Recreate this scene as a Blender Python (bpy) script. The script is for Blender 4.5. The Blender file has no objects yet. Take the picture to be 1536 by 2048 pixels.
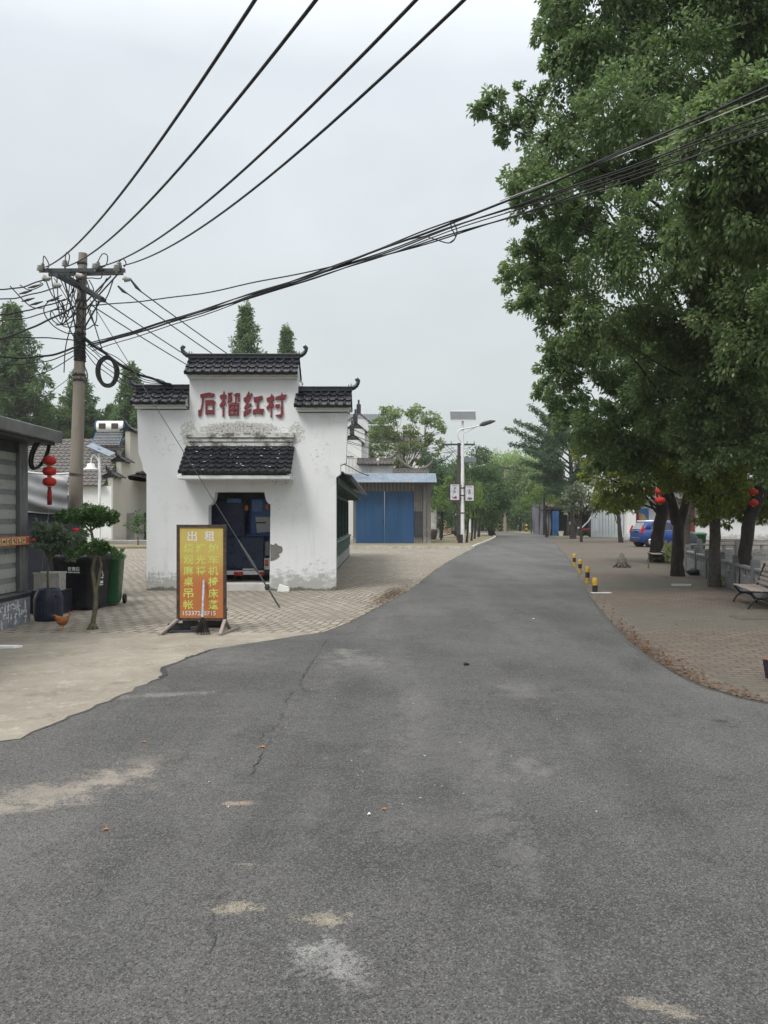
import bpy, math, random
import numpy as np
from mathutils import Vector, Matrix
R = math.radians
S = bpy.context.scene
COL = S.collection
# ---------------------------------------------------------------- camera
F, HZ, EYE = 1540.0, 1035.0, 1.75
cd = bpy.data.cameras.new('camera'); cam = bpy.data.objects.new('camera', cd); COL.objects.link(cam)
cam.location = (0, 0, EYE); cam.rotation_euler = (R(90), 0, 0)
cd.sensor_fit = 'VERTICAL'; cd.sensor_height = 36.0; cd.sensor_width = 27.0
cd.lens = 36.0 * F / 2048.0; cd.shift_y = (HZ - 1024) / 2048.0
cd.clip_start = 0.05; cd.clip_end = 3000
S.camera = cam
# ---------------------------------------------------------------- sky and sun
SUN_EL, SUN_AZ = 54.0, 218.0      # high, behind the camera's left shoulder
w = bpy.data.worlds.new('World'); S.world = w; w.use_nodes = True
nt = w.node_tree; nt.nodes.clear()
def N(t, ty, **kw):
    n = t.nodes.new(ty)
    for k, v in kw.items(): setattr(n, k, v)
    return n
wo = N(nt, 'ShaderNodeOutputWorld'); bg = N(nt, 'ShaderNodeBackground'); bg.inputs['Strength'].default_value = 0.1
nt.links.new(bg.outputs[0], wo.inputs[0])
sky = N(nt, 'ShaderNodeTexSky', sky_type='NISHITA'); sky.sun_disc = False
sky.sun_elevation = R(SUN_EL); sky.sun_rotation = R(SUN_AZ); sky.dust_density = 4
tc = N(nt, 'ShaderNodeTexCoord'); sep = N(nt, 'ShaderNodeSeparateXYZ')
nt.links.new(tc.outputs['Generated'], sep.inputs[0])
rmp = N(nt, 'ShaderNodeValToRGB')
cr = rmp.color_ramp; cr.elements[0].position = 0.0; cr.elements[0].color = (6.3, 6.8, 6.75, 1)
cr.elements[1].position = 1.0; cr.elements[1].color = (19.0, 19.2, 19.4, 1)
for p, c in ((0.10, (6.45, 6.95, 6.95, 1)), (0.28, (6.7, 7.2, 7.45, 1)), (0.50, (7.9, 8.5, 9.0, 1)), (0.7, (15.5, 15.7, 15.8, 1))):
    e = cr.elements.new(p); e.color = c
nt.links.new(sep.outputs['Z'], rmp.inputs[0])
mp = N(nt, 'ShaderNodeMapping'); mp.inputs['Scale'].default_value = (1.6, 1.6, 3.2)
nz = N(nt, 'ShaderNodeTexNoise'); nz.inputs['Scale'].default_value = 1.3; nz.inputs['Detail'].default_value = 5
nt.links.new(tc.outputs['Generated'], mp.inputs[0]); nt.links.new(mp.outputs[0], nz.inputs['Vector'])
mr = N(nt, 'ShaderNodeMapRange'); mr.inputs[1].default_value = 0.3; mr.inputs[2].default_value = 0.7
mr.inputs[3].default_value = 0.90; mr.inputs[4].default_value = 1.10
nt.links.new(nz.outputs[0], mr.inputs[0])
mul = N(nt, 'ShaderNodeMix', data_type='RGBA', blend_type='MULTIPLY'); mul.inputs[0].default_value = 1
nt.links.new(rmp.outputs[0], mul.inputs[6]); nt.links.new(mr.outputs[0], mul.inputs[7])
mx = N(nt, 'ShaderNodeMix', data_type='RGBA'); mx.inputs[0].default_value = 0.93   # cloud cover over the clear sky
nt.links.new(sky.outputs[0], mx.inputs[6]); nt.links.new(mul.outputs[2], mx.inputs[7])
nt.links.new(mx.outputs[2], bg.inputs[0])
ld = bpy.data.lights.new('sun', 'SUN'); ld.energy = 2.3; ld.angle = R(18); ld.color = (1.0, 0.96, 0.90)
sun = bpy.data.objects.new('sun', ld); COL.objects.link(sun)
_d = Vector((math.sin(R(SUN_AZ)) * math.cos(R(SUN_EL)), math.cos(R(SUN_AZ)) * math.cos(R(SUN_EL)), math.sin(R(SUN_EL))))
sun.rotation_euler = (-_d).to_track_quat('-Z', 'Y').to_euler()
S.view_settings.view_transform = 'Standard'; S.view_settings.look = 'None'
S.view_settings.exposure = 0.12; S.view_settings.gamma = 1.0
S.cycles.max_bounces = 8; S.cycles.diffuse_bounces = 5; S.cycles.transmission_bounces = 6
S.cycles.caustics_reflective = False; S.cycles.caustics_refractive = False
S.cycles.use_denoising = True; S.cycles.volume_bounces = 1

# ================================================================ helpers
rng = random.Random(5)
def at(px, py, Y): return Vector(((px - 768) / F * Y, Y, EYE + (HZ - py) / F * Y))
def G(px, py, z=0.0):
    Y = F * (EYE - z) / (py - HZ); return Vector(((px - 768) / F * Y, Y, z))
class MB:
    def __init__(s): s.v = []; s.f = []; s.m = []; s.s = []; s.vc = None
    def add(s, vs, fs, m=0, sm=False):
        b = len(s.v); s.v += [tuple(x) for x in vs]
        for f in fs: s.f.append(tuple(i + b for i in f)); s.m.append(m); s.s.append(sm)
    def quad(s, a, b, c, d, m=0): s.add([a, b, c, d], [(0, 1, 2, 3)], m)
    def ngon(s, pts, m=0): s.add(pts, [tuple(range(len(pts)))], m)
    def box(s, lo, hi, m=0, bv=0.0, M=None):
        x0, y0, z0 = lo; x1, y1, z1 = hi
        b = min(bv, (x1-x0)*.45, (y1-y0)*.45, (z1-z0)*.45)
        if b <= 0:
            vs = [(x0,y0,z0),(x1,y0,z0),(x1,y1,z0),(x0,y1,z0),(x0,y0,z1),(x1,y0,z1),(x1,y1,z1),(x0,y1,z1)]
            fs = [(3,2,1,0),(4,5,6,7),(0,1,5,4),(1,2,6,5),(2,3,7,6),(3,0,4,7)]
        else:
            vs = []; idx = {}
            for ix, X in ((0, x0), (1, x1)):
                for iy, Y in ((0, y0), (1, y1)):
                    for iz, Z in ((0, z0), (1, z1)):
                        sx, sy, sz = (b, -b)[ix], (b, -b)[iy], (b, -b)[iz]
                        for k, p in enumerate(((X, Y+sy, Z+sz), (X+sx, Y, Z+sz), (X+sx, Y+sy, Z))):
                            idx[ix, iy, iz, k] = len(vs); vs.append(p)
            I = lambda a, b_, c, k: idx[a, b_, c, k]
            fs = []
            fs += [(I(0,0,0,0), I(0,0,1,0), I(0,1,1,0), I(0,1,0,0)), (I(1,0,0,0), I(1,1,0,0), I(1,1,1,0), I(1,0,1,0))]
            fs += [(I(0,0,0,1), I(1,0,0,1), I(1,0,1,1), I(0,0,1,1)), (I(0,1,0,1), I(0,1,1,1), I(1,1,1,1), I(1,1,0,1))]
            fs += [(I(0,0,0,2), I(0,1,0,2), I(1,1,0,2), I(1,0,0,2)), (I(0,0,1,2), I(1,0,1,2), I(1,1,1,2), I(0,1,1,2))]
            for a in (0, 1):
                for c in (0, 1):
                    fs.append((I(a,0,c,0), I(a,1,c,0), I(a,1,c,2), I(a,0,c,2)))
                    fs.append((I(0,a,c,1), I(1,a,c,1), I(1,a,c,2), I(0,a,c,2)))
                    fs.append((I(a,c,0,0), I(a,c,1,0), I(a,c,1,1), I(a,c,0,1)))
            for a in (0,1):
                for b_ in (0,1):
                    for c in (0,1): fs.append((I(a,b_,c,0), I(a,b_,c,1), I(a,b_,c,2)))
        if M is not None: vs = [M @ Vector(p) for p in vs]
        s.add(vs, fs, m)
    def cbox(s, c, d, m=0, bv=0.0, M=None):
        s.box((c[0]-d[0]/2, c[1]-d[1]/2, c[2]-d[2]/2), (c[0]+d[0]/2, c[1]+d[1]/2, c[2]+d[2]/2), m, bv, M)
    def bar(s, p, q, wd, h, m=0, up=(0, 0, 1)):
        p = Vector(p); q = Vector(q); d = q - p; L = d.length; d.normalize()
        u = Vector(up)
        if abs(d.dot(u)) > .98: u = Vector((0, 1, 0))
        x = d.cross(u).normalized(); z = x.cross(d)
        M = Matrix(((d.x, x.x, z.x, p.x), (d.y, x.y, z.y, p.y), (d.z, x.z, z.z, p.z), (0, 0, 0, 1)))
        s.box((0, -wd/2, -h/2), (L, wd/2, h/2), m, 0, M)
    def tube(s, pts, r, n=8, m=0, caps=True, sm=True, wob=0.0, sq=1.0):
        pts = [Vector(p) for p in pts]; k = len(pts)
        rs = r if isinstance(r, (list, tuple)) else [r] * k
        vs = []; u = None
        for i, p in enumerate(pts):
            d = (pts[min(i+1, k-1)] - pts[max(i-1, 0)])
            d = d.normalized() if d.length > 1e-9 else Vector((0, 0, 1))
            if u is None:
                u = Vector((0, 0, 1)) if abs(d.z) < .9 else Vector((1, 0, 0))
            u = (u - d * u.dot(d)); u = u.normalized() if u.length > 1e-6 else d.orthogonal().normalized()
            v = d.cross(u)
            for j in range(n):
                a = 2 * math.pi * j / n; rr = rs[i] * (1 + wob * (rng.random() - .5))
                vs.append(p + u * math.cos(a) * rr + v * math.sin(a) * rr * sq)
        fs = [(i*n+j, i*n+(j+1) % n, (i+1)*n+(j+1) % n, (i+1)*n+j) for i in range(k-1) for j in range(n)]
        s.add(vs, fs, m, sm)
        if caps:
            s.add(vs[:n], [tuple(reversed(range(n)))], m); s.add(vs[-n:], [tuple(range(n))], m)
    def lathe(s, prof, c=(0, 0, 0), n=20, m=0, sm=True, M=None, lob=0, lamp=0.0):
        vs = []
        for r, z in prof:
            for j in range(n):
                a = 2*math.pi*j/n; q = r * (1 + lamp * abs(math.cos(lob*a/2)) if lob else 1)
                vs.append((c[0] + q*math.cos(a), c[1] + q*math.sin(a), c[2] + z))
        k = len(prof)
        fs = [(i*n+j, i*n+(j+1) % n, (i+1)*n+(j+1) % n, (i+1)*n+j) for i in range(k-1) for j in range(n)]
        if M is not None: vs = [M @ Vector(p) for p in vs]
        s.add(vs, fs, m, sm); s.add(vs[:n], [tuple(reversed(range(n)))], m); s.add(vs[-n:], [tuple(range(n))], m)
    def prism(s, poly, o, ux, uz, th, m=0):
        """polygon in the (ux, uz) plane at o, thickened by the vector th (away from the viewer)."""
        o = Vector(o); ux = Vector(ux); uz = Vector(uz); th = Vector(th); n = len(poly)
        a = [o + ux*x + uz*z for x, z in poly]; b = [p + th for p in a]
        s.add(a + b, [tuple(range(n)), tuple(reversed(range(n, 2*n)))] + [(i, i+n, (i+1) % n + n, (i+1) % n) for i in range(n)], m)
    def grid(s, fn, nu, nv, m=0, sm=True):
        vs = [fn(i/nu, j/nv) for j in range(nv+1) for i in range(nu+1)]
        s.add(vs, [(j*(nu+1)+i, j*(nu+1)+i+1, (j+1)*(nu+1)+i+1, (j+1)*(nu+1)+i) for j in range(nv) for i in range(nu)], m, sm)
    def ball(s, c, r, m=0, n=12, k=8, lump=0.0):
        c = Vector(c); r = r if isinstance(r, (tuple, list)) else (r, r, r); ph = rng.random()*9
        def fn(u, v):
            a = 2*math.pi*u; b = math.pi*(v - .5)
            q = 1 + lump*math.sin(3*a+ph)*math.cos(2*b+ph*2) + lump*.6*math.sin(5*a-ph)*math.sin(4*b+ph)
            return (c.x + r[0]*q*math.cos(a)*math.cos(b), c.y + r[1]*q*math.sin(a)*math.cos(b), c.z + r[2]*q*math.sin(b))
        s.grid(fn, n, k, m)
    def text(s, body, o, ux, uz, wd, ht, depth=0.004, m=0, bold=0.0):
        cu = bpy.data.curves.new('t', 'FONT'); cu.body = body; cu.size = 1; cu.extrude = 0; cu.offset = bold; cu.resolution_u = 2
        ob = bpy.data.objects.new('t', cu); COL.objects.link(ob)
        dg = bpy.context.evaluated_depsgraph_get(); me = bpy.data.meshes.new_from_object(ob.evaluated_get(dg))
        vs = [v.co.copy() for v in me.vertices]; fs = [tuple(p.vertices) for p in me.polygons]
        bpy.data.objects.remove(ob); bpy.data.curves.remove(cu); bpy.data.meshes.remove(me)
        if not vs: return
        x0 = min(v.x for v in vs); x1 = max(v.x for v in vs); y0 = min(v.y for v in vs); y1 = max(v.y for v in vs)
        o = Vector(o); ux = Vector(ux); uz = Vector(uz); nn = ux.cross(uz).normalized() * depth
        s.add([o + ux*((v.x-x0)/(x1-x0)-.5)*wd + uz*((v.y-y0)/(y1-y0)-.5)*ht + nn for v in vs], fs, m)
    def roof(s, o, u, v, ul, vl, per, row, amp=.03, step=.03, m=0, lip=.06, seed=0):
        """a slope of barrel tiles: u runs along the eave, v down the slope."""
        rg = random.Random(seed)
        o = Vector(o); u = Vector(u).normalized(); v = Vector(v).normalized(); nn = u.cross(v).normalized()
        if nn.z < 0: nn = -nn
        nt_ = max(1, round(ul/per)); rows = max(1, round(vl/row)); per = ul/nt_; row = vl/rows
        us = []; hs = []
        for k in range(nt_):
            for t, h in ((0, 0), (.07, .55), (.2, 1), (.33, .55), (.4, 0), (.7, -.22)):
                us.append((k+t)*per); hs.append(h*amp)
        us.append(ul); hs.append(0); n = len(us); vs = []
        jit = [[rg.uniform(-.012, .012) for _ in range(nt_+1)] for _ in range(rows)]
        for k in range(rows):
            for e in (0, 1):
                for i in range(n):
                    j = jit[k][min(i//6, nt_)]
                    vs.append(o + u*us[i] + v*((k+e)*row + (j if e else (jit[k-1][min(i//6, nt_)] if k else 0))) + nn*(hs[i] + (step if e else 0)))
        for i in range(n): vs.append(o + u*us[i] + v*(rows*row) + nn*(min(hs[i], 0) - lip))
        L = 2*rows + 1
        s.add(vs, [(a*n+i, a*n+i+1, (a+1)*n+i+1, (a+1)*n+i) for a in range(L-1) for i in range(n-1)], m)
    def build(s, name, mats, parent=None, loc=None, rz=0.0, org=None):
        me = bpy.data.meshes.new(name); v = s.v
        if org is not None: v = [(a-org[0], b-org[1], c-org[2]) for a, b, c in v]
        me.from_pydata(v, [], s.f)
        ml = mats if isinstance(mats, (list, tuple)) else [mats]
        for q in ml: me.materials.append(q)
        me.polygons.foreach_set('material_index', s.m); me.polygons.foreach_set('use_smooth', s.s); me.update()
        o = bpy.data.objects.new(name, me); COL.objects.link(o)
        if parent is not None: o.parent = parent
        if loc is not None: o.location = loc
        elif org is not None and parent is None: o.location = org
        o.rotation_euler = (0, 0, rz)
        return o
def tag(o, label, cat, group=None):
    o['label'] = label; o['category'] = cat
    if group: o['group'] = group
    return o
def thing(name, label, cat, loc=(0, 0, 0), rz=0.0, group=None):
    o = bpy.data.objects.new(name, None); COL.objects.link(o); o.location = loc; o.rotation_euler = (0, 0, rz)
    o.empty_display_size = .2
    return tag(o, label, cat, group)
def struct(o, kind='structure'): o['kind'] = kind; return o
def dup(root, loc, rz=0.0, label=None):
    r = root.copy(); COL.objects.link(r); r.location = loc; r.rotation_euler = (0, 0, rz)
    if label: r['label'] = label
    for ch in list(root.children):
        c = ch.copy(); COL.objects.link(c); c.parent = r
        for g in list(ch.children):
            d = g.copy(); COL.objects.link(d); d.parent = c
    return r

# ================================================================ materials
def hexl(h):
    c = [int(h[i:i+2], 16)/255 for i in (0, 2, 4)]
    return tuple(x/12.92 if x <= .04045 else ((x+.055)/1.055)**2.4 for x in c)
class NT:
    def __init__(s, name):
        s.mat = bpy.data.materials.new(name); s.mat.use_nodes = True; s.t = s.mat.node_tree; s.t.nodes.clear()
        s.out = s.n('ShaderNodeOutputMaterial'); s.b = s.n('ShaderNodeBsdfPrincipled'); s.l(s.b.outputs[0], s.out.inputs[0])
        s.co = s.n('ShaderNodeTexCoord').outputs['Object']
    def n(s, ty, **kw): return N(s.t, ty, **kw)
    def l(s, a, b): s.t.links.new(a, b)
    def val(s, sock, v):
        if hasattr(v, 'links'): s.l(v, sock)
        else: sock.default_value = v
    def noise(s, scale, detail=6, rough=.6, vec=None, stretch=None, dist=0.0):
        v = vec or s.co
        if stretch:
            m = s.n('ShaderNodeMapping'); m.inputs['Scale'].default_value = stretch; s.l(v, m.inputs[0]); v = m.outputs[0]
        q = s.n('ShaderNodeTexNoise'); q.inputs['Scale'].default_value = scale; q.inputs['Detail'].default_value = detail
        q.inputs['Roughness'].default_value = rough; q.inputs['Distortion'].default_value = dist
        s.l(v, q.inputs['Vector']); return q.outputs[0]
    def rng(s, v, a, b, c=0.0, d=1.0, smooth=True):
        q = s.n('ShaderNodeMapRange'); q.interpolation_type = 'SMOOTHSTEP' if smooth else 'LINEAR'
        s.val(q.inputs[0], v)
        for i, x in enumerate((a, b, c, d)): s.val(q.inputs[i+1], x)
        return q.outputs[0]
    def mth(s, op, a, b=0.0):
        q = s.n('ShaderNodeMath', operation=op); s.val(q.inputs[0], a); s.val(q.inputs[1], b); return q.outputs[0]
    def mix(s, f, a, b, mode='MIX'):
        q = s.n('ShaderNodeMix', data_type='RGBA', blend_type=mode); s.val(q.inputs[0], f)
        for i, x in ((6, a), (7, b)):
            if hasattr(x, 'links'): s.l(x, q.inputs[i])
            else: q.inputs[i].default_value = (*x[:3], 1)
        return q.outputs[2]
    def xyz(s, vec=None):
        q = s.n('ShaderNodeSeparateXYZ'); s.l(vec or s.co, q.inputs[0]); return q.outputs
    def bump(s, h, st=.3, dist=.01):
        q = s.n('ShaderNodeBump'); q.inputs['Strength'].default_value = st; q.inputs['Distance'].default_value = dist
        s.l(h, q.inputs['Height']); s.l(q.outputs[0], s.b.inputs['Normal'])
    def fin(s, col=None, rough=.8, metal=0.0, spec=.5):
        if col is not None:
            if hasattr(col, 'links'): s.l(col, s.b.inputs['Base Color'])
            else: s.b.inputs['Base Color'].default_value = (*col[:3], 1)
        s.val(s.b.inputs['Roughness'], rough); s.b.inputs['Metallic'].default_value = metal
        s.b.inputs['Specular IOR Level'].default_value = spec
        return s.mat
    def ellipse(s, cx, cy, rx, ry, rot=0.0, soft=.7, ragged=0.5, nz=None):
        m = s.n('ShaderNodeMapping', vector_type='TEXTURE'); m.inputs['Location'].default_value = (cx, cy, 0)
        m.inputs['Rotation'].default_value = (0, 0, rot); m.inputs['Scale'].default_value = (rx, ry, 1)
        s.l(s.co, m.inputs[0]); q = s.xyz(m.outputs[0])
        d = s.mth('SQRT', s.mth('ADD', s.mth('MULTIPLY', q[0], q[0]), s.mth('MULTIPLY', q[1], q[1])))
        if nz is not None: d = s.mth('ADD', d, s.mth('MULTIPLY', s.mth('SUBTRACT', nz, .5), ragged*2))
        return s.rng(d, 1.0-soft, 1.0, 1.0, 0.0)
def mat(name, col, var=.25, scale=6, rough=.8, metal=0.0, bump=0.0, bscale=40, spec=.4, dirt=None, dscale=2.0, damt=.5, stretch=None):
    m = NT(name); nzz = m.noise(scale, stretch=stretch)
    f = m.rng(nzz, .25, .75)
    lo = tuple(c*(1-var) for c in col); hi = tuple(min(1, c*(1+var)) for c in col)
    c = m.mix(f, lo, hi)
    if dirt is not None:
        c = m.mix(m.mth('MULTIPLY', m.rng(m.noise(dscale, 8, .7, stretch=stretch), .48, .72), damt), c, dirt)
    if bump: m.bump(m.noise(bscale, 4), bump, .008)
    r = m.rng(m.noise(scale*2.3), .3, .7, max(0, rough-.1), min(1, rough+.1))
    return m.fin(c, r, metal, spec)
def moulding_mat():
    m = NT('flaking_moulding_plaster'); n1 = m.noise(6, 9, .75, stretch=(.6, 1, 1)); n2 = m.noise(24, 7, .75)
    c = m.mix(m.rng(n1, .42, .56), (.58, .58, .57), (.36, .35, .325)); c = m.mix(m.mth('MULTIPLY', m.rng(m.mth('ADD', m.mth('MULTIPLY', n1, .6), m.mth('MULTIPLY', n2, .4)), .51, .55), .85), c, (.10, .098, .09))
    m.bump(n2, .5, .02); return m.fin(c, .9, 0, .2)
def leafmat(name, dark, light, tip=None, trans=.25, rough=.5):
    m = NT(name); g = m.n('ShaderNodeNewGeometry')
    c = m.mix(g.outputs['Random Per Island'], dark, light)
    big = m.rng(m.noise(.7, 3), .35, .65)
    c = m.mix(m.mth('MULTIPLY', big, .35), c, light)
    if tip is not None:
        c = m.mix(m.rng(g.outputs['Random Per Island'], .86, .9, 0, 1, False), c, tip)
    m.fin(c, rough, 0, .35)
    tr = m.n('ShaderNodeBsdfTranslucent'); m.l(m.mix(.5, c, (light[0]*1.4, light[1]*1.5, light[2]*.8)), tr.inputs[0])
    mxs = m.n('ShaderNodeMixShader'); mxs.inputs[0].default_value = trans
    m.l(m.b.outputs[0], mxs.inputs[1]); m.l(tr.outputs[0], mxs.inputs[2]); m.l(mxs.outputs[0], m.out.inputs[0])
    return m.mat

M = {}
def asphalt():
    m = NT('asphalt'); geo = m.co
    gr = m.n('ShaderNodeTexVoronoi'); gr.inputs['Scale'].default_value = 130; m.l(m.co, gr.inputs['Vector'])
    fine = m.noise(190, 3, .75); mid = m.noise(28, 4, .7); big = m.noise(.55, 6, .62); trk = m.noise(.9, 5, .6, stretch=(1.0, .16, 1))
    base = m.mix(m.rng(big, .3, .7), (.047, .0462, .045), (.095, .093, .0895))
    base = m.mix(m.mth('MULTIPLY', m.rng(trk, .44, .66), .5), base, (.125, .122, .116))
    sp = m.mth('ADD', m.mth('MULTIPLY', fine, .6), m.mth('MULTIPLY', gr.outputs['Color'], .4))
    base = m.mix(m.mth('MULTIPLY', m.rng(m.noise(1.6, 7, .7), .50, .66), .5), base, (.034, .033, .032))
    base = m.mix(m.mth('MULTIPLY', m.rng(m.noise(.28, 6, .65, stretch=(1, .35, 1)), .50, .62), .45), base, (.15, .145, .136))
    base = m.mix(m.mth('MULTIPLY', m.rng(sp, .54, .68), .8), base, (.19, .187, .178))
    base = m.mix(m.mth('MULTIPLY', m.rng(sp, .46, .36), .85), base, (.022, .022, .023))
    base = m.mix(m.mth('MULTIPLY', m.rng(m.noise(5.5, 5, .7), .62, .74), .45), base, (.20, .19, .17))
    n2 = m.noise(5, 6, .7); n3 = m.noise(45, 4, .75)
    nn = m.rng(m.mth('ADD', m.mth('MULTIPLY', n2, .5), m.mth('MULTIPLY', n3, .5)), .36, .64)
    dust = (.34, .30, .25); grit = m.mth('ADD', m.mth('MULTIPLY', n3, .45), m.mth('MULTIPLY', fine, .55))
    def st(px, py, rx, ry, rot, amt, col, soft=.8, rag=.7):
        nonlocal base
        p = G(px, py)
        e = m.ellipse(p.x, p.y, rx, ry, rot, soft, rag, nn)
        base = m.mix(m.mth('MULTIPLY', m.mth('MULTIPLY', e, m.rng(grit, .40, .58, .12 if soft < .7 else .3, 1.0)), amt), base, col)
    st(110, 1590, .62, .30, .55, .8, dust, .9); st(230, 1560, .42, .22, .75, .7, dust, .9); st(20, 1622, .35, .16, .2, .7, dust, .9); st(300, 1530, .35, .25, .8, .35, dust, .9)
    st(655, 1925, .13, .17, .5, .5, (.42, .415, .40), 1.0, .9); st(600, 1905, .10, .07, .2, .45, (.5, .5, .47), .9, .9)
    st(700, 1945, .08, .12, .3, .35, (.45, .445, .43), .9, .9)
    st(470, 1824, .11, .045, .05, .8, (.42, .37, .27), .5, 1.1); st(655, 1846, .10, .05, -.1, .75, (.42, .37, .27), .5, 1.2)
    st(490, 1735, .09, .03, 0, .6, (.42, .37, .28), .5, 1.2); st(1310, 2020, .14, .03, -.4, .6, (.4, .35, .27), .5, 1.2)
    st(478, 1611, .09, .03, 0, .75, (.45, .33, .24), .4, 1.0)
    st(720, 1325, .45, .7, .3, .5, (.27, .26, .24)); st(450, 1318, .7, .7, .2, .3, (.26, .25, .23))
    st(690, 1308, .25, .35, .3, .5, (.3, .29, .26)); st(340, 1392, .55, .12, .25, .55, (.33, .32, .29))
    st(290, 1480, .5, .35, .3, .35, (.045, .046, .05)); st(900, 1500, .5, .9, .2, .3, (.17, .165, .155))
    st(1040, 1385, .25, .5, .1, .4, (.24, .23, .21)); st(1050, 1540, .2, .25, .1, .4, (.26, .25, .23)); st(880, 1650, .4, .3, .1, .3, (.2, .19, .18))
    st(1442, 1446, .10, .06, -.25, .95, (.012, .012, .012), .3, .5); st(1465, 1457, .07, .02, -.3, .8, (.02, .02, .02), .3, .5)
    for px_, py_, rx_, ry_, am_ in ((980, 1560, .16, 2.2, .28), (620, 1620, .14, 1.6, .25), (1180, 1500, .2, 2.0, .25), (830, 1420, .22, 2.6, .28), (1060, 1750, .10, .9, .3), (420, 1500, .12, 1.2, .22), (760, 1240, .3, 4.0, .25), (960, 1200, .3, 5.0, .22)):
        st(px_, py_, rx_, ry_, -.05, am_, (.20, .195, .18), .98, .8)
    for px_, py_, rx_, ry_, am_ in ((880, 1580, .18, 1.8, .4), (520, 1640, .15, 1.0, .4), (1290, 1560, .25, 1.4, .4), (700, 1400, .2, 2.2, .4)):
        st(px_, py_, rx_, ry_, -.05, am_, (.035, .034, .033), .98, .8)
    m.bump(m.mth('ADD', m.mth('MULTIPLY', gr.outputs['Distance'], 1.2), m.mth('MULTIPLY', fine, .8)), .75, .006)
    return m.fin(base, m.rng(mid, .3, .7, .68, .88), 0, .45)
M['asphalt'] = asphalt()
def pavers(name, a, b, joint, bw, bh, rot, sc=1.0, warp=.06, band=None, dirt=(.2, .19, .16), mort=.014, bumpst=.6, sqz=1.0):
    m = NT(name)
    wv = m.n('ShaderNodeTexNoise'); wv.inputs['Scale'].default_value = .35; wv.inputs['Detail'].default_value = 3; m.l(m.co, wv.inputs['Vector'])
    vm = m.n('ShaderNodeVectorMath', operation='SUBTRACT'); m.l(wv.outputs['Color'], vm.inputs[0]); vm.inputs[1].default_value = (.5, .5, .5)
    vs = m.n('ShaderNodeVectorMath', operation='SCALE'); m.l(vm.outputs[0], vs.inputs[0]); vs.inputs['Scale'].default_value = warp*10
    va = m.n('ShaderNodeVectorMath', operation='ADD'); m.l(m.co, va.inputs[0]); m.l(vs.outputs[0], va.inputs[1])
    mpn = m.n('ShaderNodeMapping'); mpr = m.n('ShaderNodeMapping'); mpr.inputs['Rotation'].default_value = (0, 0, rot); m.l(va.outputs[0], mpr.inputs[0]); mpn.inputs['Scale'].default_value = (sqz, 1, 1); m.l(mpr.outputs[0], mpn.inputs[0])
    bk = m.n('ShaderNodeTexBrick'); m.l(mpn.outputs[0], bk.inputs['Vector'])
    bk.inputs['Scale'].default_value = 1; bk.inputs['Brick Width'].default_value = bw; bk.inputs['Row Height'].default_value = bh
    bk.inputs['Mortar Size'].default_value = mort; bk.inputs['Mortar Smooth'].default_value = .3; bk.inputs['Bias'].default_value = 0
    bk.inputs['Color1'].default_value = (*a, 1); bk.inputs['Color2'].default_value = (*b, 1); bk.inputs['Mortar'].default_value = (*joint, 1)
    c = bk.outputs['Color']
    if band is not None:
        q = m.xyz(va.outputs[0])
        f = m.rng(m.mth('SINE', m.mth('ADD', m.mth('MULTIPLY', q[1], band[0]), band[1])), -.25, .25)
        c = m.mix(m.mth('MULTIPLY', f, .8), c, m.mix(.75, c, band[2]))
    c = m.mix(m.mth('MULTIPLY', m.rng(m.noise(.5, 8, .7), .42, .66), .6), c, dirt)
    c = m.mix(m.mth('MULTIPLY', m.rng(m.noise(2.2, 8, .75), .55, .72), .5), c, tuple(x*1.5 for x in a))
    c = m.mix(m.mth('MULTIPLY', m.rng(m.noise(16, 5, .7), .60, .72), .55), c, tuple(x*.45 for x in dirt))
    hgt = m.mth('ADD', m.mth('MULTIPLY', bk.outputs['Fac'], -1.0), m.mth('MULTIPLY', m.noise(20, 4), .4))
    m.bump(hgt, bumpst, .02)
    return m.fin(c, .9, 0, .25)
M['brick_pave'] = pavers('brick_pavers', (.25, .225, .185), (.33, .295, .245), (.055, .049, .040), .15, .135, R(-76), warp=.06, dirt=(.18, .165, .135), mort=.0105, sqz=.42)
M['plaza'] = pavers('plaza_pavers', (.118, .092, .075), (.155, .124, .102), (.055, .047, .038), .24, .12, R(4), warp=.02, band=(.95, 1.4, (.105, .104, .086)), dirt=(.095, .085, .069), mort=.010)
M['kerbstone'] = pavers('kerb_pavers', (.105, .09, .075), (.14, .12, .10), (.045, .038, .03), .34, .3, .3, warp=.02, dirt=(.13, .10, .075))
def concrete():
    m = NT('old_concrete')
    c = m.mix(m.rng(m.noise(.7, 8, .7), .3, .7), (.215, .192, .157), (.315, .287, .238))
    c = m.mix(m.mth('MULTIPLY', m.rng(m.noise(2.6, 9, .8), .50, .66), .6), c, (.40, .37, .315))
    c = m.mix(m.mth('MULTIPLY', m.rng(m.noise(1.9, 9, .8), .54, .66), .7), c, (.17, .15, .12))
    c = m.mix(m.mth('MULTIPLY', m.rng(m.noise(14, 6, .8), .58, .70), .55), c, (.20, .18, .15))
    c = m.mix(m.mth('MULTIPLY', m.rng(m.noise(7, 7, .8), .57, .66), .6), c, (.44, .41, .36))
    c = m.mix(m.mth('MULTIPLY', m.rng(m.noise(80, 4, .7), .56, .68), .4), c, (.15, .14, .12))
    m.bump(m.mth('ADD', m.noise(40, 5, .7), m.mth('MULTIPLY', m.noise(4, 5), 2)), .4, .014)
    return m.fin(c, .92, 0, .2)
M['concrete'] = concrete()
M['pit'] = mat('tree_pit_soil', (.085, .07, .052), .35, 5, .95, bump=.5)
M['earth'] = mat('bare_earth', (.20, .175, .115), .35, 1.2, .95, bump=.5, bscale=12, dirt=(.12, .135, .05), dscale=.8, damt=.8)
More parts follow.
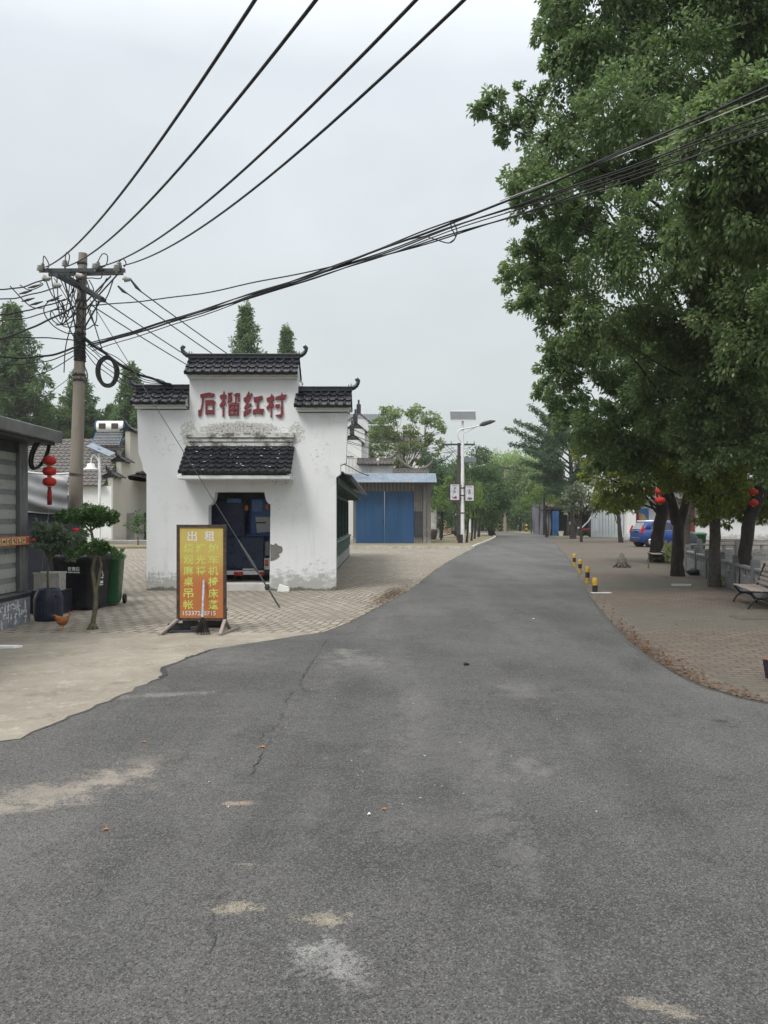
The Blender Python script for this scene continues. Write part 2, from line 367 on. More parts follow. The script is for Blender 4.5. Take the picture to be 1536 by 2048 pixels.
M['ground'] = mat('soil_and_grass', (.17, .165, .09), .35, .5, .95, bump=.4, bscale=8, dirt=(.09, .12, .04), dscale=.3, damt=.8)
M['kerb'] = mat('kerb_concrete', (.42, .41, .37), .25, 3, .9, bump=.3, dirt=(.22, .2, .16))
def plaster(name, base=(.74, .745, .74), peel=None, damp=True, streak=True):
    m = NT(name); x, y, z = m.xyz()
    c = m.mix(m.rng(m.noise(.9, 6), .3, .7), tuple(b*.94 for b in base), base)
    if streak: c = m.mix(m.mth('MULTIPLY', m.rng(m.noise(1.5, 8, .7, stretch=(2.2, 2.2, .35)), .52, .75), .38), c, tuple(b*.62 for b in base))
    n1 = m.noise(3.2, 10, .72); n2 = m.noise(13, 8, .72)
    nn = m.mth('ADD', m.mth('MULTIPLY', n1, .6), m.mth('MULTIPLY', n2, .4))
    if damp:
        hb = m.rng(z, .0, 1.15, .22, -.14)
        c = m.mix(m.mth('MULTIPLY', m.rng(m.mth('ADD', nn, hb), .56, .70), .72), c, (.27, .265, .245))
        c = m.mix(m.mth('MULTIPLY', m.rng(m.mth('ADD', m.noise(5, 8, .7), m.rng(z, 0, .22, .25, -.3)), .55, .7), .8), c, (.085, .085, .055))
    h = nn
    if peel is not None:
        pk = None
        for cx, cz, rx, rz_, amt in peel:
            dx = m.mth('DIVIDE', m.mth('SUBTRACT', x, cx), rx); dz = m.mth('DIVIDE', m.mth('SUBTRACT', z, cz), rz_)
            d = m.mth('SQRT', m.mth('ADD', m.mth('MULTIPLY', dx, dx), m.mth('MULTIPLY', dz, dz)))
            k = m.rng(d, .35, 1.15, amt, -.2)
            pk = k if pk is None else m.mth('MAXIMUM', pk, k)
        f = m.rng(m.mth('ADD', n2, pk), .57, .62); f2 = m.rng(m.mth('ADD', m.noise(21, 6, .7), pk), .71, .77)
        c = m.mix(m.mth('MULTIPLY', f, .75), c, (.40, .39, .36)); c = m.mix(m.mth('MULTIPLY', f2, .85), c, (.15, .145, .13))
    sp = m.rng(m.noise(9, 7, .8), .635, .68)
    c = m.mix(m.mth('MULTIPLY', sp, .6), c, (.33, .32, .30)); c = m.mix(m.mth('MULTIPLY', m.rng(m.noise(1.3, 9, .8), .54, .68), .42), c, (.42, .415, .40))
    c = m.mix(m.mth('MULTIPLY', m.rng(m.noise(60, 3, .8), .66, .72), .5), c, (.2, .19, .17))
    m.bump(h, .25, .02)
    return m.fin(c, .9, 0, .2)
M['roof_tile'] = None
def rooftile(name, a, b, rough=.38, moss=None):
    m = NT(name); g = m.noise(7, 5, .7)
    c = m.mix(m.rng(g, .3, .7), a, b)
    c = m.mix(m.mth('MULTIPLY', m.rng(m.noise(2.2, 8, .75), .56, .72), .5), c, moss or (.11, .105, .095))
    m.bump(m.noise(30, 4), .15, .01)
    return m.fin(c, m.rng(m.noise(9, 4), .3, .7, rough-.1, rough+.15), 0, .5)
M['black_tile'] = rooftile('black_glazed_tile', (.007, .008, .012), (.020, .023, .031), .30)
M['old_tile'] = rooftile('weathered_grey_tile', (.075, .07, .066), (.15, .14, .132), .75, (.20, .18, .15))
M['grey_tile'] = rooftile('blue_grey_tile', (.16, .175, .20), (.22, .235, .26), .7, (.14, .14, .14))
M['white_wall'] = plaster('white_wall_paint', (.72, .73, .73))
M['cream_wall'] = plaster('dirty_cream_wall', (.44, .42, .37))
M['grey_wall'] = mat('grey_cement', (.26, .25, .235), .25, 2.5, .9, bump=.3, dirt=(.13, .125, .11))
M['bare_cement'] = mat('bare_cement_patch', (.17, .165, .155), .2, 9, .95, bump=.5)
M['plinth'] = mat('white_plinth', (.50, .49, .47), .2, 4, .9, bump=.3, dirt=(.24, .23, .2), dscale=4)
M['red_letter'] = mat('red_paint', (.165, .022, .030), .25, 12, .6, dirt=(.10, .02, .02), dscale=9)
M['green_wood'] = mat('dark_green_paint', (.020, .065, .052), .3, 8, .55, dirt=(.08, .10, .09), dscale=7)
M['pale_green'] = mat('pale_green_paint', (.14, .21, .175), .25, 9, .7, dirt=(.07, .09, .075), dscale=9, damt=.8)
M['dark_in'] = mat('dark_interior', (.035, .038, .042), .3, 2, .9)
M['navy'] = mat('navy_panel', (.013, .016, .026), .3, 3, .6)
M['blue_paint'] = mat('blue_cab_paint', (.035, .10, .28), .2, 3, .35)
M['navy_paint'] = mat('dark_navy_paint', (.015, .028, .068), .12, 1, .3)
M['blue_sheet'] = mat('blue_sheet_metal', (.025, .085, .19), .14, 2.2, .5, dirt=(.05, .10, .17), dscale=1.5, stretch=(1, 1, .2))
M['galv'] = mat('galvanised_sheet', (.19, .24, .30), .2, 2, .38, metal=.35, dirt=(.30, .27, .23), dscale=3)
M['zinc_grey'] = mat('dull_grey_metal', (.16, .165, .17), .25, 2, .42, metal=.55, dirt=(.10, .10, .10), dscale=5)
M['steel'] = mat('galvanised_steel', (.05, .06, .066), .2, 12, .5, metal=.5, dirt=(.10, .085, .07), dscale=10)
M['white_steel'] = mat('white_painted_steel', (.68, .70, .71), .1, 5, .35)
M['dark_steel'] = mat('dark_steel', (.045, .046, .05), .25, 8, .5, metal=.3)
M['rust_frame'] = mat('rusty_frame', (.06, .045, .038), .4, 14, .7, metal=.2, dirt=(.16, .07, .035), dscale=14)
M['pole_conc'] = mat('pole_concrete', (.235, .205, .170), .18, 2.2, .9, bump=.2, dirt=(.11, .095, .08), dscale=4, stretch=(1, 1, .25))
M['rubber'] = mat('black_cable_rubber', (.012, .012, .014), .2, 4, .6)
M['tyre'] = mat('tyre_rubber', (.018, .018, .019), .2, 12, .8)
M['ceramic'] = mat('grey_ceramic', (.36, .37, .35), .25, 12, .3)
M['lantern'] = mat('red_lantern_cloth', (.42, .018, .014), .2, 10, .75)
M['tassel'] = mat('red_tassel', (.27, .010, .014), .3, 30, .8, stretch=(4, 4, .3))
M['gold'] = mat('gold_paper', (.45, .30, .06), .2, 10, .5)
M['tarp_grey'] = mat('grey_tarpaulin', (.19, .195, .205), .2, 3, .4, dirt=(.3, .31, .32), dscale=2.2, damt=.2)
M['tarp_white'] = mat('pale_tarpaulin_edge', (.55, .56, .57), .15, 5, .5)
M['bin_black'] = mat('black_plastic', (.010, .011, .018), .25, 3, .42, dirt=(.05, .05, .05), dscale=3, damt=.4)
M['bin_green'] = mat('green_plastic', (.014, .105, .038), .15, 3, .38, dirt=(.05, .08, .06), dscale=4, damt=.35)
M['blue_plastic'] = mat('dark_blue_plastic', (.012, .018, .040), .25, 3, .4, dirt=(.06, .06, .065), dscale=4, damt=.4)
M['white_mark'] = mat('white_print', (.60, .61, .62), .12, 20, .7)
M['basket'] = mat('white_wicker', (.50, .48, .45), .2, 12, .75)
M['bark'] = mat('dark_bark', (.024, .020, .017), .45, 7, .95, bump=.9, bscale=18, dirt=(.065, .058, .05), dscale=6, stretch=(1, 1, .35))
M['bark_green'] = mat('mossy_bark', (.115, .105, .062), .3, 14, .9, bump=.6, bscale=30, dirt=(.06, .055, .04), dscale=12)
M['bark_grey'] = mat('grey_bark', (.065, .058, .050), .35, 9, .95, bump=.7, bscale=20)
M['glass'] = mat('dark_window_glass', (.02, .024, .028), .2, 3, .08, spec=.8)
M['stone'] = mat('grey_balustrade_stone', (.145, .15, .152), .25, 5, .85, bump=.35, dirt=(.10, .10, .095), dscale=5, damt=.7)
M['stone_relief'] = mat('carved_stone', (.19, .195, .195), .25, 9, .85, bump=.5, dirt=(.11, .11, .10), dscale=8)
M['slat_wood'] = mat('faded_slat_wood', (.28, .235, .215), .25, 5, .7, dirt=(.13, .09, .08), dscale=5, stretch=(1, .3, 1))
M['iron'] = mat('black_cast_iron', (.014, .014, .015), .2, 10, .5)
M['yellow'] = mat('yellow_bollard_paint', (.46, .29, .03), .25, 12, .6, dirt=(.16, .12, .05), dscale=10)
M['blackp'] = mat('black_bollard_paint', (.018, .018, .018), .3, 12, .6, dirt=(.10, .09, .07), dscale=10)
M['car_blue'] = mat('metallic_blue_car_paint', (.008, .042, .19), .1, 2, .2, metal=.15, spec=.6)
M['tail_red'] = mat('red_lamp_plastic', (.45, .018, .015), .15, 20, .2)
M['amber'] = mat('amber_lamp_plastic', (.55, .16, .02), .15, 20, .25)
M['chrome'] = mat('bright_metal', (.55, .56, .57), .1, 8, .2, metal=.8)
M['red_post'] = mat('dark_red_post_paint', (.14, .022, .018), .25, 6, .6)
M['mural_blue'] = mat('blue_mural', (.04, .18, .50), .5, 2.2, .6, dirt=(.35, .5, .65), dscale=2)
M['mural_sand'] = mat('sand_mural', (.42, .30, .15), .25, 3, .6)
M['broom'] = mat('dark_broom_bristle', (.022, .018, .016), .4, 40, .9)
M['brown_leaf'] = leafmat('dry_leaf', (.07, .04, .022), (.16, .088, .045), trans=.05, rough=.8)
M['foam'] = mat('white_foam', (.78, .79, .78), .06, 10, .8)
M['chicken'] = mat('ginger_feathers', (.30, .105, .032), .35, 26, .8, bump=.5, bscale=60)
M['comb'] = mat('red_comb', (.40, .03, .02), .15, 20, .6)
M['beak'] = mat('yellow_beak', (.50, .30, .06), .15, 20, .5)
M['terracotta'] = mat('dark_glazed_pot', (.055, .042, .036), .3, 6, .4)
M['orange'] = mat('orange_paint', (.50, .14, .05), .2, 9, .5)
M['blue_tarp'] = mat('blue_tarpaulin', (.03, .10, .26), .3, 3, .5)
M['pale_sheet'] = mat('pale_painted_sheet', (.46, .50, .53), .12, 3, .5, dirt=(.3, .32, .33), dscale=3)
M['wood_dark'] = mat('dark_timber', (.085, .065, .052), .35, 6, .85)
M['flower'] = mat('crimson_petal', (.52, .012, .03), .2, 10, .5)
M['paper'] = mat('pale_paper', (.55, .55, .60), .1, 6, .6)
M['solar'] = mat('dark_solar_cell', (.035, .042, .06), .2, 5, .15, spec=.7)
M['solar_back'] = mat('grey_panel_back', (.105, .115, .12), .12, 4, .5)
M['lf_camphor'] = leafmat('camphor_leaf', (.092, .148, .066), (.185, .265, .125), tip=(.38, .42, .24), trans=.54, rough=.42)
M['lf_camphor_b'] = leafmat('camphor_leaf_deep', (.080, .135, .062), (.165, .245, .115), tip=(.34, .38, .22), trans=.54, rough=.42)
M['lf_yellow'] = leafmat('yellow_green_leaf', (.10, .14, .03), (.23, .28, .07), tip=(.40, .40, .12), trans=.58)
M['lf_conifer'] = leafmat('redwood_leaf', (.07, .125, .055), (.13, .21, .095), trans=.42, rough=.7)
M['lf_ginkgo'] = leafmat('blue_green_leaf', (.050, .10, .058), (.10, .17, .10), trans=.42)
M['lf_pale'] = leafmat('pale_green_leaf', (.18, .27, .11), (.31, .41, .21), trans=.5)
M['lf_light'] = leafmat('fresh_green_leaf', (.075, .15, .035), (.17, .26, .07), trans=.35)
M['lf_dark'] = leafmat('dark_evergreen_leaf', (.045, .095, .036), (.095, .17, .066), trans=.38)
M['lf_shrub'] = leafmat('glossy_shrub_leaf', (.030, .075, .022), (.08, .155, .045), trans=.25, rough=.35)
M['lf_rose'] = leafmat('rose_leaf', (.06, .10, .062), (.16, .22, .155), trans=.3)
M['lf_airy'] = leafmat('airy_tree_leaf', (.12, .18, .065), (.22, .29, .115), trans=.45)
M['lf_wash'] = leafmat('grey_green_leaf', (.055, .090, .045), (.16, .20, .12), trans=.2)
def water():
    m = NT('pond_water'); m.bump(m.noise(3, 4), .08, .02)
    return m.fin(m.mix(m.rng(m.noise(.6, 4), .3, .7), (.075, .08, .035), (.13, .13, .065)), .12, 0, .5)
M['water'] = water()
def signface():
    m = NT('printed_sign_vinyl'); x, y, z = m.xyz()
    f = m.rng(z, .72, 1.25)
    c = m.mix(f, (.42, .15, .05), (.50, .385, .11))
    c = m.mix(m.mth('MULTIPLY', m.rng(x, -.35, -.5), .3), c, (.42, .33, .12))
    c = m.mix(m.mth('MULTIPLY', m.rng(m.noise(4, 6), .5, .75), .3), c, (.34, .2, .07))
    return m.fin(c, .45, 0, .4)
M['sign_face'] = signface()
M['sign_text'] = mat('yellow_green_print', (.52, .56, .13), .12, 14, .5)
M['sign_white'] = mat('pale_print', (.62, .64, .62), .1, 14, .5)
# ================================================================ the ground
PA, PB, PC, PD = (7.3, 13.0), (26.0, 13.0), (26.0, 31.2), (11.36, 31.2)     # pond corners
def ring(outer, inner, z):
    mb = MB(); vs = [(*p, z) for p in outer] + [(*p, z) for p in inner]
    mb.add(vs, [(i, (i+1) % 4, 4+(i+1) % 4, 4+i) for i in range(4)]); return mb
B = 1500
struct(ring([(-B, -60), (B, -60), (B, B), (-B, B)], [PA, PB, PC, PD], 0.0).build('ground', M['ground']))
mb = MB(); mb.ngon([(*p, -.78) for p in ((6, 12), (27, 12), (27, 32), (10, 32))]); struct(mb.build('water', M['water']))
# pond bank walls
mb = MB()
for a, b in ((PA, PD), (PD, PC), (PC, PB), (PB, PA)):
    mb.quad((*a, -1.2), (*b, -1.2), (*b, -.003), (*a, -.003))
mb.box((11.4, 31.0, -.36), (25.9, 31.19, -.24))
struct(mb.build('pond_bank', M['grey_wall']))

def rough_line(pts, step=.35, amp=.03, seed=3):
    rg = random.Random(seed); out = []
    for (x0, y0), (x1, y1) in zip(pts, pts[1:]):
        L = math.hypot(x1-x0, y1-y0); n = max(1, int(L/step))
        for i in range(n):
            t = i/n; k = 0 if i == 0 else 1
            out.append((x0+(x1-x0)*t + rg.uniform(-amp, amp), y0+(y1-y0)*t + rg.uniform(-amp, amp)))
    out.append(pts[-1]); return out
def gp(l): return [tuple(G(px, py)[:2]) for px, py in l]
def smooth(pts, it=2):
    for _ in range(it):
        o = [pts[0]]
        for a, b in zip(pts, pts[1:]):
            o += [(a[0]*.75+b[0]*.25, a[1]*.75+b[1]*.25), (a[0]*.25+b[0]*.75, a[1]*.25+b[1]*.75)]
        o.append(pts[-1]); pts = o
    return pts
left_edge = smooth([(-14, 3.2), (-5.2, 4.7)] + gp([(0, 1497), (130, 1440), (240, 1395), (318, 1358)]), 1) + gp([(327, 1336), (372, 1318)]) + \
    smooth(gp([(430, 1300), (560, 1280), (660, 1264), (702, 1245), (760, 1214), (828, 1176), (880, 1133), (922, 1110), (944, 1098), (966, 1089), (986, 1080), (993, 1075.5), (984, 1071), (960, 1068), (915, 1066), (850, 1065)]), 2)
right_edge = gp([(850, 1061.2), (960, 1061), (1062, 1067), (1116, 1074), (1108, 1080)]) + smooth(gp([(1106, 1083), (1120, 1097), (1148, 1132), (1166, 1170), (1192, 1212), (1240, 1268), (1300, 1320), (1400, 1376), (1536, 1415)]) + [(5.2, 6.0), (14, 4.6)], 2)
le = rough_line(left_edge, .14, .030, 3); re_ = rough_line(right_edge, .5, .012, 4)
def sheet(outline, z, th, name, mats, extra=None):
    """flat sheet with a thin raised rim; triangulated by Blender."""
    mb = MB(); top = [(x, y, z) for x, y in outline]
    mb.add(top, [tuple(range(len(top)))])
    n = len(top); low = [(x, y, z-th) for x, y in outline]
    mb.add(top + low, [(i, i+n, (i+1) % n + n, (i+1) % n) for i in range(n)])
    if extra: extra(mb)
    o = mb.build(name, mats)
    return struct(o)
road_poly = le + re_ + [(14, -10), (-14, -10)]
def ccw(p):
    a = sum(p[i][0]*p[(i+1) % len(p)][1]-p[(i+1) % len(p)][0]*p[i][1] for i in range(len(p)))
    return p if a > 0 else p[::-1]
def cracks(mb):
    rg = random.Random(8)
    def crack(pxs, wd, seed):
        pts = rough_line(gp(pxs), .045, .022, seed); L = []; Rr = []; prev = 1.0
        for i, (x, y) in enumerate(pts):
            a = pts[max(i-1, 0)]; b = pts[min(i+1, len(pts)-1)]; d = Vector((b[0]-a[0], b[1]-a[1])).normalized()
            prev = max(.02, min(1.0, prev + rg.uniform(-.55, .5))); w_ = wd * prev * (.2 if i in (0, len(pts)-1) else 1)
            L.append((x - d.y*w_, y + d.x*w_, .021)); Rr.append((x + d.y*w_, y - d.x*w_, .021))
        n = len(pts); mb.add(L + Rr, [(i, i+n, i+1+n, i+1) for i in range(n-1)], 1)
    crack([(652, 1284), (636, 1310), (612, 1345), (600, 1372), (575, 1405), (566, 1430)], .0085, 1)
    crack([(566, 1430), (548, 1462), (536, 1490), (520, 1520), (505, 1545), (488, 1565)], .0055, 2)
    crack([(600, 1372), (618, 1392), (622, 1410)], .004, 11); crack([(548, 1462), (530, 1470), (515, 1492)], .003, 12)
    crack([(430, 1300), (395, 1312), (368, 1320)], .02, 6); crack([(326, 1336), (330, 1350), (322, 1360)], .03, 7)
    crack([(418, 1830), (423, 1880), (420, 1940), (432, 2000)], .002, 5)
M['asphalt_edge'] = mat('dark_asphalt_edge', (.062, .060, .058), .4, 60, .9, bump=.6, bscale=120, dirt=(.13, .125, .115), dscale=25, damt=.8)  # shadow of the asphalt step painted into the edge colour, with fresher bitumen
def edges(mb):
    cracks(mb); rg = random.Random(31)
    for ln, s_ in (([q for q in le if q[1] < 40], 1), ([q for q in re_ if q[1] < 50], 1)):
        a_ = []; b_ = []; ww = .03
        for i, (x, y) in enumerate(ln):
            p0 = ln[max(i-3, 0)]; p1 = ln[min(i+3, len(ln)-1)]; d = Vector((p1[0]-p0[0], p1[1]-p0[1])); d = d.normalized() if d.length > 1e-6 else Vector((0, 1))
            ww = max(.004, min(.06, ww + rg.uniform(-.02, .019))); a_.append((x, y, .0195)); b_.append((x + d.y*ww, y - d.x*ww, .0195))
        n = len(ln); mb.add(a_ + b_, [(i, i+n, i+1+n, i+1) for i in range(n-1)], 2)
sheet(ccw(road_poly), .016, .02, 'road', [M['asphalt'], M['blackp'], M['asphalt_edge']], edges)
# concrete apron beside the road and the brick pavement behind it
def below(y): return [p for p in le if p[1] <= y]
ap_y = G(600, 1262).y
apron = [p for p in le if p[1] <= ap_y + .02 and p[0] < 0]
sheet(ccw(apron + [(-30, apron[-1][1] - .55), (-30, 3.0)]), .010, .01, 'concrete_pavement', [M['concrete']])
bp = [p for p in le if ap_y - .3 <= p[1] <= 43.2]
sheet(ccw([(-45, ap_y-1.2)] + bp + [(bp[-1][0], 43.2), (-45, 43.2)]), .006, .006, 'brick_pavement', [M['brick_pave']])
# far verge of bare earth with its kerb, raised a step
vg = [p for p in le if 43.2 < p[1] < 80 and p[0] > 4.0]
sheet(ccw([(-45, 43.2)] + [(bp[-1][0]-.15, 43.2)] + [(x-.15, y) for x, y in vg] + [(6, 78), (-45, 78)]), .11, .11, 'earth_verge', [M['earth']])
mb = MB()
kp = [(-9, 43.1), (bp[-1][0]-.05, 43.1)] + [(x-.04, y) for x, y in vg[::3]]
for a, b in zip(kp, kp[1:]):
    if math.hypot(a[0]-b[0], a[1]-b[1]) > .05: mb.bar((a[0], a[1], .075), (b[0], b[1], .075), .16, .15)
struct(mb.build('kerb', M['kerb']))
# plaza on the other side
re_n = [p for p in re_ if p[1] < 62]
def bal(y): return 7.16 + (y-12.6) * (1.95/8.6)
sheet(ccw(re_n + [(30, 4.8), (30, 12.95), (7.27, 12.95), (11.3, 31.2), (26.1, 31.2), (60, 31.2), (60, 67), (13.4, 67)]), .022, .022, 'plaza_pavement', [M['plaza']])
mb = MB(); off = []
for i, (x, y) in enumerate(re_n):
    a = re_n[max(i-1, 0)]; b = re_n[min(i+1, len(re_n)-1)]; d = Vector((b[0]-a[0], b[1]-a[1]))
    d = d.normalized() if d.length > 1e-6 else Vector((0, -1)); off.append((x - d.y*.30, y + d.x*.30))
n = len(re_n)
mb.add([(x, y, .028) for x, y in re_n] + [(x, y, .028) for x, y in off], [(i, i+n, i+1+n, i+1) for i in range(n-1)])
struct(mb.build('kerb', M['kerbstone']))
# tree pits and loose slabs set in the plaza
mb = MB()
for px, py, sx, sy in ((1520, 1238, .9, .5), (1440, 1200, .8, .5), (1400, 1180, .9, .5), (1355, 1157, .9, .7), (1312, 1128, .9, .8), (1247, 1131, .9, 1.0)):
    p = G(px, py); mb.quad((p.x-sx/2, p.y-sy/2, .0265), (p.x+sx/2, p.y-sy/2, .0265), (p.x+sx/2+.1, p.y+sy/2, .0265), (p.x-sx/2, p.y+sy/2, .0265))
struct(mb.build('earth_pits', M['pit']))

# ================================================================ white village gateway with its long green gallery
YB = 18.4; sB = YB / F
def bx(px): return (px - 768) * sB
def bz(py): return EYE - (py - HZ) * sB
X0 = bx(290)
gate = thing('gallery_building', 'white plastered gateway building with red characters and black curled tile ridges', 'building', (X0, YB, 0))
lx = lambda px: bx(px) - X0
peel = [(lx(480), bz(860), 1.55, .30, .21), (lx(378), bz(868), .35, .50, .16), (lx(592), bz(868), .32, .45, .14), (lx(640), bz(1130), .5, .35, .03),
        (lx(640), bz(905), .5, .8, .01), (lx(330), bz(890), .6, .6, .015), (lx(485), bz(818), 1.3, .25, .04), (lx(560), bz(965), .6, .12, .06)]
M['gate_plaster'] = plaster('peeling_white_plaster', (.74, .755, .765), peel)
TH = .32
out = [(293, 1190), (293, 948), (287, 942), (284, 926), (277, 906), (274, 820), (379, 820), (379, 748), (596, 748), (596, 826), (695, 826), (692, 926), (681, 930), (681, 948), (672, 955), (672, 1190)]
op = [(539, 1190), (541, 1010)]
for k in range(7):
    a = R(90 * k / 6); op.append((542 - 13*math.sin(a), 1009 - 26*(1-math.cos(a)) if k else 1009))
op[-1] = (529, 984)
ol = [(430, 984)]
for k in range(1, 7):
    a = R(90 * k / 6); ol.append((430 - 12*(1-math.cos(a)), 984 + 26*math.sin(a)))
ol += [(417, 1012), (416, 1190)]
poly = [(lx(a), bz(b)) for a, b in out + op + ol]
mb = MB(); mb.prism(poly[::-1], (0, 0, 0), (1, 0, 0), (0, 0, 1), (0, TH, 0))
mb.build('front_wall', M['gate_plaster'], gate)
mb = MB(); mb.box((lx(416), -.012, -.1), (lx(539.5), TH+.05, bz(1167)), bv=.01); mb.build('threshold', M['plinth'], gate)
mb = MB()                              # cement showing where plaster fell off beside the opening
pp = [(540, 1088), (546, 1090), (551, 1086), (556, 1091), (563, 1093), (565, 1099), (563, 1105), (557, 1108), (559, 1113), (553, 1118), (546, 1121), (540, 1122)]
mb.prism([(lx(a)+.008, bz(b)) for a, b in pp][::-1], (0, -.006, 0), (1, 0, 0), (0, 0, 1), (0, .02, 0)); mb.build('cement_patch', M['bare_cement'], gate)
def curl(mb, x, z, s, m=0, r=.062, y=.16):
    """upswept ridge end: s = -1 curls out to the low-x side, +1 to the high-x side."""
    pts = [(.16, 0), (.06, .0), (-.04, .025), (-.11, .075), (-.15, .14), (-.165, .20), (-.14, .235), (-.105, .215), (-.12, .185)]
    mb.tube([(x - s*a, y, z + b) for a, b in pts], [r, r, r*.95, r*.85, r*.72, r*.68, r*.66, r*.6, r*.45], 10, m, sq=.8)
    for a, b in ((.08, .04), (.02, .05)):
        mb.tube([(x - s*a, y, z + b), (x - s*(a-.01), y, z + b + .08)], [.018, .004], 5, m)
def coping(name, x0, x1, zr, ze, ends, per=.205, depth=.30):
    """tile coping over a wall top: front and back slope, ridge, plaster cornice."""
    mb = MB(); yc = TH/2; yf = -depth + .02
    dz = zr - ze
    mb.roof((x0, yc, zr-.04), (1, 0, 0), (0, yf - yc, -dz+.04), x1-x0, math.hypot(yf-yc, dz), per, .19, .034, .03, lip=.055, seed=int(x0*100))
    mb.roof((x1, yc, zr-.04), (-1, 0, 0), (0, yc - yf, -dz+.04), x1-x0, math.hypot(yf-yc, dz), per, .19, .034, .03, lip=.055, seed=7)
    o = mb.build('roof', M['black_tile'], gate)
    mb = MB(); mb.box((x0-.01, yc-.06, zr-.06), (x1+.01, yc+.06, zr+.075), bv=.02); mb.box((x0-.03, yc-.085, zr+.03), (x1+.03, yc+.085, zr+.062), bv=.01)
    for e in ends: curl(mb, x0 if e < 0 else x1, zr+.02, e, y=yc)
    mb.build('ridge', M['black_tile'], o)
    mb = MB()
    mb.box((x0+.02, -depth*.62, ze-.075), (x1-.02, TH+depth*.62, ze-.02), bv=.01)
    mb.box((x0+.05, -depth*.38, ze-.13), (x1-.05, TH+depth*.38, ze-.077), bv=.008)
    # gable ends of the coping in plaster
    for xx in (x0+.03, x1-.09):
        mb.prism([(-depth*.66, ze-.02), (yc, zr-.06), (TH+depth*.66, ze-.02)], (xx, 0, 0), (0, 1, 0), (0, 0, 1), (.06, 0, 0))
    mb.build('cornice', M['gate_plaster'], gate)
coping('top', lx(374), lx(598), bz(711), bz(748), (-1, 1))
coping('low', lx(268), lx(377.5), bz(773), bz(807), (-1,))
coping('low', lx(590.5), lx(703), bz(777), bz(813), (1,))
# awning over the opening
aw = MB(); ax0, ax1 = lx(372), lx(590); zt = bz(893); prot = .72
ze_ = EYE + (HZ - 944) / F * (YB - prot)
aw.roof((ax0, -.02, zt), (1, 0, 0), (0, -prot, ze_-zt), ax1-ax0, math.hypot(prot, zt-ze_), .205, .17, .034, .03, lip=.05, seed=3)
rg = random.Random(4)
for k in range(26):                 # chips of fallen plaster lying on the tiles
    t = rg.random()**1.6; xx = rg.uniform(ax0+.1, ax1-.1); s_ = rg.uniform(.012, .035)
    aw.cbox((xx, -.02-prot*t, zt+(ze_-zt)*t+.06), (s_*1.6, s_, .012), 1, M=None)
aw.build('awning_roof', [M['black_tile'], M['foam']], gate)
mb = MB(); mb.box((ax0-.03, -prot+.03, ze_-.16), (ax1-.03, .0, ze_-.075), bv=.012)
for xx in (ax0, ax1-.12):
    mb.prism([(-prot+.08, ze_-.072), (0, zt-.06), (0, ze_-.072)], (xx, 0, 0), (0, 1, 0), (0, 0, 1), (.06, 0, 0))
mb.build('awning_slab', M['gate_plaster'], gate)
mb = MB()
for a, b, d in ((866, 876, .10), (877.5, 884, .07), (885, 893, .045)):
    mb.box((lx(374 + (d < .1)*3), -d, bz(b)), (lx(589 - (d < .1)*3), .0, bz(a)), bv=.008)
mb.build('moulding', moulding_mat(), gate)
# the four characters, cut as thick red letters
GL = [
 [[(85,150),(150,130),(225,118),(305,138),(300,180),(262,192),(200,183),(140,197),(128,290),(108,410),(95,475),(60,488),(52,395),(92,375),(108,290),(115,215),(88,190)],
  [(162,235),(290,232),(320,260),(300,300),(196,308),(165,300)], [(163,302),(194,310),(192,385),(166,455)], [(276,302),(300,302),(300,452),(274,384)], [(168,456),(192,387),(273,386),(299,454),(235,441)]],
 [[(450,90),(462,145),(490,160),(480,200),(458,215),(485,290),(465,300),(452,290),(452,485),(425,485),(432,310),(400,350),(380,320),(395,285),(430,240),(390,205),(385,165),(435,145)],
  [(510,125),(580,118),(560,150),(537,165),(535,205),(562,160),(575,200),(565,255),(530,262),(500,280),(515,210)], [(600,150),(640,128),(690,125),(688,255),(665,260),(665,168),(642,168),(640,265),(618,265),(620,182)],
  [(518,300),(600,268),(682,280),(680,318),(600,312),(548,330)], [(518,303),(547,332),(542,440),(520,474)], [(654,319),(680,320),(675,474),(650,438)], [(522,475),(543,441),(650,440),(674,475),(600,461)],
  [(586,314),(612,315),(612,439),(588,439)], [(545,366),(585,364),(585,392),(543,394)], [(613,364),(652,366),(651,392),(613,392)]],
 [[(828,100),(842,115),(818,180),(876,122),(886,150),(825,262),(815,300),(870,285),(860,325),(770,385),(755,355),(790,300),(800,255),(755,255),(748,205),(790,180)], [(750,410),(865,365),(855,420),(750,490)],
  [(900,195),(1035,168),(1048,215),(985,255),(978,365),(1062,370),(1045,455),(970,430),(895,455),(892,385),(950,365),(955,260),(912,268)]],
 [[(1180,135),(1198,165),(1220,180),(1215,235),(1190,250),(1222,320),(1200,345),(1185,330),(1182,495),(1160,495),(1165,340),(1110,385),(1100,345),(1160,270),(1105,255),(1100,205),(1165,180)],
  [(1335,115),(1350,155),(1410,150),(1385,215),(1345,230),(1358,440),(1335,500),(1300,500),(1235,465),(1320,450),(1328,220),(1240,230),(1240,185),(1325,160)], [(1238,300),(1305,295),(1300,340),(1258,360),(1238,345)]]]
for ch in GL:
    mb = MB()
    for k, p in enumerate(ch):
        q = [(lx(390 + a/7.68), bz(770 + b/7.68)) for a, b in p]
        ar = sum(q[i][0]*q[(i+1) % len(q)][1]-q[(i+1) % len(q)][0]*q[i][1] for i in range(len(q)))
        if ar < 0: q = q[::-1]
        mb.prism(q, (0, -.045 - .0012*k, 0), (1, 0, 0), (0, 0, 1), (0, .05, 0))
    mb.build('red_character', M['red_letter'], gate)
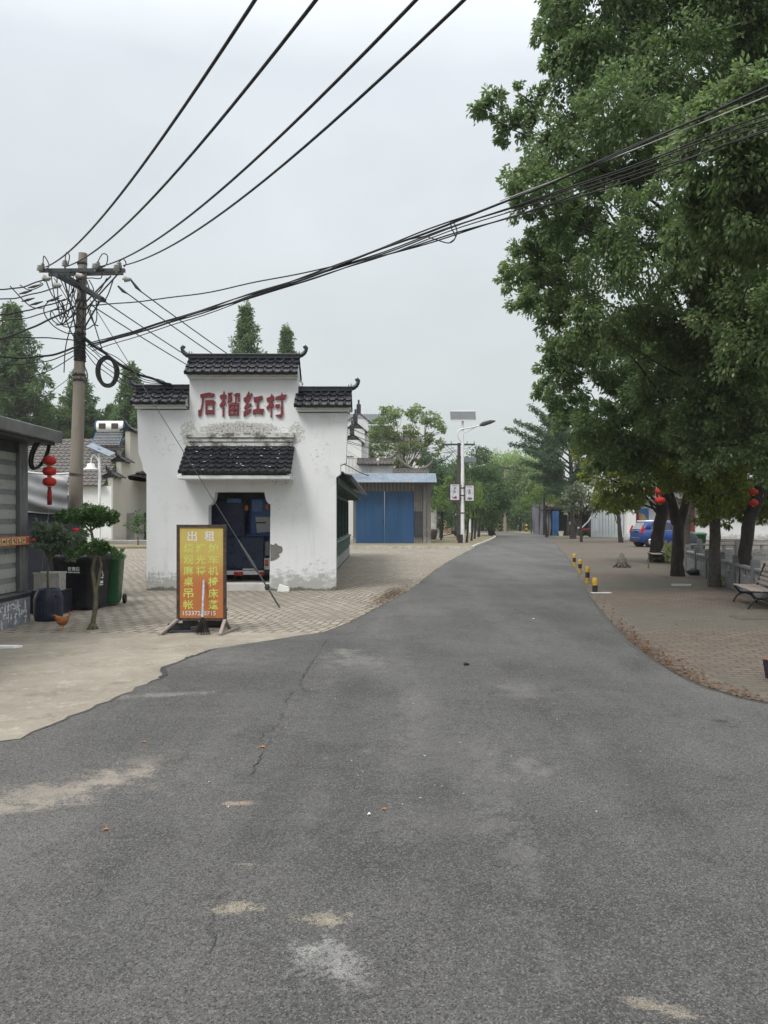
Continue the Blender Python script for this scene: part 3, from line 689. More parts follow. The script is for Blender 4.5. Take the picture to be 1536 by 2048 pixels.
# gallery body behind the front wall
GX1 = -1.68 - X0; GX0 = .15; GL_ = 16.6
mb = MB()
mb.box((GX0, TH+.004, 0), (GX0+.2, GL_, 2.96)); mb.prism([(GX0, 0), (GX1, 0), (GX1, 2.7), ((GX0+GX1)/2, 3.66), (GX0, 2.7)], (0, GL_-.2, 0), (1, 0, 0), (0, 0, 1), (0, .2, 0))
mb.build('back_wall', M['dark_in'], gate)
mb = MB()
ridge_x = (GX0 + GX1)/2
mb.roof((ridge_x, TH+.01, 3.75), (0, 1, 0), (GX1+.62-ridge_x, 0, -.92), GL_-TH, 3.0, .22, .21, .034, .03, seed=2)
mb.roof((ridge_x, TH+.01, 3.75), (0, 1, 0), (GX0-.4-ridge_x, 0, -.92), GL_-TH, 2.8, .22, .21, .034, .03, seed=2)
mb.build('gallery_roof', M['black_tile'], gate)
mb = MB(); ex = GX1 + .60
mb.box((ex-.04, TH+.02, 2.56), (ex, GL_, 2.72)); mb.box((GX1-.06, TH+.02, 2.44), (GX1+.06, GL_, 2.62))
for k in range(13): mb.box((GX1+.062, 1.2+k*1.2, 2.50), (ex-.042, 1.28+k*1.2, 2.60))
mb.build('eave_fascia', M['pale_green'], gate)
for k in range(8):
    mb = MB(); yy = .45 + k*2.25; mb.box((GX1-.08, yy, 0), (GX1+.08, yy+.16, 2.44)); mb.build('post', M['green_wood'], gate)
mb = MB(); mb.box((GX1-.16, .7, .93), (GX1+.20, GL_-.3, 1.0)); 
for k in range(7): 
    for q in range(9): mb.bar((GX1+.15, .85+k*2.25+q*.22, .55), (GX1+.15, 1.0+k*2.25+q*.22, .93), .03, .03)
mb.build('rail_seat', M['pale_green'], gate)
mb = MB(); mb.box((GX1-.12, .66, 0), (GX1+.13, GL_-.3, .5)); mb.build('low_wall', M['green_wood'], gate)
mb = MB()
for k in range(36):
    mb = MB(); mb.prism([(0, .08), (.16, .08), (.16, .38), (.12, .43), (.04, .43), (0, .38)], (GX1+.132, .9+k*.43, 0), (0, 1, 0), (0, 0, 1), (.006, 0, 0)); mb.build('low_wall_panel', M['plinth'], gate)
mb = MB(); mb.box((GX1-.06, 9.6, 1.05), (GX1-.01, 10.9, 2.2)); mb.box((GX1-.01, 9.7, 1.9), (GX1-.004, 10.8, 2.1), 1); mb.box((GX1-.01, 9.7, 1.1), (GX1-.004, 10.8, 1.85), 2)
mb.build('notice_board', [M['dark_steel'], M['red_post'], M['paper']], gate)
mb = MB(); mb.box((GX0+.21, TH+.02, -.02), (GX1-.13, GL_-.21, .14)); mb.build('gallery_floor', M['grey_wall'], gate)

M['cab_pane'] = mat('blue_cab_pane', (.12, .24, .50), .15, 4, .3)
# blue delivery cab seen through the opening
cab = thing('cargo_tricycle', 'dark blue enclosed cargo tricycle parked inside the white gateway, tail lamps outward', 'vehicle', (bx(490), YB+1.15, .14))
s2 = (YB+1.15)/F; kx = lambda px: (px-490)*s2; kz = lambda py: EYE-(py-HZ)*s2-.14
mb = MB(); mb.box((kx(402), .06, .34), (kx(471), 2.4, kz(1000)), bv=.04); mb.build('cargo_body', M['navy_paint'], cab)
mb = MB(); mb.box((kx(425), .0, .30), (kx(512.5), .27, kz(1073)), bv=.03); mb.build('tailgate', M['navy_paint'], cab)
mb = MB(); mb.box((kx(477), .30, kz(1118)), (kx(566), 2.4, kz(992)), bv=.06); mb.build('cab_body', M['blue_paint'], cab)
mb = MB(); mb.box((kx(474), .14, kz(1074)), (kx(560), .30, kz(1068)), bv=.03); mb.build('ledge', M['blue_paint'], cab)
mb = MB(); mb.prism([(kx(491), kz(1034)), (kx(552), kz(1034)), (kx(554), kz(1062)), (kx(494), kz(1066))][::-1], (0, .285, 0), (1, 0, 0), (0, 0, 1), (0, .03, 0)); mb.build('rear_window', M['pale_sheet'], cab)
mb = MB(); mb.box((kx(491), .275, kz(1047)), (kx(512), .284, kz(1044))); mb.build('window_sticker', M['red_letter'], cab)
for a, b, c, d in ((438, 466, 1005, 997), (484, 505, 1023, 999), (520, 537, 1021, 1003)):
    mb = MB(); mb.box((kx(a), -.012 if a < 470 else .27, kz(c)), (kx(b), .02 if a < 470 else .299, kz(d)), bv=.004); mb.build('upper_window', M['cab_pane'], cab)
for px, py in ((477, 1015), (518, 1014)):
    mb = MB(); mb.box((kx(px-3.4), -.06, kz(py+6)), (kx(px+3.4), .0, kz(py-5)), bv=.015); mb.build('marker_lamp', M['amber'], cab)
mb = MB(); mb.box((kx(513), -.02, kz(1112)), (kx(532), .29, kz(1082)), bv=.02); mb.build('tool_panel', M['zinc_grey'], cab)
mb = MB(); mb.box((kx(513), -.07, kz(1139)), (kx(524), .02, kz(1116)), bv=.006); ob = mb.build('tail_lamp', M['white_mark'], cab)
mb = MB(); mb.box((kx(514.5), -.078, kz(1131.5)), (kx(521), -.0702, kz(1126))); mb.build('red_lens', M['tail_red'], ob)
mb = MB(); mb.box((kx(514.5), -.078, kz(1125.5)), (kx(521), -.0702, kz(1119.5))); mb.build('amber_lens', M['amber'], ob)
mb = MB(); mb.box((kx(425), -.10, kz(1149)), (kx(512), .0, kz(1141)), bv=.008); mb.box((kx(470), -.06, kz(1139.5)), (kx(497), .0, kz(1137))); mb.build('bumper', M['white_steel'], cab)
for px in (458, 467.5, 508): 
    mb = MB(); mb.box((kx(px-5), -.13, kz(1151)), (kx(px+4), -.101, kz(1143)), bv=.012); mb.build('reflector', M['tail_red'], cab)
for px in (450, 540):
    mb = MB(); mb.lathe([(.02, -.07), (.24, -.07), (.27, -.05), (.27, .05), (.24, .07), (.02, .07)], n=20, M=Matrix.Translation((kx(px), .6, .27)) @ Matrix.Rotation(R(90), 4, 'Y')); mb.build('wheel', M['tyre'], cab)
mb = MB(); mb.box((kx(420), .05, .26), (kx(560), 2.3, .40)); mb.build('chassis', M['dark_steel'], cab)

# ================================================================ grey roadside kiosk at the near left
ki = thing('kiosk', 'grey metal kiosk with slatted shutter and deep roof gutter', 'kiosk', (-5.9, 12.85, 0))
mb = MB(); mb.box((-3, -10, -.02), (.0, 0, .43), bv=.01); mb.box((-3, -10, .431), (-.02, -.02, .50), 1); mb.box((-3, -10, .501), (.02, 0, .53), 2)
rg = random.Random(9)
for row, z in enumerate((.33, .20, .09)):      # flaking white brushwork on the base
    for k in range(26):
        if rg.random() < .12 or (row == 2 and rg.random() < .6): continue
        y = -.18 - k*.115
        for q in range(rg.randint(2, 4)):
            a = (y + rg.uniform(-.035, .035), z + rg.uniform(-.04, .04)); hv = rg.random() < .5
            wv, hh = (rg.uniform(.03, .06), rg.uniform(.008, .014)) if hv else (rg.uniform(.008, .016), rg.uniform(.03, .07))
            mb.box((.0005*q, a[0]-wv, a[1]-hh), (.002+.0005*q, a[0]+wv*.6, a[1]+hh), 3)
M['kiosk_base'] = mat('scuffed_blue_grey_base', (.19, .20, .225), .3, 7, .75, dirt=(.36, .37, .40), dscale=4, damt=.6)
mb.build('base', [M['kiosk_base'], M['dark_steel'], M['zinc_grey'], M['white_mark']], ki)
mb = MB(); 
for k in range(19):
    z0 = .55 + (k//2)*.236 + (.145 if k % 2 else 0); d = .006 if k % 2 else 0
    mb.box((-.16-d, -10, z0), (-.10-d, -.30, z0+(.0905 if k % 2 else .1445)), k % 2)
M['shutter_pale'] = mat('pale_shutter', (.30, .31, .295), .08, 2, .35)
M['shutter_dim'] = mat('grey_shutter', (.165, .18, .178), .08, 2, .3)
mb.build('shutter', [M['shutter_pale'], M['shutter_dim']], ki)
mb = MB(); mb.box((-.20, -.29, .531), (-.03, -.17, 3.02), bv=.008); mb.box((-.20, -.165, .531), (-.03, -.02, 3.02), bv=.008); mb.box((-3, -.165, .53), (-.21, -.03, 3.0), 1); mb.build('corner_post', [M['zinc_grey'], M['dark_in']], ki)
mb = MB(); mb.box((-3, -10, 2.80), (-.06, -.02, 2.99)); mb.build('upper_panel', M['dark_in'], ki)
mb = MB(); mb.box((-3.5, -10, 3.02), (.40, .34, 3.215), bv=.015)
for y in (-1.9, -.75): mb.box((.401, y, 3.022), (.404, y+.01, 3.213))
mb.box((-3.5, -10, 2.97), (.30, .26, 3.019), 1)
mb.build('roof', [M['zinc_grey'], M['dark_steel']], ki)
mb = MB(); mb.box((-.028, -2.0, 1.30), (-.004, -.02, 1.445), bv=.004)
mb.box((-.003, -2.0, 1.425), (-.0005, -.03, 1.432), 1); mb.box((-.003, -2.0, 1.313), (-.0005, -.03, 1.32), 1)
for k in range(9):
    y = -.17 - k*.165; mb.box((-.003, y-.125, 1.328), (.0005, y, 1.418), 1)
    for q in range(7):
        a = (y-.0625 + rg.uniform(-.036, .036), 1.373 + rg.uniform(-.026, .026)); hv = q % 2
        wv, hh = (.028, .005) if hv else (.006, .022)
        mb.box((.001+.0004*q, a[0]-wv, a[1]-hh), (.0016+.0004*q, a[0]+wv, a[1]+hh), 2)
M['sign_red'] = mat('orange_red_strip', (.45, .075, .03), .15, 8, .5); M['cream'] = mat('cream_print', (.62, .50, .26), .12, 14, .6)
mb.build('sign_strip', [M['sign_red'], M['cream'], M['dark_steel']], ki)
mb = MB(); c = Vector((-5.72, 12.78, 2.83))
mb.tube([c + Vector((.10*math.sin(a), .30*math.cos(a)*.9, .27*math.sin(a))) for a in [2*math.pi*k/28 for k in range(29)]], .026, 8, caps=False)
mb.tube([c + Vector((.03+.10*math.sin(a), .27*math.cos(a)*.9, .25*math.sin(a)-.01)) for a in [2*math.pi*k/28 for k in range(29)]], .02, 8, caps=False)
tag(mb.build('hose_loop', M['rubber'], org=(-5.72, 12.78, 2.5)), 'black hose loop hung on the kiosk corner post under the gutter', 'hose')

# tarpaulin covered stall behind the kiosk
tp = thing('market_stall', 'dark stall covered by a sagging grey tarpaulin behind the kiosk', 'stall', (-7.7, 15.6, 0))
mb = MB(); mb.box((-1.3, .08, 0), (1.22, .95, 1.95), bv=.02); mb.build('body', M['navy'], tp)
mb = MB()
def tarp(u, v):
    x = -1.3 + 2.62*u; z = 2.66 - .80*v - .05*math.sin(u*3.1)*(1-v) - .03*math.sin(u*9) + (.14*(1-v)*(1-u)); 
    fold = .045*math.sin(6*u - 8*v) + .03*math.sin(14*u - 17*v + 1) + .012*math.sin(31*u-9*v)
    y = .0 + fold*(.3+.7*v) - .10*math.sin(v*math.pi)
    return (x, y, z)
mb.grid(tarp, 48, 26)
mb.grid(lambda u, v: (tarp(u, 0)[0], tarp(u, 0)[1] + 1.0*v, tarp(u, 0)[2] + .02 - .02*math.sin(u*22)*v), 48, 6)
mb.tube([tarp(k/30, 1.0) for k in range(31)], .012, 5, 1); mb.tube([tarp(k/30, .0) for k in range(31)], .02, 6, 1)
mb.build('tarpaulin', [M['tarp_grey'], M['tarp_white']], tp)

# ================================================================ tile-roofed house behind the bins
hs = thing('tiled_house', 'old low house with weathered brown-grey tile roof behind the utility pole', 'house', (-17.7, 50, 0))
mb = MB(); mb.roof((-14, 4.9, 7.35), (1, 0, 0), (0, -5.3, -3.55), 13.6, 6.35, .36, .42, .06, .05, seed=4)
mb.build('roof', M['old_tile'], hs)
mb = MB(); mb.box((-14, 0, 0), (-4.2, .3, 3.8)); mb.box((-4.2, 0, 0), (-2.0, .3, .9)); mb.box((-4.2, 0, 3.2), (-2.0, .3, 3.8)); mb.box((-2.0, 0, 0), (0, .3, 3.8)); mb.build('wall', M['white_wall'], hs)
mb = MB(); mb.box((-4.2, .32, .9), (-2.0, .4, 3.2)); f = mb.build('window', M['glass'], hs)
mb = MB(); mb.box((-4.2, .18, .9), (-4.08, .315, 3.2)); mb.box((-2.12, .18, .9), (-2.0, .315, 3.2)); mb.box((-3.16, .18, .9), (-3.04, .315, 3.2)); mb.build('frame', M['wood_dark'], f)
mb = MB()                                 # stepped gable wall towards the lane
mb.prism([(0, 0), (0, 4.35), (1.6, 4.35), (1.6, 5.5), (3.4, 5.5), (3.4, 7.75), (6.4, 7.75), (6.4, 5.5), (9.5, 5.5), (9.5, 0)][::-1], (0, .3, 0), (0, 1, 0), (0, 0, 1), (-.35, 0, 0))
mb.build('gable_wall', M['cream_wall'], hs)
for y0, y1, z in ((0, 1.6, 4.35), (1.6, 3.4, 5.5), (3.4, 6.4, 7.75)):
    mb = MB(); mb.roof((-.17, y0+.1, z+.38), (0, 1, 0), (.5, 0, -.3), y1-y0+.2, .6, .22, .2, .03, .02, seed=1); mb.roof((-.17, y0+.1, z+.38), (0, 1, 0), (-.5, 0, -.3), y1-y0+.2, .6, .22, .2, .03, .02, seed=1)
    mb.tube([(-.17, y0+.6, z+.40), (-.17, y0+.1, z+.42), (-.17, y0-.3, z+.52), (-.17, y0-.55, z+.75)], [.12, .12, .1, .04], 8)
    mb.build('gable_coping', M['black_tile'], hs)
mb = MB(); mb.box((.0, 3.0, 0), (.5, 9, 2.05)); mb.build('lean_to', M['grey_wall'], hs)
mb = MB(); 
for k in range(14): mb.bar((1.0, 4.6+k*.3, 2.2), (1.0, 4.6+k*.3, 4.1), .05, .05)
mb.bar((1.0, 4.4, 2.2), (1.0, 8.8, 2.2), .08, .08); mb.bar((1.0, 4.4, 4.1), (1.0, 8.8, 4.1), .08, .08); mb.build('window_bars', M['dark_steel'], hs)
mb = MB(); mb.grid(lambda u, v: (.02+1.7*v, 4.2+4.8*u, 4.75-.45*v+.025*math.sin(u*90)), 90, 1); mb.build('window_awning', M['pale_sheet'], hs)
mb = MB(); mb.box((.52, 5.2, 0), (.9, 8.8, 2.1)); mb.build('dark_doorway', M['navy'], hs)
# solar water heater on its roof
sh = thing('solar_water_heater', 'white solar water tank with slanted blue tubes on the tiled roof', 'water heater', at(223, 872, 54.2))
mb = MB(); mb.lathe([(.0, -.98), (.40, -.98), (.44, -.92), (.44, .92), (.40, .98), (.0, .98)], n=24, M=Matrix.Translation((0, 0, .62)) @ Matrix.Rotation(R(90), 4, 'Y')); mb.build('tank', M['foam'], sh)
for sx in (-1, 1):
    mb = MB(); mb.lathe([(.0, 0), (.42, 0), (.46, .03), (.46, .10), (.0, .12)], n=24, M=Matrix.Translation((sx*.93, 0, .62)) @ Matrix.Rotation(R(90*sx), 4, 'Y')); mb.build('end_cap', M['blue_sheet'], sh)
for x in (-.5, .38): mb = MB(); mb.box((x-.24, -.46, .45), (x+.24, -.435, .85), bv=.01); mb.build('tank_label', M['terracotta'], sh)
mb = MB()
for k in range(18): mb.tube([(-.85+k*.1, -.2, .30), (-.85+k*.1, -1.25, -.75)], .034, 6)
mb.build('tubes', M['solar'], sh)
mb = MB()
for k in range(9): mb.bar((-.95, -.27-k*.12, .25-k*.12), (.95, -.27-k*.12, .25-k*.12), .02, .03, 1)
for x in (-.95, .95): mb.bar((x, -.2, .33), (x, -1.3, -.8), .06, .06); mb.bar((x, .3, .5), (x, .3, -.9), .05, .05)
mb.build('rack', [M['blue_sheet'], M['white_steel']], sh)

# ================================================================ blue shuttered shop beyond the lane
sp_ = thing('blue_gate_shop', 'low shop with wide blue sheet-metal doors under a corrugated awning', 'shop', (at(690, 1090, 49).x, 49, 0))
M['shop_wall'] = plaster('grey_beige_shop_wall', (.145, .138, .13)); o49 = 49/F; qx = lambda px: (px-690)*o49; qz = lambda py: EYE-(py-HZ)*o49
mb = MB()
for k in range(2):
    a, b = ((712, 768.6), (769.4, 828))[k]
    x0, x1 = qx(a), qx(b); n = 22
    vs = []; 
    for i in range(n*4+1):
        t = i/(n*4); ph = i % 4; vs.append((x0+(x1-x0)*t, .0 if ph in (0, 1) else .028))
    d = MB(); d.add([(x, y, .12) for x, y in vs] + [(x, y, qz(983)) for x, y in vs], [(i, i+1, i+2+n*4, i+1+n*4) for i in range(n*4)])
    dd = d.build('door', M['blue_sheet'], sp_)
    if k == 0: h = MB(); h.box((x1-.12, -.06, 1.35), (x1-.06, -.005, 1.55), bv=.01); h.build('handle', M['dark_steel'], dd)
mb = MB(); mb.box((qx(706), .08, 0), (qx(712), .3, qz(968))); mb.box((qx(828), .08, 0), (qx(862), .3, qz(955))); mb.box((qx(690), .09, qz(983)+.01), (qx(862), .3, qz(952)))
mb.build('wall', M['shop_wall'], sp_)
mb = MB()
for k in range(16): mb.box((qx(715+k*7.4), .055, qz(982)), (qx(715+k*7.4)+.05, .088, qz(962)))
mb.build('transom_bars', M['slat_wood'], sp_)
mb = MB(); mb.grid(lambda u, v: (qx(684)+ (qx(872)-qx(684))*u, .25-1.1*v, qz(946)-.02-.62*v+ (.028 if int(u*124) % 2 else -.0)), 124, 1, sm=False)
mb.build('awning', M['galv'], sp_)
mb = MB(); mb.box((qx(829), -.05, qz(1074)), (qx(847), .07, qz(1023)), bv=.01); mb.build('black_panel', M['dark_in'], sp_)
mb = MB()
for k in range(7): mb.bar((qx(829)+k*.11, -.02, 0.1), (qx(829)+k*.11, -.02, qz(1074)), .03, .03)
mb.build('lower_bars', M['slat_wood'], sp_); mb = MB()
for k in range(7): mb.bar((qx(829)+k*.11, -.02, qz(1022)), (qx(829)+k*.11, -.02, qz(985)), .02, .02)
mb.build('side_bars', M['slat_wood'], sp_)
mb = MB(); mb.box((qx(846), -.08, 0), (qx(853), .14, qz(968)), bv=.015); mb.build('pillar', M['shop_wall'], sp_)
mb = MB(); mb.box((qx(853.5), -.02, 0), (qx(862), 6, qz(955))); mb.prism([(0, qz(1000)), (.0, qz(968)), (.5, qz(968)), (.3, qz(985)), (.1, qz(1000))][::-1], (qx(853), -.08, 0), (1, 0, 0), (0, 0, 1), (0, .05, 0)); mb.build('side_wall', M['shop_wall'], sp_)
mb = MB(); mb.box((qx(690), 2.0, 0), (qx(786), 2.3, qz(927))); mb.box((qx(786), 1.6, 0), (qx(860), 1.9, qz(948))); mb.build('parapet', M['white_wall'], sp_)
for a, b, c, yy in ((712, 788, 914, 2.1), (786, 860, 936, 1.7)):
    mb = MB(); z = qz(c); mb.roof((qx(a), yy, z), (1, 0, 0), (0, -.5, -.32), qx(b)-qx(a), .6, .24, .2, .05, .03, seed=5); mb.roof((qx(b), yy, z), (-1, 0, 0), (0, .5, -.32), qx(b)-qx(a), .6, .24, .2, .05, .03, seed=5)
    mb.box((qx(a), yy-.07, z-.03), (qx(b), yy+.07, z+.10))
    mb.tube([(qx(b)-.5, yy, z+.06), (qx(b)-.1, yy, z+.16), (qx(b)+.25, yy, z+.5), (qx(b)+.3, yy, z+.75)], [.09, .1, .08, .02], 8)
    if c > 930: mb.tube([(qx(a)+1.3, yy, z+.06), (qx(a)+.8, yy, z+.3), (qx(a)+.4, yy, z+.75), (qx(a)+.3, yy, z+1.0)], [.09, .12, .1, .03], 8)
    mb.build('coping', M['old_tile'], sp_)
mb = MB(); mb.cbox((qx(756), -.9, qz(922)), (.16, .3, .16), bv=.03); mb.bar((qx(756), -.8, qz(924)), (qx(756), .9, qz(930)), .04, .04); mb.build('camera_box', M['white_steel'], sp_)
mb = MB(); 
for k in range(20): mb.bar((qx(690)+k*.09, .6, qz(945)), (qx(690)+k*.09, .6, qz(915)), .02, .02)
mb.bar((qx(690), .6, qz(915)), (qx(728), .6, qz(915)), .03, .03); mb.build('roof_railing', M['steel'], sp_)

# tall white house with stepped gables, and the grey roofed hall behind
th_ = thing('stepped_gable_house', 'tall white house with three stepped horse-head gables behind the gateway', 'house', (at(690, 1035, 60).x, 60, 0))
o60 = 60/F; tx = lambda px: (px-690)*o60; tz = lambda py: EYE-(py-HZ)*o60
mb = MB()
for k, (a, b, c) in enumerate(((712, 723, 880), (717, 729, 855), (722, 735, 833))):
    mb.box((tx(700)-1.0, .8*k, 0), (tx(b), .8*k+.79, tz(c)))
mb.box((tx(700)-1, 2.4, 0), (tx(735), 9, tz(868)))
mb.build('gable_wall', M['white_wall'], th_)
for k, (b, c) in enumerate(((724, 874), (730, 849), (736, 827))):
    mb = MB(); mb.roof((tx(b)-.75, .8*k-.15, tz(c)+.25), (0, 1, 0), (.9, 0, -.75), 1.0, 1.2, .22, .2, .04, .03); mb.roof((tx(b)-.75, .8*k-.15, tz(c)+.25), (0, 1, 0), (-.9, 0, -.6), 1.0, 1.1, .22, .2, .04, .03)
    mb.box((tx(b)-.95, .8*k-.2, tz(c)+.2), (tx(b)-.6, .8*k+.1, tz(c)+.95), bv=.04); mb.box((tx(b)-.85, .8*k-.15, tz(c)+.95), (tx(b)-.7, .8*k+.02, tz(c)+1.3), bv=.03)
    mb.build('gable_coping', M['black_tile'], th_)
mb = MB(); mb.roof((tx(655), 4.5, tz(838)), (1, 0, 0), (0, -4.6, -3.0), tx(708)-tx(655), 5.4, .26, .3, .05, .04, seed=6); mb.build('roof', M['old_tile'], th_)
mb = MB(); mb.box((tx(735)+.002, 3.4, tz(990)), (tx(735)+.03, 4.4, tz(878))); mb.build('tall_window', M['grey_wall'], th_)
hl = thing('grey_roof_hall', 'large hall with a long blue-grey tile roof behind the airy tree', 'building', (at(700, 1035, 82).x, 82, 0))
o82 = 82/F; vx = lambda px: (px-700)*o82; vz = lambda py: EYE-(py-HZ)*o82
mb = MB(); mb.roof((vx(640), 4, vz(818)), (1, 0, 0), (0, -4, -1.55), vx(778)-vx(640), 4.3, .3, .34, .05, .04, seed=8); mb.build('roof', M['grey_tile'], hl)
mb = MB(); mb.box((vx(640), .3, 0), (vx(848), 6, vz(850))); mb.build('wall', M['white_wall'], hl)
mb = MB(); mb.box((vx(742), .1, vz(880)), (vx(780), .298, vz(852))); mb.build('window', M['glass'], hl)
mb = MB(); mb.roof((vx(786), 2, vz(848)), (1, 0, 0), (0, -2.6, -1.9), vx(842)-vx(786), 3.2, .3, .3, .05, .04, seed=8); mb.build('porch_roof', M['old_tile'], hl)
# ================================================================ leaves and trees
def leaves(name, clumps, mat_, parent, org, size=.11, dens=700, seed=1, droop=.5, sub=.34, wid=.5, shell=.45, flat=.0):
    """many small folded leaves in lumpy sub-clusters around each clump (centre, radius or radii)."""
    rs = np.random.default_rng(seed); P = []; O = []
    for c, r in clumps:
        c = np.array(c, float); r3 = np.array(r if isinstance(r, (tuple, list)) else (r, r, r), float); rm = float(r3.mean())
        tot = int(dens * math.pi * rm * rm); ns = max(6, int(34 * max(.5, rm)**1.3)); k = max(3, tot // ns)
        d = rs.normal(size=(ns, 3)); d /= np.linalg.norm(d, axis=1)[:, None]
        q = rs.random(ns)**shell; sc = c + d * (q * .92)[:, None] * r3
        sr = sub * rm * rs.uniform(.45, 1.15, ns)
        idx = np.repeat(np.arange(ns), k)
        e = rs.normal(size=(len(idx), 3)); e /= np.linalg.norm(e, axis=1)[:, None]
        e[:, 2] *= (1 - flat)
        rad = rs.random(len(idx))**.5
        stray = rs.random(len(idx)) < .05; rad = np.where(stray, rad*1.7, rad)
        P.append(sc[idx] + e * (rad * sr[idx])[:, None]); O.append(e*.7 + d[idx]*.6)
    P = np.concatenate(P); O = np.concatenate(O); n = len(P)
    d = O + rs.normal(size=(n, 3))*.55; d[:, 2] -= droop; d /= np.linalg.norm(d, axis=1)[:, None]
    s = np.cross(d, rs.normal(size=(n, 3))); s /= np.linalg.norm(s, axis=1)[:, None]
    L = (size * rs.uniform(.65, 1.25, n))[:, None]; W = L * wid * .5
    nn = np.cross(d, s)
    V = np.empty((n, 4, 3)); V[:, 0] = P; V[:, 1] = P + d*L*.45 + s*W + nn*L*.08; V[:, 2] = P + d*L - nn*L*.08; V[:, 3] = P + d*L*.45 - s*W + nn*L*.08
    V = (V.reshape(-1, 3) - np.array(org))
    me = bpy.data.meshes.new(name); me.vertices.add(n*4); me.vertices.foreach_set('co', V.astype(np.float32).ravel())
    me.loops.add(n*4); me.loops.foreach_set('vertex_index', np.arange(n*4, dtype=np.int32))
    me.polygons.add(n); me.polygons.foreach_set('loop_start', np.arange(0, n*4, 4, dtype=np.int32)); me.polygons.foreach_set('loop_total', np.full(n, 4, np.int32))
    me.materials.append(mat_); me.update(calc_edges=True)
    o = bpy.data.objects.new(name, me); COL.objects.link(o)
    if parent: o.parent = parent
    return o
def limb(mb, a, b, r0, r1, sag=.0, n=9, seg=7, wig=.06, m=0):
    a = Vector(a); b = Vector(b); L = (b-a).length; pts = []
    for i in range(seg+1):
        t = i/seg; p = a.lerp(b, t); p.z += sag*math.sin(math.pi*t)*L
        if 0 < i < seg: p += Vector((rng.uniform(-1, 1), rng.uniform(-1, 1), rng.uniform(-.6, .6)))*wig*L*.35
        pts.append(p)
    mb.tube(pts, [r0 + (r1-r0)*(i/seg)**.8 for i in range(seg+1)], n, m, wob=.16)
    return pts
def tree(name, label, base, trunk, rads, clumps, lm, bark='bark', group=None, size=.11, dens=700, seed=1, droop=.5, limbs=True, lr=.10, sub=.34, wid=.5, flat=0., twigs=0, shell=.45, cat='tree', stems=(), nl=None):
    """trunk: points in world space from the base up; limbs then reach from it into the clumps."""
    base = Vector(base); t = thing(name, label, cat, base, 0, group)
    mb = MB(); pts = [Vector(p)-base for p in trunk]
    fine = []; fr = []
    for i in range(len(pts)-1):
        for k in range(4): fine.append(pts[i].lerp(pts[i+1], k/4) + Vector((rng.uniform(-.2, .2), rng.uniform(-.2, .2), 0))*rads[i]*.35); fr.append(rads[i]+(rads[i+1]-rads[i])*k/4)
    fine.append(pts[-1]); fr.append(rads[-1]); fr[0] *= 1.16; fr[1] *= 1.04
    mb.tube(fine, fr, 14, wob=.16)
    for s_ in stems:
        q = [Vector(p)-base for p in s_[0]]; mb.tube(q, s_[1], 12, wob=.16)
    top = pts[-1]
    rg = random.Random(seed)
    if limbs:
        for i, (c, r) in enumerate(clumps):
            c = Vector(c)-base
            if nl and i % nl: continue
            f = rg.uniform(.45, 1.0); j = min(len(fine)-1, int(f*(len(fine)-1))); s0 = fine[j]
            if s0.z > c.z: s0 = fine[max(0, len(fine)//2)]
            rr = min(lr, fr[j]*.7); p = limb(mb, s0, c, rr*.62, rr*.10, .06, 7, 8)
            rm = r if not isinstance(r, (tuple, list)) else sum(r)/3
            for q in range(twigs):
                d = Vector((rg.gauss(0, 1), rg.gauss(0, 1), rg.gauss(0, .8))).normalized()
                limb(mb, p[rg.randint(4, 8)], c + d*rm*rg.uniform(.7, 1.1), rr*.25, rr*.06, 0, 5, 4, .12)
    mb.build('trunk', M[bark], t)
    leaves('crown', clumps, M[lm], t, base, size, dens, seed, droop, sub, wid, shell, flat)
    return t
def CL(lst, Y): return [(at(p[0], p[1], p[3] if len(p) > 3 else Y + rng.uniform(-1.2, 1.2)), p[2]) for p in lst]

# --- row of camphor trees along the balustrade
up = [(1120,50,.62),(1150,165,.8),(1062,205,.5),(992,205,.36),(958,222,.25),(1025,250,.45),(1118,290,.85),(1072,372,.6),(1040,350,.4),(1195,90,1.0),(1290,50,1.1),(1255,215,1.1),(1350,140,1.1),(1185,330,.95),(1110,440,.62),(1060,410,.4),
      (1450,50,1.1),(1525,20,1.0),(1545,140,1.1),(1440,200,1.0),(1285,330,.9),(1100,110,.4),(1098,20,.35),(1200,-60,1.2),(1350,-60,1.3),(1500,-90,1.4),(1250,-180,1.3),(1420,-200,1.4),(1600,80,1.2),(1650,250,1.3),(1110,-40,.6)]
tree('camphor_tree', 'tallest spreading camphor tree, its dark upper crown reaching out over the road', (8.45, 17.9, 0.02),
     [(8.45, 17.9, 0.0), (8.4, 17.9, .9), (8.45, 17.85, 1.7), (8.75, 17.7, 2.5), (8.6, 17.3, 4.0), (8.0, 16.7, 5.8), (7.3, 16.0, 7.8), (7.0, 15.6, 9.6)], [.17, .145, .142, .14, .13, .12, .09, .05], CL(up, 15.6), 'lf_camphor_b', 'bark', 'camphor trees along the balustrade', .105, 1500, 11, .7, lr=.09, twigs=2, nl=2,
     stems=[([(8.6, 17.8, 2.2), (9.0, 17.6, 3.2), (9.6, 17.2, 4.6), (10.2, 16.8, 6.2)], [.13, .12, .10, .06])])
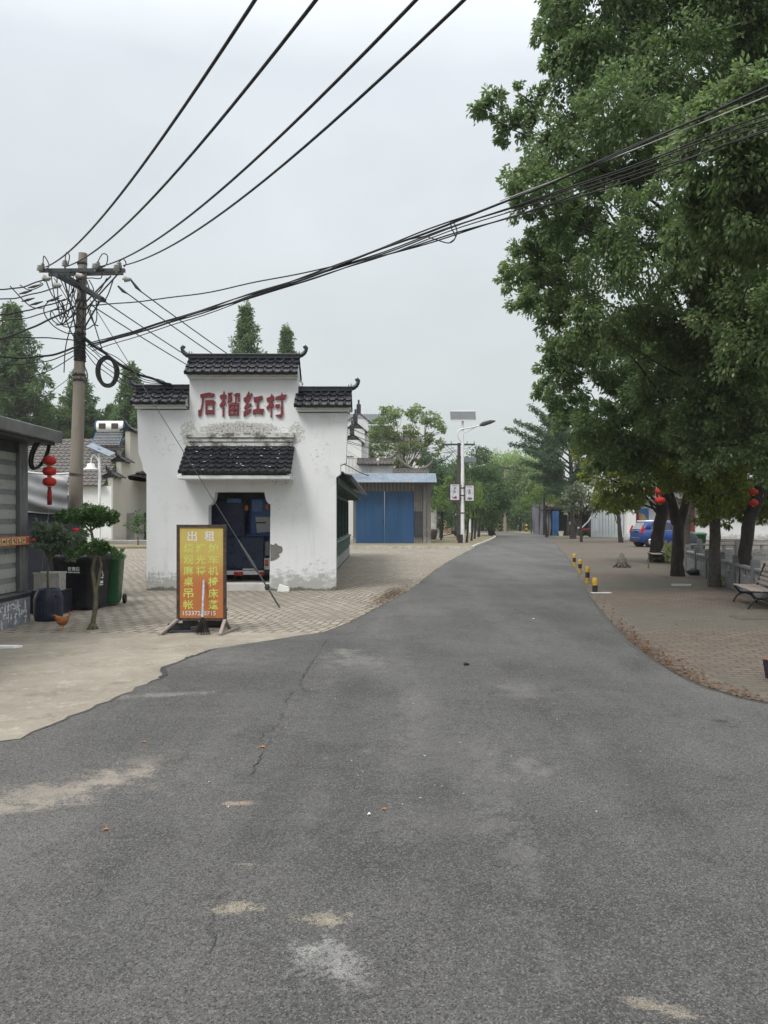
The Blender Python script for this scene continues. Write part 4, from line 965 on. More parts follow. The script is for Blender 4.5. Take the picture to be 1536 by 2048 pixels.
mid_ = [(1088,555,.72),(1035,556,.42),(1012,552,.22),(1062,520,.5),(1060,600,.42),(1150,500,.9),(1245,480,1.0),(1345,500,1.0),(1440,520,1.0),(1525,560,1.0),(1105,628,.5),(1165,630,.7),(1260,620,.95),(1380,640,1.0),(1490,660,1.0),(1140,668,.42),(1180,420,.7),
        (1410,285,.62,11.6),(1460,230,.55,11.2),(1520,250,.7,11),(1385,380,.62,12),(1470,350,.8,11.6),(1540,380,.8,11.2),(1420,450,.75,12.3),(1510,470,.8,12),(1400,240,.35,11.4),(1515,175,.4,11),(1620,450,1.0,12),(1620,320,1.0,11.5),(1600,620,1.0,14)]
fill = [(1400,560,.7,16.6),(1480,600,.8,16.4),(1540,640,.8,16.2),(1420,700,.8,16.8),(1500,740,.85,16.4),(1440,800,.8,16.6),(1535,820,.8,16.2),(1380,780,.7,17),(1380,860,.7,17.2),(1470,870,.8,16.6),(1540,900,.75,16.2),(1410,920,.6,17),(1340,700,.8,17.4),(1300,800,.7,17.8),(1330,840,.6,18)]
tree('camphor_tree', 'camphor tree with a straight greyish trunk and pale leaf tips', (8.24, 19.2, 0.02),
     [(8.24, 19.2, 0.0), (8.24, 19.2, 1.0), (8.22, 19.1, 1.9), (8.3, 18.8, 3.2), (8.0, 18.2, 4.8), (7.6, 17.4, 6.2), (7.2, 16.4, 7.4)], [.155, .135, .13, .125, .12, .10, .05], CL(mid_, 15.8) + CL(fill, 16.5), 'lf_camphor', 'bark_grey', 'camphor trees along the balustrade', .105, 1600, 12, .75, lr=.07, twigs=2, nl=3,
     stems=[([(8.24, 19.0, 2.4), (7.6, 18, 3.8), (6.9, 16.0, 5.2), (7.2, 13.4, 6.2)], [.10, .09, .07, .04])])
low = [(1112,740,.62),(1085,772,.4),(1160,715,.8),(1135,800,.62),(1150,850,.55),(1190,855,.75),(1228,760,1.0),(1245,870,.85),(1325,770,1.05),(1345,870,.95),(1432,790,1.05),(1425,890,1.0),(1502,750,1.1),(1510,870,1.0),(1205,910,.6),(1290,905,.7),(1265,680,.8),(1370,700,.9),(1600,800,1.2),(1105,700,.35)]
tree('camphor_tree', 'camphor tree whose thick trunk forks low down in a wide V beside the blue car', (8.65, 22.7, 0.02),
     [(8.65, 22.7, 0.0), (8.66, 22.7, .8), (8.68, 22.7, 1.5), (8.5, 22.65, 2.0), (8.2, 22.5, 2.9), (7.6, 22.0, 4.4), (7.4, 21.5, 5.8)], [.19, .165, .16, .15, .13, .10, .06], CL(low, 20.2), 'lf_camphor_b', 'bark', 'camphor trees along the balustrade', .12, 1300, 13, .65, lr=.08, twigs=1, nl=3,
     stems=[([(8.68, 22.7, 1.35), (8.85, 22.7, 2.0), (9.0, 22.65, 2.9), (9.5, 22.3, 4.2), (9.9, 21.8, 5.4)], [.13, .125, .115, .10, .06])])
ylw = [(1190,880,.8),(1165,905,.5),(1225,940,.9),(1215,985,.6),(1285,930,1.1),(1265,990,.7),(1350,930,1.1),(1240,890,.9),(1320,870,1.1),(1400,880,1.2),(1175,945,.35),(1380,965,.8),(1205,1000,.4),(1230,1010,.35)]
tree('camphor_tree', 'farther camphor tree with yellow-green leaves and hung with red lanterns', (10.6, 30, 0.02),
     [(10.6, 30, 0.0), (10.65, 30, 1.0), (10.85, 30, 2.0), (11.0, 29.8, 3.2), (10.6, 29.2, 4.8)], [.28, .24, .22, .19, .10], CL(ylw, 29), 'lf_yellow', 'bark', 'camphor trees along the balustrade', .15, 850, 14, .5, lr=.09, twigs=1, nl=2)
lowr = [(1455,985,.62),(1420,1005,.42),(1412,1030,.25),(1500,960,.8),(1480,1025,.34),(1450,1035,.28),(1530,1010,.34),(1395,960,.7),(1400,1040,.16),(1340,955,.5),(1545,930,.8),(1440,930,.8),(1520,1030,.2),(1600,980,.8)]
tree('camphor_tree', 'low-branched camphor tree dropping bright green boughs beside the stone balustrade', (10.55, 27.2, 0.02),
     [(10.55, 27.2, 0), (10.6, 27.1, 1.4), (10.7, 26.8, 2.6), (10.6, 25.5, 4.0), (10.2, 23, 5.0)], [.2, .17, .15, .12, .06], CL(lowr, 18.3), 'lf_yellow', 'bark_grey', 'camphor trees along the balustrade', .10, 1700, 15, .65, lr=.04, twigs=1, nl=2)

# --- dawn redwoods behind the village
def conifer(label, px, top, Y, rad, seed, low=.12):
    H = EYE + (HZ-top)/F*Y; b = Vector(((px-768)/F*Y, Y, 0)); rg = random.Random(seed); cl = []
    t = thing('dawn_redwood', label, 'tree', b, 0, 'dawn redwoods behind the village'); mb = MB()
    mb.tube([(0, 0, 0), (0, 0, H*.5), (0, 0, H*.98)], [.3, .17, .02], 8)
    z = H*low
    while z < H*.985:
        f = 1 - z/H; rr = rad*(f**.86)*1.1*rg.uniform(.78, 1.1) + .10; nb = 6 if f > .25 else 4
        a0 = rg.random()*6.3
        for k in range(nb):
            a = a0 + 2*math.pi*k/nb + rg.uniform(-.3, .3); q = rr*rg.uniform(.7, 1.12)
            tip = Vector((q*math.cos(a), q*math.sin(a), z + q*.28)); mb.tube([(0, 0, z-.2), tip*.55 + Vector((0, 0, z*.45)), tip], [.05, .03, .01], 4)
            for u in (.35, .68, .98):
                s_ = (.22 + .30*rr/rad*(1.2-u*.55))*(1.22 if low < .4 else 1.15)
                cl.append((b + Vector((tip.x*u, tip.y*u, z + q*.28*u - .05)), (s_*1.05, s_*1.05, s_*.75)))
        z += .50 + .45*f
    cl.append((b + Vector((0, 0, H-.15)), .22))
    mb.build('trunk', M['bark'], t)
    leaves('crown', cl, M['lf_conifer'], t, b, .34, 240 if low < .4 else 120, seed, .35, .5, .34)
conifer('tallest dense redwood, pointed top above the kiosk roof', 24, 606, 64, 6.4, 21)
conifer('redwood half hidden directly behind the concrete utility pole', 158, 738, 70, 4.8, 22)
conifer('slim redwood beside the curled end of the lowest gateway ridge', 262, 726, 66, 3.9, 23)
conifer('tall loose redwood topping out over the middle ridge of the gateway', 492, 602, 66, 4.4, 24, .5)
conifer('small redwood tip just past the tall one over the gateway ridge', 573, 650, 68, 3.0, 25, .5)
conifer('lower redwood filling the gap behind the tarpaulin stall', 92, 800, 72, 4.6, 26)
conifer('short redwood behind the solar water heater', 222, 812, 72, 4.6, 27)

# --- trees along and beyond the road
def bush(name, label, px, base_y, Y, cls, lm, size, dens, seed, th=.12, bark='bark', group=None, droop=.3, lean=0, twigs=1, sub=.34, wid=.5, flat=0., nl=None, lr=.07, z0=.0, cat='tree', shell=.45):
    b = Vector(((px-768)/F*Y, Y, z0)); cl = [(at(a, c, Y + rng.uniform(-1, 1)*min(1.5, r*1.2)), r) for a, c, r in cls]
    zt = max(c[0].z for c in cl); cx = sum(c[0].x for c in cl)/len(cl)
    return tree(name, label, b, [b, b.lerp(Vector((cx, Y, zt*.45)), .5), Vector((cx, Y, zt*.5)), Vector((cx, Y, zt*.85))], [th, th*.85, th*.65, th*.25], cl, lm, bark, group, size, dens, seed, droop, lr=lr, twigs=twigs, sub=sub, wid=wid, flat=flat, nl=nl, cat=cat, shell=shell)
airy = [(790,830,.9),(830,826,.9),(860,838,.9),(880,850,.6),(760,850,.8),(745,875,.9),(735,905,.8),(780,870,1.0),(820,865,.8),(855,880,.8),(880,888,.5),(800,905,1.0),(765,900,.9),(845,915,.8),(740,930,.7),(790,930,.8),(815,940,.7),(872,905,.4),(830,890,.6),(715,880,.5),(770,822,.5),(885,862,.35)]
bush('airy_tree', 'airy open-crowned tree rising above the blue gate shop', 805, 1080, 68, airy, 'lf_airy', .22, 300, 31, .26, 'bark_grey', flat=.45, sub=.42, twigs=3, lr=.13, droop=.2)
bush('leafy_tree', 'dark green tree hanging with creepers behind the corrugated awning', 882, 1078, 62, [(870,930,1.0),(890,950,1.0),(900,975,.9),(880,975,1.0),(870,1000,1.0),(895,1010,.9),(905,1040,.8),(880,1035,.8),(858,915,.7),(910,960,.5)], 'lf_ginkgo', .2, 260, 32, .16)
bush('fresh_tree', 'bright green sapling beside the hanging signs', 882, 1076, 56, [(880,985,.7),(890,1010,.7),(873,1010,.6),(895,965,.5)], 'lf_light', .16, 260, 33, .07)
bush('round_tree', 'large round-crowned dark evergreen past the street lamp', 985, 1073, 70, [(960,955,1.5),(985,960,1.5),(1000,985,1.3),(945,990,1.2),(975,1000,1.5),(1000,1015,1.1),(950,1020,1.1),(980,1035,1.1),(945,945,.9),(930,965,.8),(1005,1000,.9)], 'lf_dark', .20, 300, 34, .3)
for k, (px, Y, lb) in enumerate(((933.5, 50.5, 'young roadside tree standing closest to the lamp post'), (943, 54, 'young roadside tree, second along from the lamp post'), (949, 59, 'young roadside tree with the thinnest stem, third along the kerb'), (957, 65, 'young roadside tree with a thick straight stem at the end of the kerb row'))):
    bush('young_tree', lb, px, 0, Y, [(px-6, 985, .45), (px+6, 975, .5), (px+10, 1005, .45), (px-4, 1010, .4), (px+2, 1030, .3), (px+14, 985, .4)], 'lf_light' if k != 3 else 'lf_shrub', .13, 330, 35+k, .075 + .03*(k == 3), group='young trees by the lamp post', z0=.11)
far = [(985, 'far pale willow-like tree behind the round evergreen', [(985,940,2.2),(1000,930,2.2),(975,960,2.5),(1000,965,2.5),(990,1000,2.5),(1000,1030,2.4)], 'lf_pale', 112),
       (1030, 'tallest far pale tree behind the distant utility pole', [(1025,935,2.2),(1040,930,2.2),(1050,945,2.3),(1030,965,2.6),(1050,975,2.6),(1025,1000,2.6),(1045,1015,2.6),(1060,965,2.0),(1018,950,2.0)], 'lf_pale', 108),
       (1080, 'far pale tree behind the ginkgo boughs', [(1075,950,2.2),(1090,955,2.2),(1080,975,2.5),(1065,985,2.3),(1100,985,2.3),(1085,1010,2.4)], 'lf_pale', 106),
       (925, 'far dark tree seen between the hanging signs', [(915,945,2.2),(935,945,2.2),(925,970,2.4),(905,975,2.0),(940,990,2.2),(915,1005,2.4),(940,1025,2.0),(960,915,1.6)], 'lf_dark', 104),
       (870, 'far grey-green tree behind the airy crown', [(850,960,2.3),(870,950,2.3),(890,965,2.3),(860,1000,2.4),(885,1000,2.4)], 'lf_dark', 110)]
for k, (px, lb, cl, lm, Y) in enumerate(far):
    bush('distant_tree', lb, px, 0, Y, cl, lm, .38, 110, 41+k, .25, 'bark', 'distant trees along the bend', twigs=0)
for k, (px, lb) in enumerate(((1000, 'low dark tree under the far canopy by the distant pole'), (1040, 'low dark tree under the far canopy beside the tarpaulin fence'), (965, 'low dark tree under the far canopy behind the round evergreen'), (1075, 'low dark tree behind the grey tarpaulin fence'))):
    bush('understorey_tree', lb, px, 0, 98, [(px-10, 1030, 1.2), (px+10, 1028, 1.3), (px, 1018, 1.3), (px+18, 1038, 1.0), (px-16, 1040, 1.0)], 'lf_dark', .3, 110, 51+k, .2, group='understorey trees at the bend', twigs=0)
# clipped bed along the far side of the road
mb_cl = [(Vector((x, 103+rng.uniform(-1, 1), .5)), (1.0, .7, .6)) for x in np.arange(2, 24, 1.1)]
hg = thing('hedge', 'low clipped hedge along the far side of the bend', 'hedge', (12, 103, 0)); leaves('foliage', mb_cl, M['lf_dark'], hg, (12, 103, 0), .22, 140, 60)
mb = MB(); rg = random.Random(2)
for x in np.arange(2, 26, .55): mb.box((x-12, 2.4, 0), (x-12+.12, 2.5, 1.5))
mb.box((-10, 2.51, .3), (14, 2.55, .42)); mb.box((-10, 2.51, 1.15), (14, 2.55, 1.27))
tag(mb.build('park_fence', M['rust_frame'], loc=(12, 103, 0)), 'low brown paling fence behind the hedge at the bend', 'fence')

# --- ginkgo with long spiky boughs
b = G(1146, 1078); Yg = b.y
gk = thing('ginkgo_tree', 'ginkgo tree with long spiky boughs fanning out above the tarpaulin sheds', 'tree', b)
mb = MB(); W = lambda px, py, dy=0: at(px, py, Yg+dy) - b
mb.tube([(0, 0, 0), W(1146, 1060), W(1145, 1020), W(1143, 960), W(1140, 890), W(1135, 830)], [.30, .22, .19, .17, .13, .05], 10, wob=.1)
cl = []; rg = random.Random(71)
bo = [((1142,930),(1012,858)),((1142,915),(1030,842)),((1143,940),(1020,888)),((1140,900),(1060,812)),((1142,960),(1042,925)),((1140,880),(1085,830)),((1144,970),(1060,955)),((1142,950),(1048,900)),((1142,930),(1190,850)),((1142,950),(1200,905)),((1143,965),(1110,985)),((1142,980),(1165,1000)),((1140,885),(1110,800)),((1142,955),(1185,950)),((1141,905),(1095,850)),((1143,975),(1090,985)),((1143,985),(1130,1010))]
for (a, c) in bo:
    dy = rg.uniform(-2.2, 2.2); p = W(*a); q = W(c[0], c[1], dy); pts = limb(mb, p, q, .08, .02, .07, 6, 8, .05)
    for i in range(22):
        t = .22 + .78*i/21; k = t*8; i0 = min(7, int(k)); pp = pts[i0].lerp(pts[i0+1], k-i0)
        cl.append((pp + b, .20 + .24*(1-t)))
        if t < .7: cl.append((pp + b + Vector((rg.uniform(-.5, .5), rg.uniform(-.5, .5), rg.uniform(-.5, .1))), .30))
mb.build('trunk', M['bark'], gk); leaves('crown', cl, M['lf_ginkgo'], gk, b, .15, 330, 72, .1, .6, .55)
bush('feathery_tree', 'bright light green tree beside the grey tarpaulin fence', 1094, 0, 68, [(1075,985,.9),(1095,970,.9),(1110,985,.9),(1060,1000,.8),(1085,1000,.8),(1120,1000,.7),(1090,955,.6),(1052,1010,.6),(1105,1003,.6)], 'lf_light', .2, 170, 74, .13, flat=.3, twigs=1)
bush('grey_leaf_tree', 'small grey-green umbrella-shaped tree in front of the dark shed', 1163, 0, 54, [(1160,985,.8),(1180,985,.8),(1140,990,.75),(1135,1008,.6),(1165,1005,.8),(1190,1003,.7),(1205,1010,.5),(1150,1020,.5),(1180,1020,.55),(1150,975,.5),(1130,1020,.35)], 'lf_wash', .2, 190, 75, .10, twigs=1)
bush('small_tree', 'small green tree in front of the pale corrugated panel', 1242, 0, 53, [(1225,985,.7),(1250,995,.7),(1240,1010,.55),(1215,1005,.5),(1262,1015,.5),(1232,1020,.4),(1205,990,.5),(1255,975,.6)], 'lf_yellow', .17, 240, 76, .16, twigs=1, lr=.06)

# ================================================================ utility poles and wires
up_ = thing('utility_pole', 'concrete utility pole crowded with wires beside the white gateway', 'utility pole', (-6.83, 17, 0))
LP = lambda px, py, dy=0: at(px, py, 17+dy) - Vector((-6.83, 17, 0))
mb = MB(); mb.tube([(0, 0, 0), LP(152, 980), LP(160, 700), LP(166, 507)], [.165, .145, .112, .092], 18)
mb.build('shaft', M['pole_conc'], up_)
for py in (527, 602, 618, 655, 667, 676, 690, 750, 760):
    mb = MB(); a = LP(165 - (py-507)*.028, py); r_ = .094 + (py-507)*.000108
    mb.lathe([(r_, -.03), (r_+.012, -.03), (r_+.012, .03), (r_, .03)], c=a, n=14); mb.build('clamp', M['dark_steel'], up_)
def arm(p, q, w_=.07):
    mb = MB(); mb.bar(p, q, .075, .075); mb.build('crossarm', M['steel'], up_)
arm(LP(80, 541, -.13), LP(250, 541, -.13)); arm(LP(98, 549, .13), LP(246, 546, .13)); arm(LP(112, 550, -.9), LP(210, 602, .7)); arm(LP(128, 549, .2), LP(205, 598, -.6))
for a, c in (((108, 556), (150, 622)), ((118, 552), (164, 655)), ((222, 552), (164, 612)), ((236, 548), (172, 618)), ((128, 560), (152, 656)), ((200, 602), (168, 657)), ((140, 590), (165, 640))):
    mb = MB(); mb.bar(LP(*a, -.16), LP(*c, -.13), .05, .012); mb.build('brace', M['steel'], up_)
INS = [(84, 533), (130, 527), (195, 530), (238, 531)]
def insulator(px, py, dy=0, side=None):
    mb = MB(); c = LP(px, py, dy)
    prof = [(.02, -.10), (.03, -.06), (.075, -.05), (.05, -.02), (.07, -.01), (.045, .03), (.06, .04), (.03, .08), (.012, .10)]
    Mx = Matrix.Translation(c) if side is None else Matrix.Translation(c) @ Matrix.Rotation(R(90*side), 4, 'Y')
    mb.lathe(prof, n=12, M=Mx); mb.build('insulator', M['ceramic'], up_)
for p in INS: insulator(*p, -.13)
for p in ((80, 536), (190, 533), (233, 536)): insulator(p[0], p[1], -.25)
for p in ((93, 557), (114, 571), (254, 558), (159, 552)): insulator(p[0], p[1], -.2, 1)
mb = MB(); rg = random.Random(6)
def loop(mb, pts, r=.014): 
    P_ = [Vector(p) for p in pts]; o = []
    for i in range(len(P_)-1):
        for k in range(6):
            t = k/6; p0 = P_[max(i-1, 0)]; p1 = P_[i]; p2 = P_[i+1]; p3 = P_[min(i+2, len(P_)-1)]
            o.append(.5*((2*p1) + (p2-p0)*t + (2*p0-5*p1+4*p2-p3)*t*t + (3*p1-p0-3*p2+p3)*t**3))
    o.append(P_[-1]); mb.tube(o, r, 6)
for L in ([(86, 530), (88, 512), (98, 530), (92, 540)], [(130, 522), (133, 505), (139, 512), (136, 530)], [(195, 525), (205, 508), (215, 512), (212, 530), (200, 536)], [(238, 524), (246, 518), (252, 526), (248, 534)],
          [(124, 590), (95, 605), (88, 625), (105, 650), (130, 665), (148, 667)], [(130, 618), (103, 622), (105, 640), (125, 650), (150, 640)], [(192, 600), (193, 640), (180, 655), (168, 660)], [(40, 570), (60, 580), (85, 570), (80, 565)], [(20, 572), (60, 612), (88, 616)], [(150, 560), (180, 556), (202, 556), (204, 536)],
          [(178, 560), (186, 575), (188, 590)], [(178, 614), (186, 640), (206, 705)], [(150, 625), (132, 690), (128, 745)], [(116, 600), (128, 625), (122, 650)], [(168, 730), (175, 750), (170, 765), (160, 752)]):
    mb = MB(); loop(mb, [LP(a, c, -.22 + rg.uniform(-.05, .05)) for a, c in L], .012); mb.build('jumper_wire', M['rubber'], up_)
mb = MB()
for k in range(20):
    x0_, y0_ = rg.uniform(85, 175), rg.uniform(535, 625); x1_, y1_ = rg.uniform(110, 235), rg.uniform(545, 680); sg_ = rg.uniform(12, 45)
    mb = MB(); loop(mb, [LP(x0_, y0_, rg.uniform(-.3, -.1)), LP(x0_*.7+x1_*.3, y0_*.7+y1_*.3+sg_, -.25), LP(x0_*.3+x1_*.7, y0_*.3+y1_*.7+sg_, -.25), LP(x1_, y1_, -.2)], rg.uniform(.008, .014)); mb.build('jumper_wire', M['rubber'], up_)
for (a, c) in ((68, 573), (55, 600), (72, 607), (50, 585), (105, 600)):
    mb = MB(); mb.tube([LP(a-12, c+3, -.2), LP(a, c, -.2), LP(a+14, c-4, -.2)], [.012, .032, .012], 8); mb.build('strain_clamp', M['dark_steel'], up_)
mb = MB()
for k in range(22):
    a = LP(159.5+rg.uniform(-1, 1), 668+k*2.6+rg.uniform(-1, 1), -.01); mb.lathe([(.120, -.014), (.132, 0), (.120, .014)], c=a, n=12)
mb.build('wire_wrapping', M['rubber'], up_)
def fit(p, q, px, py):
    lo, hi = -2.0, 4.0
    for _ in range(40):
        s_ = (lo+hi)/2; best = None
        for i in range(1, 200):
            t = i/200; v = p.lerp(q, t); x = 768 + v.x/v.y*F
            if x >= px: best = HZ - (v.z - 4*s_*t*(1-t) - EYE)/v.y*F; break
        if best is None or best < py: lo = s_
        else: hi = s_
    return lo
def cable(label, p, q, sag=.2, r=.016, group='overhead wires at the junction pole', name='overhead_wire', mat_='rubber', n=26, over=1.0, wig=0.):
    p = Vector(p); q = Vector(q); mb = MB(); o = p.copy(); r *= .72
    if isinstance(sag, tuple): sag = fit(p, q, *sag)
    ph = rng.random()*9; wig *= 1.5
    pts = []
    for i in range(n+1):
        t = i/n*over; v = p.lerp(q, t); v.z -= 4*sag*t*(1-t)
        if wig and 0 < i < n: v += Vector((0, math.sin(i*.55+ph), math.sin(i*.42+ph*2)+.6*math.sin(i*.9+ph)))*wig*min(1, i/3)
        pts.append(v - o)
    mb.tube(pts, r, 8); return tag(mb.build(name, M[mat_], loc=o), label, 'wire', group)
PW = lambda px, py, dy=-.13: at(px, py, 17+dy)
hv = 'heavy wires climbing over the road'
cable('heavy overhead wire rising from the outermost insulator, steepest of the four over the road', PW(92, 534), at(510, 0, 5.2), .30, .019, hv, over=1.12)
cable('heavy overhead wire second from the steep outer one over the road', PW(136, 532), at(632, 0, 5.2), .30, .019, hv, over=1.12)
cable('heavy overhead wire third of the four rising over the road', PW(201, 533), at(832, 0, 5.4), .34, .019, hv, over=1.12)
cable('heavy overhead wire lowest and flattest of the four rising over the road', PW(247, 531), at(928, 0, 5.6), .34, .019, hv, over=1.12)
# the four lines that run on to the far pole
P2 = Vector(((918-768)/F*56, 56, 0)); FZ = [at(x, 890, 56) for x in (885, 900, 935, 949)]
cable('wire dropping from the junction pole behind the gateway, uppermost of the four', PW(282, 583), FZ[3], 1.75, .018, 'lines strung to the far pole', n=40)
cable('wire dropping from the junction pole behind the gateway, second from the top', PW(252, 585), FZ[2], 1.8, .018, 'lines strung to the far pole', n=40)
cable('wire dropping from the junction pole behind the gateway, third from the top', PW(208, 602), FZ[1], 1.7, .018, 'lines strung to the far pole', n=40)
cable('wire dropping from the junction pole behind the gateway, lowest of the four', PW(182, 610), FZ[0], 1.6, .018, 'lines strung to the far pole', n=40)
for px, py, qx_, qy in ((262, 560, 284, 585), (236, 572, 256, 588)):
    mb = MB(); mb.tube([LP(px, py, -.15), LP((px+qx_)/2, (py+qy)/2+2, -.15), LP(qx_, qy, -.13)], [.02, .034, .012], 8); mb.build('strain_clamp', M['dark_steel'], up_)
# wires leaving the frame past the kiosk
lf = 'wires running off behind the kiosk'
for (a, c, d, e, sg, r, lb) in ((98, 556, -60, 576, .12, .020, 'uppermost of the wires leaving the pole towards the kiosk side'), (118, 572, -60, 596, .12, .018, 'second wire down leaving the pole towards the kiosk side'), (130, 598, -60, 628, .12, .020, 'wire with a thick splice leaving the pole towards the kiosk side'),
                               (140, 606, -60, 640, .15, .016, 'thin wire just above the thick slanting cable on the kiosk side'), (150, 612, -60, 690, .12, .028, 'thick slanting cable leaving the pole towards the kiosk side'),
                               (158, 690, -60, 694, .25, .030, 'heavy sagging cable at the middle of the pole on the kiosk side'), (158, 683, -60, 690, -.12, .018, 'cable bowing upward at the middle of the pole on the kiosk side'), (156, 697, -60, 712, .25, .016, 'thin sagging wire under the heavy cable on the kiosk side'),
                               (150, 710, -60, 775, .2, .014, 'slack wire slanting down behind the kiosk roof'), (152, 745, 24, 832, .05, .010, 'pale thin line slanting down to the kiosk roof')):
    cable(lb, PW(a, c), at(d, e, 15.2), sg, r, lf, wig=.006)
# bundle that crosses to the upper far side over the road
bd = 'bundle crossing the road through the tree crown'
for (a, c, d, e, tx_, ty_, r, lb) in ((176, 690, 1600, 145, 760, 501, .024, 'thickest black cable of the bundle crossing into the tree crown'), (178, 686, 1600, 152, 760, 497, .016, 'topmost thin wire of the bundle crossing into the tree crown'), (180, 694, 1600, 206, 760, 506, .016, 'middle wire of the bundle that splits apart at the tree crown'),
                               (182, 690, 1600, 218, 760, 503, .014, 'wire twisted under the thick cable of the bundle crossing the road'), (184, 702, 1600, 228, 760, 510, .012, 'slack wire hanging just below the bundle crossing the road'), (180, 612, 1600, 236, 760, 509, .016, 'wire starting higher on the pole, dipping before it joins the bundle'), (186, 684, 1600, 240, 850, 487, .014, 'lowest single wire of the crossing, clear of the bundle')):
    cable(lb, PW(a, c), at(d, e, 10.0), (tx_, ty_), r*1.1, bd, n=46, wig=.010)
cable('pale optical cable running inside the bundle across the tree crown', at(1000, 402, 12.5), at(1600, 166, 9.9), .02, .012, bd, mat_='ceramic', n=20)
c0 = at(903, 440, 13.0); mb = MB()
loop(mb, [at(880, 482, 13.0)-c0, at(897, 486, 13.0)-c0, at(908, 480, 13.0)-c0, at(914, 464, 13.0)-c0, at(909, 448, 13.0)-c0, at(902, 441, 13.0)-c0, at(903, 456, 13.0)-c0, at(911, 474, 12.95)-c0, at(900, 485, 12.95)-c0], .010)
mb.tube([at(880, 482, 13.0)-c0, at(850, 472, 13.1)-c0, at(815, 480, 13.2)-c0], .009, 6)
tag(mb.build('cable_tie_loop', M['rubber'], loc=c0), 'small slack cable loop hanging from the bundle in mid air', 'cable loop')
# bundle down to the gateway ridge and the coil hung on it
cable('thick cable bundle falling from the pole to the gateway ridge', PW(168, 676), at(342, 769, 18.4), .16, .042, None, 'cable_bundle', wig=.01)
for k in range(5): cable(('stray wire sagging just below the thick bundle to the gateway', 'stray wire wrapped along the thick bundle to the gateway', 'stray wire looping lowest under the thick bundle to the gateway', 'stray wire running above the thick bundle to the gateway', 'thin stray wire ending on the gateway ridge tiles')[k],
                         PW(168, 672+k*7), at(335+k*2, 768, 18.4), .10+.09*k, .013, 'stray wires beside the gateway bundle', wig=.015)
mb = MB(); c0 = at(215, 712, 16.9)
for k in range(22):
    rx = 19+rng.uniform(-4, 4); rz_ = 29+rng.uniform(-4, 3); ox = rng.uniform(-2, 2); oz = rng.uniform(-2, 2)
    mb.tube([at(215+ox+rx*math.sin(t), 743+oz-rz_*math.cos(t), 16.9+rng.uniform(-.03, .03))-c0 for t in [2*math.pi*j/26 for j in range(26)] ]+[at(215+ox, 743+oz-rz_, 16.9)-c0], .011, 5, caps=False)
tag(mb.build('cable_coil', M['rubber'], loc=c0), 'coil of spare black cable hanging from the bundle by the pole', 'cable coil')
# guy wire with its sleeve
a0 = PW(180, 600, -.1); g0 = G(560, 1216)
mb = MB(); mb.tube([(0, 0, 0), (a0-g0)*.5, a0-g0], .009, 6); d_ = (a0-g0)
gy = tag(mb.build('guy_wire', M['dark_steel'], loc=g0), 'steel guy wire staying the pole, anchored in the paving before the gateway', 'guy wire')
mb = MB(); mb.tube([d_*.0, d_*.115], .017, 8); mb.build('anchor_rod', M['steel'], gy)
mb = MB(); mb.tube([d_*.105, d_*.13, d_*.155, d_*.20], [.02, .035, .03, .016], 8); mb.lathe([(.03, -.06), (.055, 0), (.03, .06)], c=d_*.06, n=10); mb.build('turnbuckle', M['steel'], gy)
# far poles
def far_pole(label, px, top, Y, wd, arms):
    p = thing('utility_pole', label, 'utility pole', ((px-768)/F*Y, Y, 0)); H = EYE + (HZ-top)/F*Y
    mb = MB(); mb.tube([(0, 0, 0), (0, 0, H)], [.19, .11], 12); mb.build('shaft', M['bark_grey' if Y < 60 else 'pole_conc'], p)
    for z in arms:
        mb = MB(); mb.box((-wd, -.16, H-z-.06), (wd, -.08, H-z+.06)); mb.build('crossarm', M['steel'], p)
    if Y < 60:
        for s_ in (-1, 1): mb = MB(); mb.bar((s_*wd*.85, -.18, H-arms[0]-.05), (0, -.18, H-arms[0]-.95), .05, .03); mb.build('brace', M['steel'], p)
    for x in (-wd*.95, -wd*.5, wd*.5, wd*.95):
        mb = MB(); mb.lathe([(.02, 0), (.06, .04), (.03, .1), (.05, .14), (.01, .22)], c=(x, -.12, H-arms[0]+.06), n=8); mb.build('insulator', M['ceramic'], p)
    return p
far_pole('dark utility pole close behind the solar street lamp', 918, 886, 56, 1.15, (.12,))
far_pole('most distant utility pole standing at the bend of the road', 1010, 934, 92, 1.15, (.12, 1.5))
for k, lb in enumerate(('outer', 'second', 'third', 'inner')):
    cable('line from the dark pole to the distant pole, %s strand' % lb, FZ[k], at(995+k*10, 934, 92), 1.2, .018, 'lines between the far poles')
cable('black cable sagging from the dark pole into the ginkgo', at(940, 905, 56), at(1130, 930, 62), .9, .03, None)
for k in range(4):
    cable(('highest', 'second', 'third', 'lowest')[k] + ' house line from the dark pole to the stepped-gable house', at(908, 888+k*7, 56), at(690, 850+k*16, 60), .9+.15*k, .014, 'house lines')
cable('tangled black cable along the top of the corrugated awning', at(676, 924, 47.5), at(905, 905, 54), 1.3, .04, None, wig=.06)
